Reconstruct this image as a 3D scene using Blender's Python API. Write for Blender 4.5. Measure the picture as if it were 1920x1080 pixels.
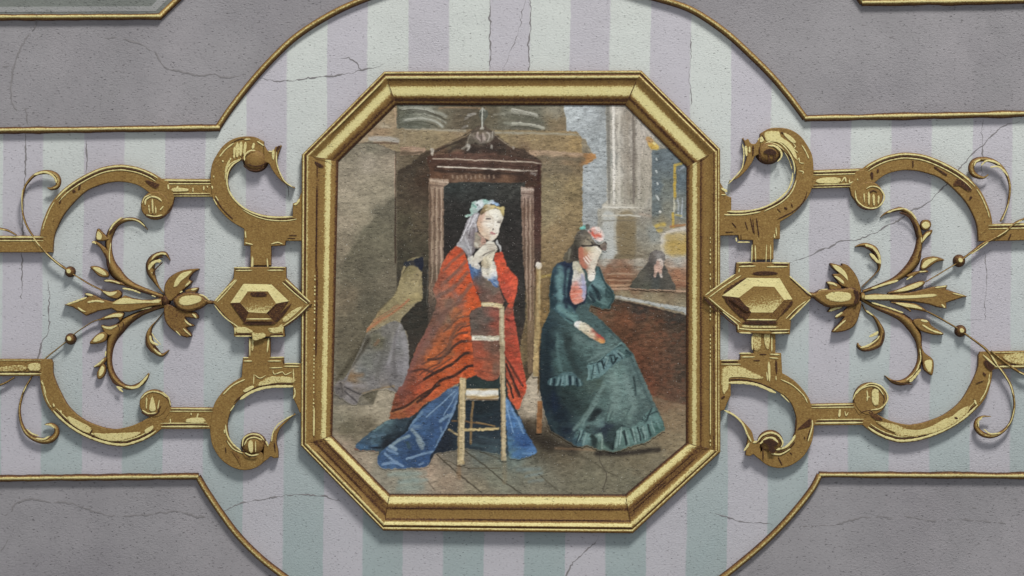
import bpy, bmesh, math, random
import numpy as np
random.seed(7); RNG = np.random.default_rng(7)
for o in list(bpy.data.objects): bpy.data.objects.remove(o)
SC = bpy.context.scene
COL = SC.collection

# ---------------------------------------------------------------- camera, light, exposure
# 1 unit on the wall grid = 1 mm; the wall is the plane y = 0, the viewer stands at y < 0
cam_d = bpy.data.cameras.new('camera'); cam = bpy.data.objects.new('camera', cam_d); COL.objects.link(cam)
cam.location = (0, -4.0, 0); cam.rotation_euler = (math.radians(90), 0, 0)
cam_d.sensor_width = 36; cam_d.lens = 36*4.0/1.92; cam_d.clip_end = 50
SC.camera = cam
wd = bpy.data.worlds.new('World'); SC.world = wd; wd.use_nodes = True
wd.node_tree.nodes['Background'].inputs[0].default_value = (0.93, 0.96, 1.0, 1)
wd.node_tree.nodes['Background'].inputs[1].default_value = 0.385
ld = bpy.data.lights.new('ceiling_lamp', 'AREA'); ld.shape = 'RECTANGLE'; ld.size = 2.1; ld.size_y = 1.3
ld.energy = 1010; ld.color = (1.0, 0.985, 0.95)
lamp = bpy.data.objects.new('ceiling_lamp', ld); COL.objects.link(lamp)
lamp.location = (1.9, -3.95, 7.8)
from mathutils import Vector
from mathutils.geometry import tessellate_polygon
lamp.rotation_euler = (Vector((0.05, 0, 0.1)) - lamp.location).to_track_quat('-Z', 'Y').to_euler()
SC.view_settings.view_transform = 'Standard'; SC.view_settings.look = 'None'
SC.view_settings.exposure = 0; SC.view_settings.gamma = 1

# ---------------------------------------------------------------- helpers
def W(x, y, h=0.0): return ((x-960)/1000.0, -h/1000.0, (540-y)/1000.0)
def lin(c):
    c = np.asarray(c, float)/255.0
    return np.where(c <= 0.04045, c/12.92, ((c+0.055)/1.055)**2.4)
def cr(x0, y0, s): return lambda pts: [(x0+a/s, y0+b/s) for a, b in pts]
def MR(pts):     # the right half of the wall mirrors the left one, a little out of true
    return [(1920-x+max(0.0, 235-x)*0.10, y-abs(x-960)*(0.031-(y-300)*0.0000396)) for x, y in pts]
def smooth(pts, closed=False, step=3.0):
    P = [np.array(p, float) for p in pts]; n = len(P); out = []
    if n < 3 and not closed:
        return [tuple(p) for p in P]
    rng = range(n if closed else n-1)
    for i in rng:
        p1 = P[i]; p2 = P[(i+1) % n]
        p0 = P[i-1] if (closed or i > 0) else 2*p1-p2
        p3 = P[(i+2) % n] if (closed or i+2 < n) else 2*p2-p1
        k = max(2, int(np.linalg.norm(p2-p1)/step))
        for j in range(k):
            t = j/k
            out.append(tuple(0.5*((2*p1)+(-p0+p2)*t+(2*p0-5*p1+4*p2-p3)*t*t+(-p0+3*p1-3*p2+p3)*t**3)))
    if not closed: out.append(tuple(P[-1]))
    return out
def tangents(P):
    P = np.array(P, float); T = np.zeros_like(P)
    T[1:-1] = P[2:]-P[:-2]; T[0] = P[1]-P[0]; T[-1] = P[-1]-P[-2]
    return T/np.maximum(np.linalg.norm(T, axis=1, keepdims=True), 1e-6)
def offset(pts, d):
    P = np.array(pts, float); T = tangents(P)
    N = np.stack([-T[:, 1], T[:, 0]], 1)
    return [tuple(p) for p in P+N*d]
def area(P):
    P = np.array(P); x, y = P[:, 0], P[:, 1]
    return 0.5*np.sum(x*np.roll(y, -1)-np.roll(x, -1)*y)

class MB:
    """collects vertices with a paint tone each, then becomes ONE mesh object"""
    def __init__(s): s.v = []; s.f = []; s.t = []; s.k = 0.0
    def add(s, verts, faces, tones):
        b = len(s.v); s.v += verts; s.t += tones
        s.f += [tuple(b+i for i in f) for f in faces]
    def plate(s, poly, h, bev=2.0, tones=(0.12, 0.3, 0.5), h0=0.0):
        P = np.array(poly, float)
        if area(P) < 0: P = P[::-1]
        n = len(P)
        d1 = P-np.roll(P, 1, 0); d2 = np.roll(P, -1, 0)-P
        d1 /= np.maximum(np.linalg.norm(d1, axis=1, keepdims=True), 1e-6)
        d2 /= np.maximum(np.linalg.norm(d2, axis=1, keepdims=True), 1e-6)
        n1 = np.stack([-d1[:, 1], d1[:, 0]], 1); n2 = np.stack([-d2[:, 1], d2[:, 0]], 1)
        m = n1+n2; m /= np.maximum((m*m).sum(1, keepdims=True)/2, 0.6)
        Q = P+m*bev
        v = [W(x, y, h0) for x, y in P]+[W(x, y, h-bev*0.55) for x, y in P]+[W(x, y, h) for x, y in Q]
        f = []
        for i in range(n):
            j = (i+1) % n
            f += [(i, j, n+j, n+i), (n+i, n+j, 2*n+j, 2*n+i)]
        for tri in tessellate_polygon([[Vector((x, y, 0)) for x, y in Q]]): f.append(tuple(2*n+i for i in tri))
        s.add(v, f, [tones[0]]*n+[tones[1]]*n+[tones[2]]*n)
    def ribbon(s, pts, widths, prof, h0=0.0, sm=True, step=2.5):
        """prof: list of (u -1..1, height, tone); heights scale with local width if > their max"""
        n = len(pts)
        if not hasattr(widths, '__len__'): widths = [widths]*n
        if sm and n > 2:
            Q = smooth([(p[0], p[1]) for p in pts], step=step)
            src = np.concatenate([[0], np.cumsum([math.dist(pts[i], pts[i+1]) for i in range(n-1)])])
            q = np.concatenate([[0], np.cumsum([math.dist(Q[i], Q[i+1]) for i in range(len(Q)-1)])])
            wd_ = np.interp(q/q[-1], src/src[-1], widths)
        else:
            Q = pts; wd_ = np.array(widths, float)
        T = tangents(Q); N = np.stack([-T[:, 1], T[:, 0]], 1); Q = np.array(Q)
        k = len(prof); v = []; t = []; f = []
        wmax = max(wd_)
        for i in range(len(Q)):
            sc = min(1.0, 0.35+wd_[i]/wmax) if wmax > 0 else 1
            for u, h, tn in prof:
                x, y = Q[i]+N[i]*u*wd_[i]/2
                v.append(W(x, y, h0+h*sc)); t.append(tn)
        for i in range(len(Q)-1):
            for j in range(k-1):
                a = i*k+j; f.append((a, a+1, a+k+1, a+k))
        m = (len(Q)-1)*k
        f.append(tuple(range(k))); f.append(tuple(range(m, m+k)))
        s.add(v, f, t)
    def stroke(s, pts, w, tone, h):
        """one brush stroke of paint, feathered at its ends"""
        Q = smooth(pts, step=3) if len(pts) > 2 else [tuple(np.array(pts[0])*(1-t)+np.array(pts[1])*t) for t in np.linspace(0, 1, 6)]
        n = len(Q); e = 0.5+(tone-0.5)*0.45; s.k += 0.013; h += s.k
        L = np.linspace(0, 1, n); wd_ = w*np.clip(np.minimum(L, 1-L)*10+0.35, 0, 1)*(1+0.18*RNG.standard_normal(n).clip(-1, 1))
        T = tangents(Q); N = np.stack([-T[:, 1], T[:, 0]], 1); Q = np.array(Q)
        v = []; t = []; f = []
        for i in range(n):
            for u, dh, tn in ((-0.5, 0.12, e), (-0.3, 0.4, tone), (0.3, 0.4, tone), (0.5, 0.12, e)):
                x, y = Q[i]+N[i]*u*wd_[i]; v.append(W(x, y, h+dh)); t.append(tn)
        for i in range(n-1):
            for j in range(3):
                a = i*4+j; f.append((a, a+1, a+5, a+4))
        s.add(v, f, t)
    def patch(s, poly, tone, h):
        P = smooth(poly, closed=True, step=4); n = len(P); c = np.mean(P, 0); e = 0.5+(tone-0.5)*0.5; s.k += 0.013; h += s.k
        I = [tuple(c+(np.array(p)-c)*0.84) for p in P]
        v = [W(x, y, h+0.15) for x, y in P]+[W(x, y, h+0.4) for x, y in I]
        f = [(i, (i+1) % n, n+(i+1) % n, n+i) for i in range(n)]+[tuple(n+i for i in tri) for tri in tessellate_polygon([[Vector((x, y, 0)) for x, y in I]])]
        s.add(v, f, [e]*n+[tone]*n)
    def dome(s, cx, cy, rx, ry, h, tones=(0.1, 0.45, 0.6), rings=5, seg=28, flat=0.55, h0=0.0, tilt=0.0):
        v = []; t = []; f = []
        for r in range(rings+1):
            a = r/rings; rr = 1-a*(1-0.02); hh = h0+(h-h0)*math.sqrt(max(0, 1-rr**2))**flat if r else h0
            for k in range(seg):
                an = 2*math.pi*k/seg
                x, y = cx+rx*rr*math.cos(an), cy+ry*rr*math.sin(an)
                tn = np.interp(a, [0, 0.35, 1], tones)-tilt*math.sin(an)*(1-a)
                v.append(W(x, y, hh)); t.append(float(tn))
        for r in range(rings):
            for k in range(seg):
                a = r*seg+k; b = r*seg+(k+1) % seg; f.append((a, b, b+seg, a+seg))
        f.append(tuple(range(rings*seg, rings*seg+seg)))
        s.add(v, f, t)
    def build(s, name, mat, parent=None, sm=False):
        me = bpy.data.meshes.new(name); me.from_pydata(s.v, [], s.f)
        bm = bmesh.new(); bm.from_mesh(me); bm.normal_update()
        bmesh.ops.reverse_faces(bm, faces=[f for f in bm.faces if f.normal.y > 1e-4])   # everything faces the room
        bm.to_mesh(me); bm.free()
        at = me.attributes.new('tone', 'FLOAT', 'POINT'); at.data.foreach_set('value', np.array(s.t, np.float32))
        me.materials.append(mat)
        if sm: me.polygons.foreach_set('use_smooth', [True]*len(me.polygons))
        o = bpy.data.objects.new(name, me); COL.objects.link(o)
        if name.endswith('_stroke'): o['kind'] = 'stuff'
        if parent is not None: o.parent = parent; o.matrix_parent_inverse = parent.matrix_world.inverted()
        return o
def thing(name, label, cat, loc=(960, 540), group=None):
    o = bpy.data.objects.new(name, None); COL.objects.link(o); o.empty_display_size = 0.02
    o['label'] = label; o['category'] = cat
    if group: o['group'] = group
    return o
def one(name, mat, parent, fn, sm=False):
    m = MB(); fn(m); return m.build(name, mat, parent, sm)

# ---------------------------------------------------------------- procedural materials
def new_mat(name, rough=0.75, spec=0.3):
    m = bpy.data.materials.new(name); m.use_nodes = True; nt = m.node_tree
    b = nt.nodes['Principled BSDF']; b.inputs['Roughness'].default_value = rough
    b.inputs['Specular IOR Level'].default_value = spec
    return m, nt, b
def N(nt, kind, **kw):
    n = nt.nodes.new(kind)
    for k, v in kw.items():
        if k.startswith('i_'): n.inputs[int(k[2:])].default_value = v
        else: setattr(n, k, v)
    return n
def math_n(nt, op, a, b=None, c=None, clamp=False):
    n = nt.nodes.new('ShaderNodeMath'); n.operation = op; n.use_clamp = clamp
    for i, x in enumerate((a, b, c)):
        if x is None: continue
        if isinstance(x, (int, float)): n.inputs[i].default_value = x
        else: nt.links.new(x, n.inputs[i])
    return n.outputs[0]
def mix_n(nt, fac, a, b, mode='MIX'):
    n = nt.nodes.new('ShaderNodeMix'); n.data_type = 'RGBA'; n.blend_type = mode
    for i, x in ((0, fac), (6, a), (7, b)):
        if isinstance(x, (int, float)): n.inputs[i].default_value = x
        elif isinstance(x, (tuple, list, np.ndarray)): n.inputs[i].default_value = (*[float(q) for q in x][:3], 1)
        else: nt.links.new(x, n.inputs[i])
    return n.outputs[2]
def coords(nt, sx=1, sy=1, sz=1):
    g = N(nt, 'ShaderNodeNewGeometry'); mp = N(nt, 'ShaderNodeMapping')
    nt.links.new(g.outputs['Position'], mp.inputs[0]); mp.inputs['Scale'].default_value = (sx, sy, sz)
    return mp.outputs[0]
def noise(nt, scale, detail=3, rough=0.6, vec=None, dist=0.0):
    n = N(nt, 'ShaderNodeTexNoise'); n.inputs['Scale'].default_value = scale
    n.inputs['Detail'].default_value = detail; n.inputs['Roughness'].default_value = rough
    n.inputs['Distortion'].default_value = dist
    nt.links.new(vec if vec is not None else coords(nt), n.inputs['Vector'])
    return n.outputs['Fac']
def ramp(nt, fac, stops, interp='LINEAR'):
    r = N(nt, 'ShaderNodeValToRGB'); r.color_ramp.interpolation = interp
    while len(r.color_ramp.elements) < len(stops): r.color_ramp.elements.new(0.5)
    for e, (p, c) in zip(r.color_ramp.elements, stops):
        e.position = p; e.color = (*[float(q) for q in c][:3], 1) if hasattr(c, '__len__') else (c, c, c, 1)
    nt.links.new(fac, r.inputs[0]); return r.outputs[0]
def plaster(nt, bsdf, fine=1.0, coarse=1.0, dist=0.0015):
    """rough trowelled plaster under the paint: grain, pits and slow undulation"""
    v = coords(nt, 1, 1, 1.55)
    a = noise(nt, 210, 5, 0.75, v, 0.3); b = noise(nt, 520, 2, 0.7, v); c = noise(nt, 14, 3, 0.5)
    vary = math_n(nt, 'MULTIPLY_ADD', math_n(nt, 'SUBTRACT', noise(nt, 4.5, 4, 0.6), 0.35), 2.6, 0.35, clamp=False)
    h = math_n(nt, 'MULTIPLY_ADD', math_n(nt, 'MULTIPLY', a, vary), 1.0*coarse, math_n(nt, 'MULTIPLY', b, 0.35*fine))
    h = math_n(nt, 'MULTIPLY_ADD', c, 0.9, h)
    pit = math_n(nt, 'MULTIPLY', math_n(nt, 'SUBTRACT', 0.37, noise(nt, 240, 2, 0.6, coords(nt, .62, 1, 1.9))), 9.0, clamp=True)
    h = math_n(nt, 'MULTIPLY_ADD', pit, -0.8, h)
    bp = N(nt, 'ShaderNodeBump'); bp.inputs['Strength'].default_value = 1.0; bp.inputs['Distance'].default_value = dist
    nt.links.new(h, bp.inputs['Height']); nt.links.new(bp.outputs[0], bsdf.inputs['Normal'])
    return a, b
def specks(nt, col, dark=(0.03, 0.028, 0.025), amount=0.36, light=None):
    """dirt sitting in the pores, and pale specks painted in for glints on the rough grain"""
    n1 = noise(nt, 240, 2, 0.6, coords(nt, .62, 1, 1.9)); n2 = noise(nt, 8, 2, 0.5)
    th = math_n(nt, 'MULTIPLY_ADD', n2, -0.12, amount+.075)
    f = math_n(nt, 'MULTIPLY', math_n(nt, 'SUBTRACT', th, n1), 9.0, clamp=True)
    f = math_n(nt, 'MULTIPLY', f, 0.75)
    col = mix_n(nt, f, col, dark)
    if light:
        n3 = noise(nt, 430, 1, 0.5, coords(nt, 1.1, 1, 1.3))
        g = math_n(nt, 'MULTIPLY', math_n(nt, 'SUBTRACT', n3, light), 16.0, clamp=True)
        col = mix_n(nt, math_n(nt, 'MULTIPLY', g, 0.7), col, (0.78, 0.76, 0.70))  # pale colour standing in for small glints
    return col

# striped plaster
M_wall, nt, bs = new_mat('striped_plaster', 0.8, 0.25)
geo = N(nt, 'ShaderNodeNewGeometry'); sep = N(nt, 'ShaderNodeSeparateXYZ'); nt.links.new(geo.outputs['Position'], sep.inputs[0])
wob = math_n(nt, 'MULTIPLY', math_n(nt, 'SUBTRACT', noise(nt, 60, 3), 0.5), 0.004)
wob2 = math_n(nt, 'MULTIPLY', math_n(nt, 'SUBTRACT', noise(nt, 3, 2), 0.5), 0.010)
xx = math_n(nt, 'ADD', sep.outputs[0], math_n(nt, 'ADD', wob, wob2))
xx = math_n(nt, 'MULTIPLY_ADD', sep.outputs[2], -0.0095, xx)
s_ = math_n(nt, 'FRACT', math_n(nt, 'DIVIDE', math_n(nt, 'ADD', xx, 0.0431+0.00456+1.513*3), 0.1513))
edge = math_n(nt, 'SUBTRACT', 0.25, math_n(nt, 'ABSOLUTE', math_n(nt, 'SUBTRACT', s_, 0.25)))   # >0 inside the lilac band
lil = math_n(nt, 'MULTIPLY_ADD', edge, 45.0, 0.5, clamp=True)
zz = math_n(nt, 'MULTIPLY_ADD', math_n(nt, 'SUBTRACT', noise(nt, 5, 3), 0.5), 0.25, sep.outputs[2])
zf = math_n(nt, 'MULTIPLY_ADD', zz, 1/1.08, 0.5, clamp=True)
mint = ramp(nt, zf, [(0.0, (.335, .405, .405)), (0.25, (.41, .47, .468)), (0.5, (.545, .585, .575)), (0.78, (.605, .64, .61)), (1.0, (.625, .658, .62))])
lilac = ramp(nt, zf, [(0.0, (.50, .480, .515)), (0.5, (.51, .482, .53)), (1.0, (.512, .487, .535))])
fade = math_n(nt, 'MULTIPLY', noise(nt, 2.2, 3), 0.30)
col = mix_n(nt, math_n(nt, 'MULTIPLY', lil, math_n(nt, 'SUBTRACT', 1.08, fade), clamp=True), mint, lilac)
col = mix_n(nt, math_n(nt, 'MULTIPLY', noise(nt, 26, 5, 0.7), 0.20), col, (.36, .35, .35))
blot = math_n(nt, 'MULTIPLY', math_n(nt, 'SUBTRACT', noise(nt, 3.6, 5, 0.62), 0.50), 2.2, clamp=True)
col = mix_n(nt, math_n(nt, 'MULTIPLY', blot, 0.30), col, (.33, .315, .31))
col = specks(nt, col, (0.10, 0.09, 0.10), 0.335)
nt.links.new(col, bs.inputs['Base Color']); plaster(nt, bs)

def grey_mat(name, c, mott=0.25):
    m, nt, bs = new_mat(name, 0.8, 0.25)
    cc = mix_n(nt, noise(nt, 6, 5, 0.65), np.array(c)*(1-mott), np.array(c)*(1+mott))
    cc = mix_n(nt, math_n(nt, 'MULTIPLY', noise(nt, 40, 4, 0.7), 0.18), cc, (.12, .12, .125))
    b1 = math_n(nt, 'MULTIPLY', math_n(nt, 'SUBTRACT', noise(nt, 2.4, 6, 0.66), 0.46), 4.0, clamp=True)
    cc = mix_n(nt, math_n(nt, 'MULTIPLY', b1, 0.5), cc, np.array(c)*np.array([.72, .70, .74]))
    b2 = math_n(nt, 'MULTIPLY', math_n(nt, 'SUBTRACT', noise(nt, 3.3, 6, 0.66, coords(nt, 1.3, 1, .8)), 0.48), 4.0, clamp=True)
    cc = mix_n(nt, math_n(nt, 'MULTIPLY', b2, 0.55), cc, np.array(c)*np.array([1.22, 1.19, 1.2]))
    cc = specks(nt, cc, (0.07, 0.066, 0.07), 0.315)
    nt.links.new(cc, bs.inputs['Base Color']); plaster(nt, bs)
    return m
M_grey = grey_mat('grey_field_paint', (.305, .291, .302))
M_rim = grey_mat('pale_field_paint', (.33, .335, .325), 0.3)
M_green = grey_mat('green_grey_field_paint', (.20, .215, .195), 0.35)

# gilt paint: one pigment, its tone (umber shade - ochre - straw highlight) painted per stroke
M_gold, nt, bs = new_mat('ochre_gilt_paint', 0.62, 0.22)
at = N(nt, 'ShaderNodeAttribute'); at.attribute_name = 'tone'
n1 = noise(nt, 300, 4, 0.75, coords(nt, 1, 1, 1.2)); n2 = noise(nt, 45, 3, 0.6)
t = math_n(nt, 'MULTIPLY_ADD', math_n(nt, 'SUBTRACT', n1, 0.5), 1.05, at.outputs['Fac'])
t = math_n(nt, 'MULTIPLY_ADD', math_n(nt, 'SUBTRACT', n2, 0.5), 0.22, t, clamp=True)
gc = ramp(nt, t, [(0.0, lin((56, 35, 24))), (0.18, lin((84, 54, 32))), (0.33, lin((120, 90, 48))), (0.5, lin((136, 107, 58))), (0.66, lin((150, 122, 70))), (0.76, lin((204, 190, 130))), (1.0, lin((220, 209, 150)))])
gc = specks(nt, gc, (0.05, 0.03, 0.015), 0.30, 0.80)
nt.links.new(gc, bs.inputs['Base Color']); plaster(nt, bs, 1.0, 0.8, 0.0011)

# painted picture: pigment per vertex, plaster grain under it
M_paint, nt, bs = new_mat('oil_paint_on_plaster', 0.65, 0.15)
at = N(nt, 'ShaderNodeAttribute'); at.attribute_name = 'Col'
pc = specks(nt, at.outputs['Color'], (0.03, 0.027, 0.024), 0.312, 0.74)
nt.links.new(pc, bs.inputs['Base Color']); plaster(nt, bs, 1.2, 1.0, 0.0015)

M_crack, nt, bs = new_mat('crack_dirt', 0.9, 0.1)
cc = mix_n(nt, noise(nt, 90, 3), (.14, .13, .13), (.31, .295, .30)); nt.links.new(cc, bs.inputs['Base Color'])

# ---------------------------------------------------------------- the wall and its painted fields
def sheet(name, poly, h, mat, parent=None):
    me = bpy.data.meshes.new(name); n = len(poly)
    me.from_pydata([W(x, y, h) for x, y in poly]+[W(x, y, -12) for x, y in poly], [],
                   [tuple(range(n))]+[(i, (i+1) % n, n+(i+1) % n, n+i) for i in range(n)])
    bm = bmesh.new(); bm.from_mesh(me); bmesh.ops.recalc_face_normals(bm, faces=bm.faces[:])
    fc = max(bm.faces, key=lambda f: len(f.verts))
    if fc.normal.y > 0: bmesh.ops.reverse_faces(bm, faces=bm.faces[:])
    bm.to_mesh(me); bm.free(); me.materials.append(mat)
    o = bpy.data.objects.new(name, me); COL.objects.link(o)
    if parent is not None: o.parent = parent
    return o
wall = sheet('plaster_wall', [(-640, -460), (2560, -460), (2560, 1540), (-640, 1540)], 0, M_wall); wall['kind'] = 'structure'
arc_ul = smooth([(408, 240), (433, 203), (473, 152), (510, 111), (550, 73), (593, 43), (640, 17), (690, -4), (760, -28), (860, -46), (958, -52)], step=6)
arc_ur = smooth([(1510, 222), (1480, 182), (1447, 143), (1407, 103), (1363, 63), (1313, 28), (1275, 10), (1213, -8), (1130, -32), (1040, -48), (962, -52)], step=6)
arc_ll = smooth([(371, 893), (388, 922), (417, 965), (445, 1002), (480, 1038), (520, 1071), (590, 1120), (690, 1175), (800, 1212), (958, 1232)], step=6)
arc_lr = smooth([(1537, 890), (1523, 916), (1497, 950), (1464, 987), (1430, 1020), (1390, 1054), (1340, 1092), (1250, 1145), (1130, 1200), (962, 1232)], step=6)
for poly, nm, mt, h in ((([(-640, 251), (0, 245)]+arc_ul+[(958, -460), (-640, -460)]), 'grey_panel', M_grey, 1.0),
                        (([(2560, 200), (1920, 213)]+arc_ur+[(962, -460), (2560, -460)]), 'grey_panel', M_grey, 1.0),
                        (([(-640, 903), (0, 897)]+arc_ll+[(958, 1540), (-640, 1540)]), 'grey_panel', M_grey, 1.0),
                        (([(2560, 893), (1920, 891)]+arc_lr+[(962, 1540), (2560, 1540)]), 'grey_panel', M_grey, 1.0),
                        ([(-640, 36), (0, 33), (300, 31.5), (345, -12), (600, -260), (600, -460), (-640, -460)], 'green_grey_panel', M_green, 1.9),
                        ([(2560, -8), (1920, 1.5), (1617, 6), (1570, -60), (1400, -300), (1400, -460), (2560, -460)], 'green_grey_panel', M_green, 1.9)):
    o = sheet(nm, poly, h, mt); o['kind'] = 'structure'

for poly in ([(-640, 26), (0, 23), (292, 21.5), (330, -16), (590, -270), (580, -280), (316, -22), (284, 12), (0, 13), (-640, 16)], [(2560, -18), (1920, -8.5), (1622, -4), (1610, -20), (1622, -16), (1920, -20), (2560, -30)]):
    o = sheet('pale_rim', poly, 2.3, M_rim); o['kind'] = 'structure'

# cracks
def crack(pts, w=1.5, h=1.3):
    P = smooth(pts, step=4); P = np.array(P)
    J = np.cumsum(RNG.standard_normal((len(P), 2))*0.8, 0); J -= np.linspace(0, 1, len(P))[:, None]*J[-1]
    P = P+J*0.9+RNG.standard_normal((len(P), 2))*0.6
    L = np.linspace(0, 1, len(P)); wd_ = w*np.clip(np.minimum(L, 1-L)*6+0.15, 0, 1)*np.exp(0.6*np.convolve(RNG.standard_normal(len(P)+2), [.4, .7, .4], 'valid'))
    m = MB(); m.ribbon([tuple(p) for p in P], list(wd_.clip(0.35, 3.2)), [(-1, h, 0), (0, h+0.1, 0), (1, h, 0)], sm=False)
    return m.build('crack', M_crack, wall)
for pts, w, h in (([(62, 55), (46, 78), (38, 105), (30, 135), (23, 165), (25, 195), (40, 222)], 2.6, 1.3), ([(0, 126), (18, 126), (32, 128)], 1.5, 1.3),
    ([(48, 200), (49, 220), (50, 236)], 2.2, 1.3), ([(48, 252), (46, 290), (44, 330), (40, 370), (38, 460), (40, 560)], 2.0, 0.3),
    ([(70, 20), (66, 45), (60, 60)], 1.6, 2.2),
    ([(180, 72), (205, 70), (222, 67), (260, 80), (290, 96), (308, 124), (345, 138), (380, 144), (410, 141), (425, 146), (466, 143)], 2.4, 1.3),
    ([(480, 146), (515, 153), (545, 150), (600, 145), (640, 141), (700, 128), (718, 120)], 1.2, 0.3),
    ([(1930, 205), (1912, 222)], 1.6, 1.3),
    ([(1908, 228), (1880, 240), (1843, 272), (1808, 308), (1790, 330), (1764, 350), (1740, 372), (1716, 386), (1704, 391), (1690, 402), (1660, 418), (1630, 434), (1605, 446), (1572, 452), (1555, 462), (1520, 476), (1480, 492)], 1.7, 0.3),
    ([(0, 972), (22, 958), (25, 945), (60, 938), (95, 941), (125, 940), (155, 950), (190, 967)], 2.3, 1.3),
    ([(165, 957), (205, 967), (250, 968), (300, 962), (340, 960), (372, 968), (397, 965)], 1.8, 1.3),
    ([(420, 958), (440, 946), (470, 940), (530, 931), (560, 925), (604, 926), (640, 940)], 1.4, 0.3),
    ([(1340, 962), (1385, 972), (1420, 978), (1450, 984)], 1.2, 0.3),
    ([(1478, 986), (1535, 989), (1570, 986), (1600, 978), (1640, 973), (1680, 972), (1720, 974), (1760, 979), (1800, 977), (1850, 981), (1892, 983), (1905, 968), (1925, 955)], 1.5, 1.3),
    ([(1125, 1004), (1115, 1020), (1090, 1040), (1070, 1060), (1055, 1085), (1040, 1110)], 1.3, 0.3),
    ([(917, -5), (917, 60), (918, 133)], 1.4, 0.3), ([(992, -5), (992, 70), (991, 133)], 1.3, 0.3),
    ([(988, -5), (976, 50), (958, 95), (942, 133)], .8, 0.3),
    ([(163, 264), (163, 295), (162, 325)], 1.5, 0.3), ([(1843, 226), (1843, 280), (1842, 340)], 1.1, 0.3), ([(1846, 470), (1847, 540), (1846, 600)], 0.9, 0.3),
    ([(92, 525), (90, 570), (88, 610), (75, 640), (66, 690)], 1.5, 0.3), ([(530, 330), (540, 355), (541, 370)], 0.7, 0.3),
    ([(1812, 600), (1840, 599)], .8, .3), ([(640, 110), (655, 108), (668, 118), (680, 133)], 1.0, 0.3), ([(1296, 60), (1295, 130), (1296, 200)], 0.7, 0.3),
    ([(1610, 45), (1650, 62), (1690, 78)], 1.0, 1.3), ([(30, 985), (12, 1020), (0, 1040)], 1.2, 1.3), ([(1820, 950), (1845, 958), (1852, 965)], 1.2, 1.3)):
    crack(pts, w*1.2, h)

# ---------------------------------------------------------------- gilt border mouldings
BH = 10.5
PROF_LINE = [(-1, 0, .05), (-.88, 5, .08), (-.6, BH*.85, .2), (-.38, BH, .72), (-.1, BH, .98), (.22, BH*.97, .74), (.42, BH*.85, .42), (.75, 6, .22), (1, 0, .1)]
PROF_ARC = [(-1, 0, .1), (-.85, 5, .15), (-.5, BH*.9, .42), (-.2, BH, .66), (.0, BH, .8), (.2, BH*.97, .66), (.5, BH*.85, .4), (.8, 5, .2), (1, 0, .1)]
def border(label, line, arc, w=13.0):
    t_ = thing('border_moulding', label, 'moulding', group='gilt border mouldings around the grey panels')
    if line[0][0] > line[-1][0]: line = line[::-1]
    xs = np.unique(np.concatenate([np.arange(line[0][0], line[-1][0], 9.0), [line[-1][0]]]))
    ys = np.interp(xs, [p[0] for p in line], [p[1] for p in line])+np.convolve(RNG.standard_normal(len(xs)+4), np.ones(5)/5, 'valid')*.35
    line = list(zip(xs.tolist(), ys.tolist())); wl = list(w*(1+.07*np.convolve(RNG.standard_normal(len(xs)+2), np.ones(3)/1.7, 'valid')))
    one('straight_run', M_gold, t_, lambda m: m.ribbon(line, wl, PROF_LINE, sm=False), True)
    if arc[0][0] > arc[-1][0]: arc = arc[::-1]
    one('curved_run', M_gold, t_, lambda m: m.ribbon(arc, w*0.98, PROF_ARC, sm=False, h0=-0.3), True)
border('gilt border moulding sweeping up from the upper left grey panel', [(-640, 251), (0, 245), (200, 242.5), (413, 239.5)], arc_ul)
border('gilt border moulding sweeping up from the upper right grey panel', [(1508, 222), (1700, 218), (1920, 213.5), (2560, 200)], arc_ur)
border('gilt border moulding curving down from the lower left grey panel', [(-640, 903), (0, 897), (373, 893)], arc_ll)
border('gilt border moulding curving down from the lower right grey panel', [(1535, 890), (1920, 891.7), (2560, 894)], arc_lr)
border('short gilt moulding round the green-grey field in the top left corner', [(-640, 36), (0, 33), (303, 31.5)], [(300, 31.5), (345, -12), (600, -260)], 13)
border('short gilt moulding round the green-grey field in the top right corner', [(1615, 6), (1920, 1.5), (2560, -8)], [(1617, 6), (1570, -60), (1400, -300)], 13)

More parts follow.
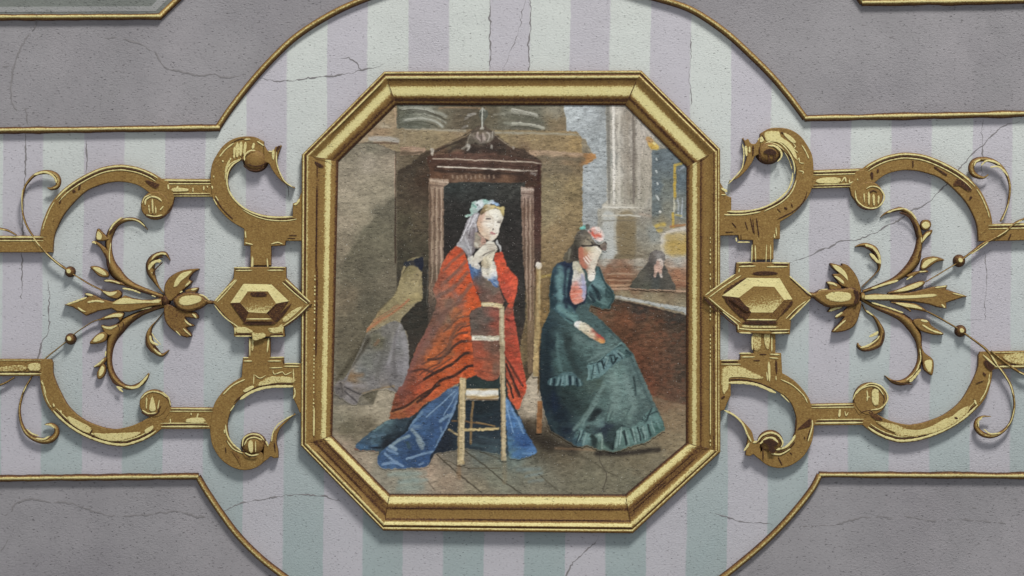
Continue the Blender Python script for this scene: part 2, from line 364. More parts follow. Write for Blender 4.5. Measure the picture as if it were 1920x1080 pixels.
# ---------------------------------------------------------------- the octagonal picture frame
OUT = [(721, 135), (1202, 133), (1349.5, 280), (1350, 847), (1186, 999), (719, 994), (564.5, 835), (566.5, 291)]
INN = [(743, 197), (1172, 198), (1287, 313), (1286, 830), (1172, 926.5), (731, 925.5), (623.5, 816.5), (635, 303)]
HP = [(0, 0), (.005, 12), (.05, 15), (.11, 13.2), (.17, 15.6), (.22, 14.6), (.29, 12.2), (.36, 10.6), (.43, 9.9), (.56, 9.6), (.72, 9.2), (.78, 8.2), (.84, 6.6), (.88, 6.2), (.94, 4.6), (1.0, 2.6)]
def hp(s): return float(np.interp(s, [a for a, b in HP], [b for a, b in HP]))
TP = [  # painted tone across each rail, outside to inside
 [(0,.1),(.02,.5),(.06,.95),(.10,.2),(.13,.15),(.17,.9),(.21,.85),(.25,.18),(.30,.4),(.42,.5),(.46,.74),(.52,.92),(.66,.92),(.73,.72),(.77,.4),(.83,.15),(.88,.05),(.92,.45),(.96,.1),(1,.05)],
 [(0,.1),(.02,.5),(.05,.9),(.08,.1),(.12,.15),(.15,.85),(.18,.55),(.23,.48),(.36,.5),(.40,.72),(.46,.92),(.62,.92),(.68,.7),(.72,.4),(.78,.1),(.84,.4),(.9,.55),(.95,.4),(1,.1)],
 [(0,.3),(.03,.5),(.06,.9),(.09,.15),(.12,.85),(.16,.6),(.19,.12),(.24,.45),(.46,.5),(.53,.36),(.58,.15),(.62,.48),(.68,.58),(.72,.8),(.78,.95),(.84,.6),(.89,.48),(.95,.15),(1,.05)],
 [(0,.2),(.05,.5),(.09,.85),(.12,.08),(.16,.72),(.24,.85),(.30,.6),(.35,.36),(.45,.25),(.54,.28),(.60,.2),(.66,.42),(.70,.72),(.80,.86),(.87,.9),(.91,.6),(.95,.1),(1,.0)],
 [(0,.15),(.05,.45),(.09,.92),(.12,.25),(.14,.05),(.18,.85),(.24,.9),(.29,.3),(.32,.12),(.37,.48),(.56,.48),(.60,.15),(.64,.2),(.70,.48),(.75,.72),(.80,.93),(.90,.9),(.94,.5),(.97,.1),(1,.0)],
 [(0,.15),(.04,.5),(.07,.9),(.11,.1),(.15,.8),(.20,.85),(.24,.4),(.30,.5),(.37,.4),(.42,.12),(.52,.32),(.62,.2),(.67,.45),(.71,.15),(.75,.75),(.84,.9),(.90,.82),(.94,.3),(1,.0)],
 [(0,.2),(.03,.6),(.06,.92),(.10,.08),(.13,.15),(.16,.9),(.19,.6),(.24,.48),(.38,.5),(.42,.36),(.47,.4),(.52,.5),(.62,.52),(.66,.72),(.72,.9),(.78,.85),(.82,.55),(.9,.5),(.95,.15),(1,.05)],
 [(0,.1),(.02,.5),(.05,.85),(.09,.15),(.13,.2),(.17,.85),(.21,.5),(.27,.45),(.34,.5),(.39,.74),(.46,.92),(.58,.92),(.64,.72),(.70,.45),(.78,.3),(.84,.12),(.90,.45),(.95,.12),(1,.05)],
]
frame = thing('picture_frame', 'octagonal gilt picture frame around the church scene', 'frame')
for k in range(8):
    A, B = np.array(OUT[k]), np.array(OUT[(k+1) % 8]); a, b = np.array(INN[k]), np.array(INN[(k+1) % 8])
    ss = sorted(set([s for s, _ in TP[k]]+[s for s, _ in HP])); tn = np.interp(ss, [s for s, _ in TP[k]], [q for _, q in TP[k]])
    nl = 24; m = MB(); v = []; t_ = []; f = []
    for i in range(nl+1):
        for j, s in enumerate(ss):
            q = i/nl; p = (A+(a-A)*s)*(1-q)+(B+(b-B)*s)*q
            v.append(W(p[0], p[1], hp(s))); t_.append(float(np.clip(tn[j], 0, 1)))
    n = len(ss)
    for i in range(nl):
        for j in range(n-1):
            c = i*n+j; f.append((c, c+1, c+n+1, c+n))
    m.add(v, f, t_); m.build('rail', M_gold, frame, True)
m = MB()
def rail_pt(k, q, s):
    A, B = np.array(OUT[k]), np.array(OUT[(k+1) % 8]); a, b = np.array(INN[k]), np.array(INN[(k+1) % 8])
    return tuple((A+(a-A)*s)*(1-q)+(B+(b-B)*s)*q)
def rl(k, s, q0, q1, w, tone):
    m.stroke([rail_pt(k, q0, s), rail_pt(k, (q0+q1)/2, s), rail_pt(k, q1, s)], w, tone, hp(s)+0.25)
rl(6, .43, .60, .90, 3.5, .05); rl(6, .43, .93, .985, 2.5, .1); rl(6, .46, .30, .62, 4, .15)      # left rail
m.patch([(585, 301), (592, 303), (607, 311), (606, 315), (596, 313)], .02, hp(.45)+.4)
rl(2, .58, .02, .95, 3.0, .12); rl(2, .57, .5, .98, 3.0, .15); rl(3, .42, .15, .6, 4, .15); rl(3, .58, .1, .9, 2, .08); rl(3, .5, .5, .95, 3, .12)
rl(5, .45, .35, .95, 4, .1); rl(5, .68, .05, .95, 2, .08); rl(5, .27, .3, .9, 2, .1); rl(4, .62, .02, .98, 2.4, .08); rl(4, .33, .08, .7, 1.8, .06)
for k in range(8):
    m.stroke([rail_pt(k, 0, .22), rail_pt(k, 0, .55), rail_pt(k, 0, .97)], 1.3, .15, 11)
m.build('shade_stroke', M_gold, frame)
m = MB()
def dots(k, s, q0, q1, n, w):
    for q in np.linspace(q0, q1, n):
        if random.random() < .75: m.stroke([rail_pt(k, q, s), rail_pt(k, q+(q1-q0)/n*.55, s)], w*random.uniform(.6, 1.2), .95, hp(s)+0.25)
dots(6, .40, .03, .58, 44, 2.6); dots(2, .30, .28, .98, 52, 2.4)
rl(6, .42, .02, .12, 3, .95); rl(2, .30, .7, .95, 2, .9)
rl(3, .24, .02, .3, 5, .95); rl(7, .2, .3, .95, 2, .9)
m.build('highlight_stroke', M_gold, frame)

# ---------------------------------------------------------------- strapwork scrolls
SH = 12.0       # strapwork stands this proud of the wall
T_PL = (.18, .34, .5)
C_UL = (smooth([(496, 266), (482, 258.5), (469, 256.5), (452, 257.5), (436, 262.5), (420, 274), (409, 289), (400, 306), (396.7, 324), (396.5, 347), (400, 371), (408, 387), (424, 406), (440, 419), (458, 429)])
        + [(459, 431), (459, 460.5), (471, 461), (471, 498), (509.5, 498), (509.5, 462), (535.6, 460.5), (536.7, 452), (572, 452), (572, 352), (566, 362), (562, 372), (558, 379), (550, 382), (550, 405.5)]
        + smooth([(550, 405.5), (533, 406), (513, 405.5), (495, 403), (480, 399), (465, 392.5), (451, 384), (440, 373), (433, 361), (428.8, 348), (428, 335), (431, 324), (437, 314.5), (446, 305), (458, 299.5), (476, 296), (496, 292)]))
C_LL = ([(467.5, 634), (467.5, 669), (456.7, 670), (454.8, 706)] + smooth([(454.8, 706.7), (446.7, 711), (432, 721), (419, 734), (409, 747), (403, 758), (399, 775), (395.8, 800), (396.5, 818), (401, 837), (415.6, 860), (437.8, 875.6), (460, 880.7), (482, 875.6), (498, 864)])
        + smooth([(498, 858), (490, 846), (474, 846), (455.6, 846.7), (441, 836), (431, 820), (427.8, 793), (434.4, 769), (442, 757), (453, 746.7), (480, 733), (513, 726.7), (551, 725)]) + [(551, 746.7), (557.5, 759), (563, 773), (572, 775), (572, 681), (533.5, 681), (533, 669), (508, 669), (508, 634)])
ARCH_UL_OUT = smooth([(77.5, 442), (79, 430), (84.4, 411), (97.8, 382), (120, 356), (151, 334), (189, 315.6), (222, 309.3), (245, 310.8), (267, 316), (289, 325.6), (304.5, 335.8)])
ARCH_UL_IN = smooth([(318, 370), (300, 372), (284, 364), (273, 355.6), (257.8, 347), (233, 341.5), (212, 342), (191, 346.7), (164.4, 358), (142, 378), (122, 402), (109, 427), (103, 446), (101, 468)])
ARCH_LL_OUT = smooth([(76.7, 700), (80, 729), (89, 756), (106.7, 779), (133, 802), (164.4, 820), (200, 832.5), (232, 836.5), (252, 832.5), (270, 826), (289, 815.6), (304.5, 803.5)])
ARCH_LL_IN = smooth([(318, 764), (300, 770), (286.7, 778), (273, 786.7), (249, 797.5), (222, 803.8), (208, 803), (190, 799), (160, 786.7), (133, 764.4), (115.6, 735.6), (102.5, 704), (99, 676)])
def bez_disc(cx, cy, r, n=36): return [(cx+r*math.cos(2*math.pi*i/n), cy+r*math.sin(2*math.pi*i/n)) for i in range(n)]
BEAK_U = (smooth([(496, 272), (503, 283), (510, 285), (515, 282), (519, 275), (524, 278), (529, 273.5)], step=2) + smooth([(529, 273.5), (524, 287), (520.5, 303), (524, 320), (534, 338), (545, 347.5), (554, 352.5)], step=2)
          + smooth([(554, 352.5), (538, 347), (522, 333), (511, 318), (506, 308), (497, 304)], step=2))
BEAK_L = (smooth([(497, 832), (504, 834), (508, 827), (511, 815), (517, 806), (533, 790), (555, 775)], step=2) + smooth([(555, 775), (540, 789), (527, 802), (521, 815), (519.5, 829), (522.5, 844), (523, 857)], step=2)
          + smooth([(523, 857), (515, 858), (509, 855), (502, 861), (494, 866)], step=2))
def strap(name_label, mir, up, hl, sh):
    F = (lambda p: MR(p)) if mir else (lambda p: list(p))
    t_ = thing('strapwork_scroll', name_label, 'scroll', group='gilt strapwork scrolls beside the frame')
    C = C_UL if up else C_LL
    one('scroll_band', M_gold, t_, lambda m: m.plate(F(C), SH, 1.2, T_PL))
    o, i = (ARCH_UL_OUT, ARCH_UL_IN) if up else (ARCH_LL_OUT, ARCH_LL_IN)
    one('arch_band', M_gold, t_, lambda m: m.plate(F(o+i), SH-.5, 1.2, T_PL))
    y0, y1 = (335.4, 369.8) if up else (763, 803.5)
    lk = [(300, y0), (352, y0+.3), (402, y0+.6), (402, y1), (352, y1), (300, y1)]
    one('link_bar', M_gold, t_, lambda m: m.plate(F(lk), SH-1.0, 1.2, T_PL))
    y0, y1 = (442, 473.5) if up else (672.5, 704.5)
    eb = [(-560, y0), (0, y0), (50, y0), (98, y0+.5), (101, y0+8), (101, y1), (50, y1), (0, y1), (-560, y1)]
    one('end_bar', M_gold, t_, lambda m: m.plate(F(eb), SH-.8, 1.2, T_PL))
    cx, cy = (292.5, 386) if up else (290, 756); r = 26.5
    (cx, cy), = F([(cx, cy)])
    if mir and not up: r = 31.0
    vol = one('volute', M_gold, t_, lambda m: m.plate(bez_disc(cx, cy, r), SH+.7, 2.0, (.1, .2, .5)))
    nk = F([(300, 338), (318, 340), (329, 368), (325, 385), (312, 402), (290, 408)] if up else [(286, 731), (306, 734), (320, 752), (322, 770), (312, 785), (290, 790), (280, 780)])
    one('volute_neck', M_gold, t_, lambda m: m.plate(nk, SH-.2, 1.4, (.1, .28, .5)))
    (bx, by), = F([(480, 301) if up else (476, 833)])
    one('scroll_eye', M_gold, t_, lambda m: m.dome(bx, by, 24.5, 22.5, SH+5, (.08, .4, .52), tilt=.05))
    one('beak', M_gold, t_, lambda m: m.plate(F(BEAK_U if up else BEAK_L), SH+1.4, 1.2, (.1, .3, .5)))
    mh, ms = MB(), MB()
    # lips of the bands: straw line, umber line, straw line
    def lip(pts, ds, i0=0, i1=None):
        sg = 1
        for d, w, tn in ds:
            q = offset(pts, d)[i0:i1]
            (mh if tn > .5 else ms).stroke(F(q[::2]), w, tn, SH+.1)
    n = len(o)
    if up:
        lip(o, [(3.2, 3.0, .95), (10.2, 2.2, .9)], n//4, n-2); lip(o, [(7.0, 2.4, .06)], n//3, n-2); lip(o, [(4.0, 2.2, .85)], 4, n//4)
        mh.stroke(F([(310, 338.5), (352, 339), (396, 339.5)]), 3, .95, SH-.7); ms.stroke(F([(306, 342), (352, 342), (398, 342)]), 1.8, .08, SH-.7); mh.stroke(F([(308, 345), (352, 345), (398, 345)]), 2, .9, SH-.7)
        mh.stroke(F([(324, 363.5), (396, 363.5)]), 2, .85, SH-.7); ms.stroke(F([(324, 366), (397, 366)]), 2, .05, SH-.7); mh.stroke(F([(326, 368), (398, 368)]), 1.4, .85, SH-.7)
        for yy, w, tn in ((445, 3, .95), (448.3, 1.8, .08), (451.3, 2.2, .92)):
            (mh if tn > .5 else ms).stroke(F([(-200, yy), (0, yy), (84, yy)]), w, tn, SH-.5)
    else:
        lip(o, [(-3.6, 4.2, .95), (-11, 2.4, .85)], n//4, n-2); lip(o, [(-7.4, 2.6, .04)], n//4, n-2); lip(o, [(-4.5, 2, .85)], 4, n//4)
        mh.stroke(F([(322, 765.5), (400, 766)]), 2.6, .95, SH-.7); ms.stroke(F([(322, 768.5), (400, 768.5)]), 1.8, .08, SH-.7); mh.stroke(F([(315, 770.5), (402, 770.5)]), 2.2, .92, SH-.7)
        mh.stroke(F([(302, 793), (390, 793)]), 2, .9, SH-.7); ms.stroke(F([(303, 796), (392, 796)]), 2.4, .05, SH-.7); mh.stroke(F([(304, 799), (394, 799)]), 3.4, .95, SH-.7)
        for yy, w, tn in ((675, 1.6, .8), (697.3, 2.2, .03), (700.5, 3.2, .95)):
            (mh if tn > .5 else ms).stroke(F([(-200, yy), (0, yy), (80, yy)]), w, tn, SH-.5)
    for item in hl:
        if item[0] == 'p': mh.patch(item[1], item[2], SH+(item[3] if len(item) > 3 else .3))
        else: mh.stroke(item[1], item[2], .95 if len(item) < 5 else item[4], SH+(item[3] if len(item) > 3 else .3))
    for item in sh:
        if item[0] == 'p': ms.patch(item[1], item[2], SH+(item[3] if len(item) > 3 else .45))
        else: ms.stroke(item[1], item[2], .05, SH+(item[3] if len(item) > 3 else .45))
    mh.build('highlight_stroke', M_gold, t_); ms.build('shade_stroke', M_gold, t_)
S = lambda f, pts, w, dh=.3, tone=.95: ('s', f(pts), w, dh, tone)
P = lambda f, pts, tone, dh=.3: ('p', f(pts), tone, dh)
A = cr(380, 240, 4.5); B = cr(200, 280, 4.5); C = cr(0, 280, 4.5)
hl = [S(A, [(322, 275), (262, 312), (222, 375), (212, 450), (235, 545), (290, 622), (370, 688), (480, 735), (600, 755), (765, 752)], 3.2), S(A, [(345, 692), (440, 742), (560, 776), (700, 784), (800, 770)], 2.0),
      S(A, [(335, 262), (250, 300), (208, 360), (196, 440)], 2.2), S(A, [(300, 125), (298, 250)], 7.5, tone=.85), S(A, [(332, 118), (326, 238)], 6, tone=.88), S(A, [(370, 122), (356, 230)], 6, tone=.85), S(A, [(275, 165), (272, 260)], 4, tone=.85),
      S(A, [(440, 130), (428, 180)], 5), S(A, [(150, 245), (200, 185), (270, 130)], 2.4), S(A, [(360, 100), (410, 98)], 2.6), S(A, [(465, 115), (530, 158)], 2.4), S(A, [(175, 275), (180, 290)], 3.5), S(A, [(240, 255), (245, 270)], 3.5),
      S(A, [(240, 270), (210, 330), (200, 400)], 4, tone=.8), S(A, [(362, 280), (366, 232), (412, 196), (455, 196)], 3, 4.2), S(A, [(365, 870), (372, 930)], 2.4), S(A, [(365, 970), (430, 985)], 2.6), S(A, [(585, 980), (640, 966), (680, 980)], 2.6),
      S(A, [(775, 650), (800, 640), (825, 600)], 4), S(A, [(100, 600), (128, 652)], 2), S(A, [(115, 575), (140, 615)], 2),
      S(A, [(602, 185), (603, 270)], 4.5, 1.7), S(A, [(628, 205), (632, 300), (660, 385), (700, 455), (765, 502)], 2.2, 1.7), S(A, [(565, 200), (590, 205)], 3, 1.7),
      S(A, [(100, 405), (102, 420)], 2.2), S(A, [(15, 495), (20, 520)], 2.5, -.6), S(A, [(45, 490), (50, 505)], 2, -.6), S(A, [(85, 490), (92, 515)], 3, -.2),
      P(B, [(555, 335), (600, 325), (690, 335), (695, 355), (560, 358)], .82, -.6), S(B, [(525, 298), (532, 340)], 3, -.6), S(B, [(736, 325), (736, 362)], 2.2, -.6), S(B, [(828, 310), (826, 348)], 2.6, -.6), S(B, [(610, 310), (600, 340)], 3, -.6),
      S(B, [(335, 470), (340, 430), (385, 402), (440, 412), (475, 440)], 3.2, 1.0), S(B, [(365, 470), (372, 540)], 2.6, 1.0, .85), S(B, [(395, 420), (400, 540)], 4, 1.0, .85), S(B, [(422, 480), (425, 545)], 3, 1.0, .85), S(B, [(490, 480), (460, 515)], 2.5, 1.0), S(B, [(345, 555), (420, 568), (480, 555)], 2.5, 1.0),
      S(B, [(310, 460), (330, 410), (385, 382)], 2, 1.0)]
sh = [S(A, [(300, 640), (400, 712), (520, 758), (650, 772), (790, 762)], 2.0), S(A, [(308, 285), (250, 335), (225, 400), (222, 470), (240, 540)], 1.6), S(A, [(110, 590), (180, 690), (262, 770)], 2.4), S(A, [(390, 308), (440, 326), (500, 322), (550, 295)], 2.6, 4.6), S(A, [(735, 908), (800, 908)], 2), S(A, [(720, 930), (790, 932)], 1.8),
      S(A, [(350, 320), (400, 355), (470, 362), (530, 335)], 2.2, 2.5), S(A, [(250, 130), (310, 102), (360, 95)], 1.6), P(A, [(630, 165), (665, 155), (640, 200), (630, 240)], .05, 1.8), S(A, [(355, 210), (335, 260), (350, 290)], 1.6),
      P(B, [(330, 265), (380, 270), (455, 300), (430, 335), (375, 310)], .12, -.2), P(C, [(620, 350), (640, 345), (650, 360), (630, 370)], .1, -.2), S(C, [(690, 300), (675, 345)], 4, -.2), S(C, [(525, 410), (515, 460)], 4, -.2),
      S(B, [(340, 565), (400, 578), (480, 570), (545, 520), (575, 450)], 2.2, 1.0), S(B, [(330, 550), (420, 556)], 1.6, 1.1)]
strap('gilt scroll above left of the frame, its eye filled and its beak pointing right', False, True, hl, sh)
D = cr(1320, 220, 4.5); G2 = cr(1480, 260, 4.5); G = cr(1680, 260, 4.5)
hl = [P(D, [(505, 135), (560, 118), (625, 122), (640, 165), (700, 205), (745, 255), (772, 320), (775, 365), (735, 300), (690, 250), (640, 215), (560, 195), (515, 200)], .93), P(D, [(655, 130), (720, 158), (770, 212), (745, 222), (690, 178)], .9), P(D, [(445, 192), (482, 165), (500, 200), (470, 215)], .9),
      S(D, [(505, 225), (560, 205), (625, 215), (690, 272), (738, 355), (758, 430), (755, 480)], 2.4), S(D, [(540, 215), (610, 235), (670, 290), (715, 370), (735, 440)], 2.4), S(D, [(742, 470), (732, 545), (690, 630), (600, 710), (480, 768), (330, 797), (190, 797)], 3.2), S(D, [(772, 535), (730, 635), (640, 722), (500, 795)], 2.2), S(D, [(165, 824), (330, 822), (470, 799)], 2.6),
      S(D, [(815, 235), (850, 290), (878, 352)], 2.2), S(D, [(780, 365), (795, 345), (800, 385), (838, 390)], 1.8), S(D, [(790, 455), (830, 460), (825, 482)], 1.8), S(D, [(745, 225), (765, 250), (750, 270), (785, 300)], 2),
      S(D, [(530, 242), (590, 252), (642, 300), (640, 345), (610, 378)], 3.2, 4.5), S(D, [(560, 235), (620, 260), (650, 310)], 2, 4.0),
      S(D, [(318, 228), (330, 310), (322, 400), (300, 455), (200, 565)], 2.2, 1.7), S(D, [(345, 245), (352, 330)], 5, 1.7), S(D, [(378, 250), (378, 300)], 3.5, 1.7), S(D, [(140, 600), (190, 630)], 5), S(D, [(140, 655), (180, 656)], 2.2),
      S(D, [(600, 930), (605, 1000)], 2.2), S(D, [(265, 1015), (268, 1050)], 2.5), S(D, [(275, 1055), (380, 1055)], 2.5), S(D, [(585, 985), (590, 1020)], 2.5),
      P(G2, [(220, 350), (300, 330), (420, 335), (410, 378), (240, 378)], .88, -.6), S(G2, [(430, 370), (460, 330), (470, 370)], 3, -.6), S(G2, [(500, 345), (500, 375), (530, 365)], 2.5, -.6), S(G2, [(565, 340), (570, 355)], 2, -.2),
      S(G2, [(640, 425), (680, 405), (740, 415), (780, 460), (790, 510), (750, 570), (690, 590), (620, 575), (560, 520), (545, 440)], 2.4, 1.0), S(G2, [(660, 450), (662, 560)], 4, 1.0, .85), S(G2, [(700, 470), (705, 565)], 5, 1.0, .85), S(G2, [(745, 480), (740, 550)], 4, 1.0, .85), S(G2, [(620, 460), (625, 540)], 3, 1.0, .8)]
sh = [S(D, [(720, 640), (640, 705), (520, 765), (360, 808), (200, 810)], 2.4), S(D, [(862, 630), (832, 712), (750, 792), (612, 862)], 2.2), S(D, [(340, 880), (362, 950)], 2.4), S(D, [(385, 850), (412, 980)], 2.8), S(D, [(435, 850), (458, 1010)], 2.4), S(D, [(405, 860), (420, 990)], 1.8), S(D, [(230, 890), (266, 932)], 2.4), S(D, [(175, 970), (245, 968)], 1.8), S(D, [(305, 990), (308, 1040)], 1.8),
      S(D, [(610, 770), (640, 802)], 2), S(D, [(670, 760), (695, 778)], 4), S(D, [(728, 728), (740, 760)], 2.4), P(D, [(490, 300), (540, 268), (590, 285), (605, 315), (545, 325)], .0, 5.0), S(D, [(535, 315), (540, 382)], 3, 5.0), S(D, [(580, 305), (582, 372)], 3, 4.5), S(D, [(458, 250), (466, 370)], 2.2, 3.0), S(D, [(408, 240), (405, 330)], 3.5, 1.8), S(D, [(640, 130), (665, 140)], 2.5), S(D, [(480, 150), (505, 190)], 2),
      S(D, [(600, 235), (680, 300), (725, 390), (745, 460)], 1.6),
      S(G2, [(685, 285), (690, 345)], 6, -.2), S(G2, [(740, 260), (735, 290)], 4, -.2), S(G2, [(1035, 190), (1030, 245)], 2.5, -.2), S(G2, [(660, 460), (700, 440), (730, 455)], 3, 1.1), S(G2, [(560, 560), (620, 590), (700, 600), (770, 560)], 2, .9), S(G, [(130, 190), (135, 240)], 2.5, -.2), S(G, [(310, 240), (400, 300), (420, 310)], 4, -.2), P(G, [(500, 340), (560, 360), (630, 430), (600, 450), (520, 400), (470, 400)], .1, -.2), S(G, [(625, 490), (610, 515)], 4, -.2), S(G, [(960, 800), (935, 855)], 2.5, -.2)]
strap('gilt scroll above right of the frame, its band broadly painted with highlights and its eye striped dark', True, True, hl, sh)  # broad pale patches on the band are highlights put in as paint
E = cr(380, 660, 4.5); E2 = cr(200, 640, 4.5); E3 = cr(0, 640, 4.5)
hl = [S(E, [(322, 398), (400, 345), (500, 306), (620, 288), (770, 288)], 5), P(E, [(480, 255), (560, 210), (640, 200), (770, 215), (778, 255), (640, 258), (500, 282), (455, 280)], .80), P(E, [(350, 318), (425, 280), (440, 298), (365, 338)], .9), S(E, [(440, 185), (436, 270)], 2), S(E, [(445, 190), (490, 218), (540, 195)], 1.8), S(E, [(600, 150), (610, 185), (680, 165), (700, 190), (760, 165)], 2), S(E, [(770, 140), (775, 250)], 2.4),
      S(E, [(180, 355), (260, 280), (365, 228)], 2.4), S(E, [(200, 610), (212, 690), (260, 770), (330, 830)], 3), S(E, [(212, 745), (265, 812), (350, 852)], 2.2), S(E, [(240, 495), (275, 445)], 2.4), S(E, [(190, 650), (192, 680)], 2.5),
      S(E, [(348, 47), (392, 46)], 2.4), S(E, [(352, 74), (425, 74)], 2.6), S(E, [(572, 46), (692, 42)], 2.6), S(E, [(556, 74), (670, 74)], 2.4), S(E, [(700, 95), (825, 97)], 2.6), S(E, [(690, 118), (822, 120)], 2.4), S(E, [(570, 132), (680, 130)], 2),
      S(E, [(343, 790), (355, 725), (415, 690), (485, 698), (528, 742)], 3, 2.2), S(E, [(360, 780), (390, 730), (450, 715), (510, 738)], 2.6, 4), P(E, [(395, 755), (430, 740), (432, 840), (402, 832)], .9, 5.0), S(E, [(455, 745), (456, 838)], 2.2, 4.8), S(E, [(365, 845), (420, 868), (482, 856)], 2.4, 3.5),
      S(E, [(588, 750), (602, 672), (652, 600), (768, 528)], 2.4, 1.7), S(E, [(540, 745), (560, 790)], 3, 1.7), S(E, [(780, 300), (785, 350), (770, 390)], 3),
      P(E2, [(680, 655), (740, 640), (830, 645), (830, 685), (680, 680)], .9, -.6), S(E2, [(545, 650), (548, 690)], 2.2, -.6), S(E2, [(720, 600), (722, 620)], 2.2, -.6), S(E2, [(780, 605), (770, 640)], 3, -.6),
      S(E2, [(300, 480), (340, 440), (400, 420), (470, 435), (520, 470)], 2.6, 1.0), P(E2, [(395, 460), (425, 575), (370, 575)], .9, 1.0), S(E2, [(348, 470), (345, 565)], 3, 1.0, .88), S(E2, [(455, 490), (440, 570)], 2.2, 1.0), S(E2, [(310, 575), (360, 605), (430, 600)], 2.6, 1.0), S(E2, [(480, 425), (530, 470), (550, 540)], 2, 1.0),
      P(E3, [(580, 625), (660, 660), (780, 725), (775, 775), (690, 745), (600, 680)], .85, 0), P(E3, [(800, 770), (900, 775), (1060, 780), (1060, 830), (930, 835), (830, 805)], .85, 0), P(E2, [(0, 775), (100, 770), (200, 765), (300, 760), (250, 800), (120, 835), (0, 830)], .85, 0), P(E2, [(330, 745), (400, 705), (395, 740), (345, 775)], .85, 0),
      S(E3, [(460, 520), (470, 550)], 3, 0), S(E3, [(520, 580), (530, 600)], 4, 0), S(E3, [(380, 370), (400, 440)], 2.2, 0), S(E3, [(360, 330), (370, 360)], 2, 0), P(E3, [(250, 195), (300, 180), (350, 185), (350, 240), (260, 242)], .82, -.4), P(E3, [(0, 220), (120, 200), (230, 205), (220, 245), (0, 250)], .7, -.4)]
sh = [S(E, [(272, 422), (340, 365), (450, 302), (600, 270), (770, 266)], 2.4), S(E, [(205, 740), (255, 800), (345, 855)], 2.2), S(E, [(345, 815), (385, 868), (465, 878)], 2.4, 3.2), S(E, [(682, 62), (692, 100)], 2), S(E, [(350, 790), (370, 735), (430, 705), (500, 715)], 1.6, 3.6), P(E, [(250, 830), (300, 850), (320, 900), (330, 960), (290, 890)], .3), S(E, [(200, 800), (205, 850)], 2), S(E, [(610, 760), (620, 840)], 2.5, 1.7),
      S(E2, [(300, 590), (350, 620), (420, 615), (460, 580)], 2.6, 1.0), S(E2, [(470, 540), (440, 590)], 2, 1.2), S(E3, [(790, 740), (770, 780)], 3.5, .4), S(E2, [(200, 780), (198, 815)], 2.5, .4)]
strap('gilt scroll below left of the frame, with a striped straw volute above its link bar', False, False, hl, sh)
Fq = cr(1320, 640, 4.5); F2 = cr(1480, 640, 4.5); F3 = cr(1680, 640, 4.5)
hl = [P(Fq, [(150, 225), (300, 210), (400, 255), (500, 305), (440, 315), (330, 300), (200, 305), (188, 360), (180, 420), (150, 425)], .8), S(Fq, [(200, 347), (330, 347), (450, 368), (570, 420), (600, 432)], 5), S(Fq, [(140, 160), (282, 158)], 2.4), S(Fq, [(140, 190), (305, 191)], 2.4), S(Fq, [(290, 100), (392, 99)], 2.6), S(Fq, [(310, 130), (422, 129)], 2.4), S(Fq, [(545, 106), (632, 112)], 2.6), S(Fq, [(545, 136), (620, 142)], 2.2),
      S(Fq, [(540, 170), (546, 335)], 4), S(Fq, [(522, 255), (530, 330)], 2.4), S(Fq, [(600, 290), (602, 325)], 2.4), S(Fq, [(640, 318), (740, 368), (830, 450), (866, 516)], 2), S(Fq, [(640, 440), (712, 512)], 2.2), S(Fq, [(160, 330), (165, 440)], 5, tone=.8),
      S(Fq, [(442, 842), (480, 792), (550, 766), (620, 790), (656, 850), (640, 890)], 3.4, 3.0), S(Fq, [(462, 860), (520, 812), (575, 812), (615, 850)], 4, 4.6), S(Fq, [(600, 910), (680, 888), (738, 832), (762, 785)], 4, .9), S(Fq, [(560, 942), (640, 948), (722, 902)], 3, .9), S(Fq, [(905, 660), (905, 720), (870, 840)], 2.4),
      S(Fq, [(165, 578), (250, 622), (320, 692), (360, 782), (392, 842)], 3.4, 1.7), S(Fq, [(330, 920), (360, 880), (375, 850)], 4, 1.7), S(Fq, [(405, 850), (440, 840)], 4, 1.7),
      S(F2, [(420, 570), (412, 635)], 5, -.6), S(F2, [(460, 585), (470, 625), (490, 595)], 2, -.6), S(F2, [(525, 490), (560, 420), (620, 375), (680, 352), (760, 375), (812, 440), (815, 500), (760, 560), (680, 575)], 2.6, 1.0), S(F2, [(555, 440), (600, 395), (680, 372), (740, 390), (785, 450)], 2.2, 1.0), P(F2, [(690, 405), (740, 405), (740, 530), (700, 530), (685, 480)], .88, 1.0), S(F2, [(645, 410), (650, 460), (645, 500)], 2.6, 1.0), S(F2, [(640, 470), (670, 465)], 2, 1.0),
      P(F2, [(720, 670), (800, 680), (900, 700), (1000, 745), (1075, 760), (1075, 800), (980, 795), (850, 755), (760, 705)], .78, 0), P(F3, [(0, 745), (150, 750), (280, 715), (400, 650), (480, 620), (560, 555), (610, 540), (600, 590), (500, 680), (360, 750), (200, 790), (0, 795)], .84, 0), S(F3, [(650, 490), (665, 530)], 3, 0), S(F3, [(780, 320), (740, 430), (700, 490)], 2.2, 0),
      P(F3, [(900, 110), (1080, 100), (1080, 190), (980, 185), (900, 150)], .76, -.4), S(F3, [(720, 110), (830, 210)], 3, .2), S(F3, [(790, 115), (840, 195)], 3, .2)]
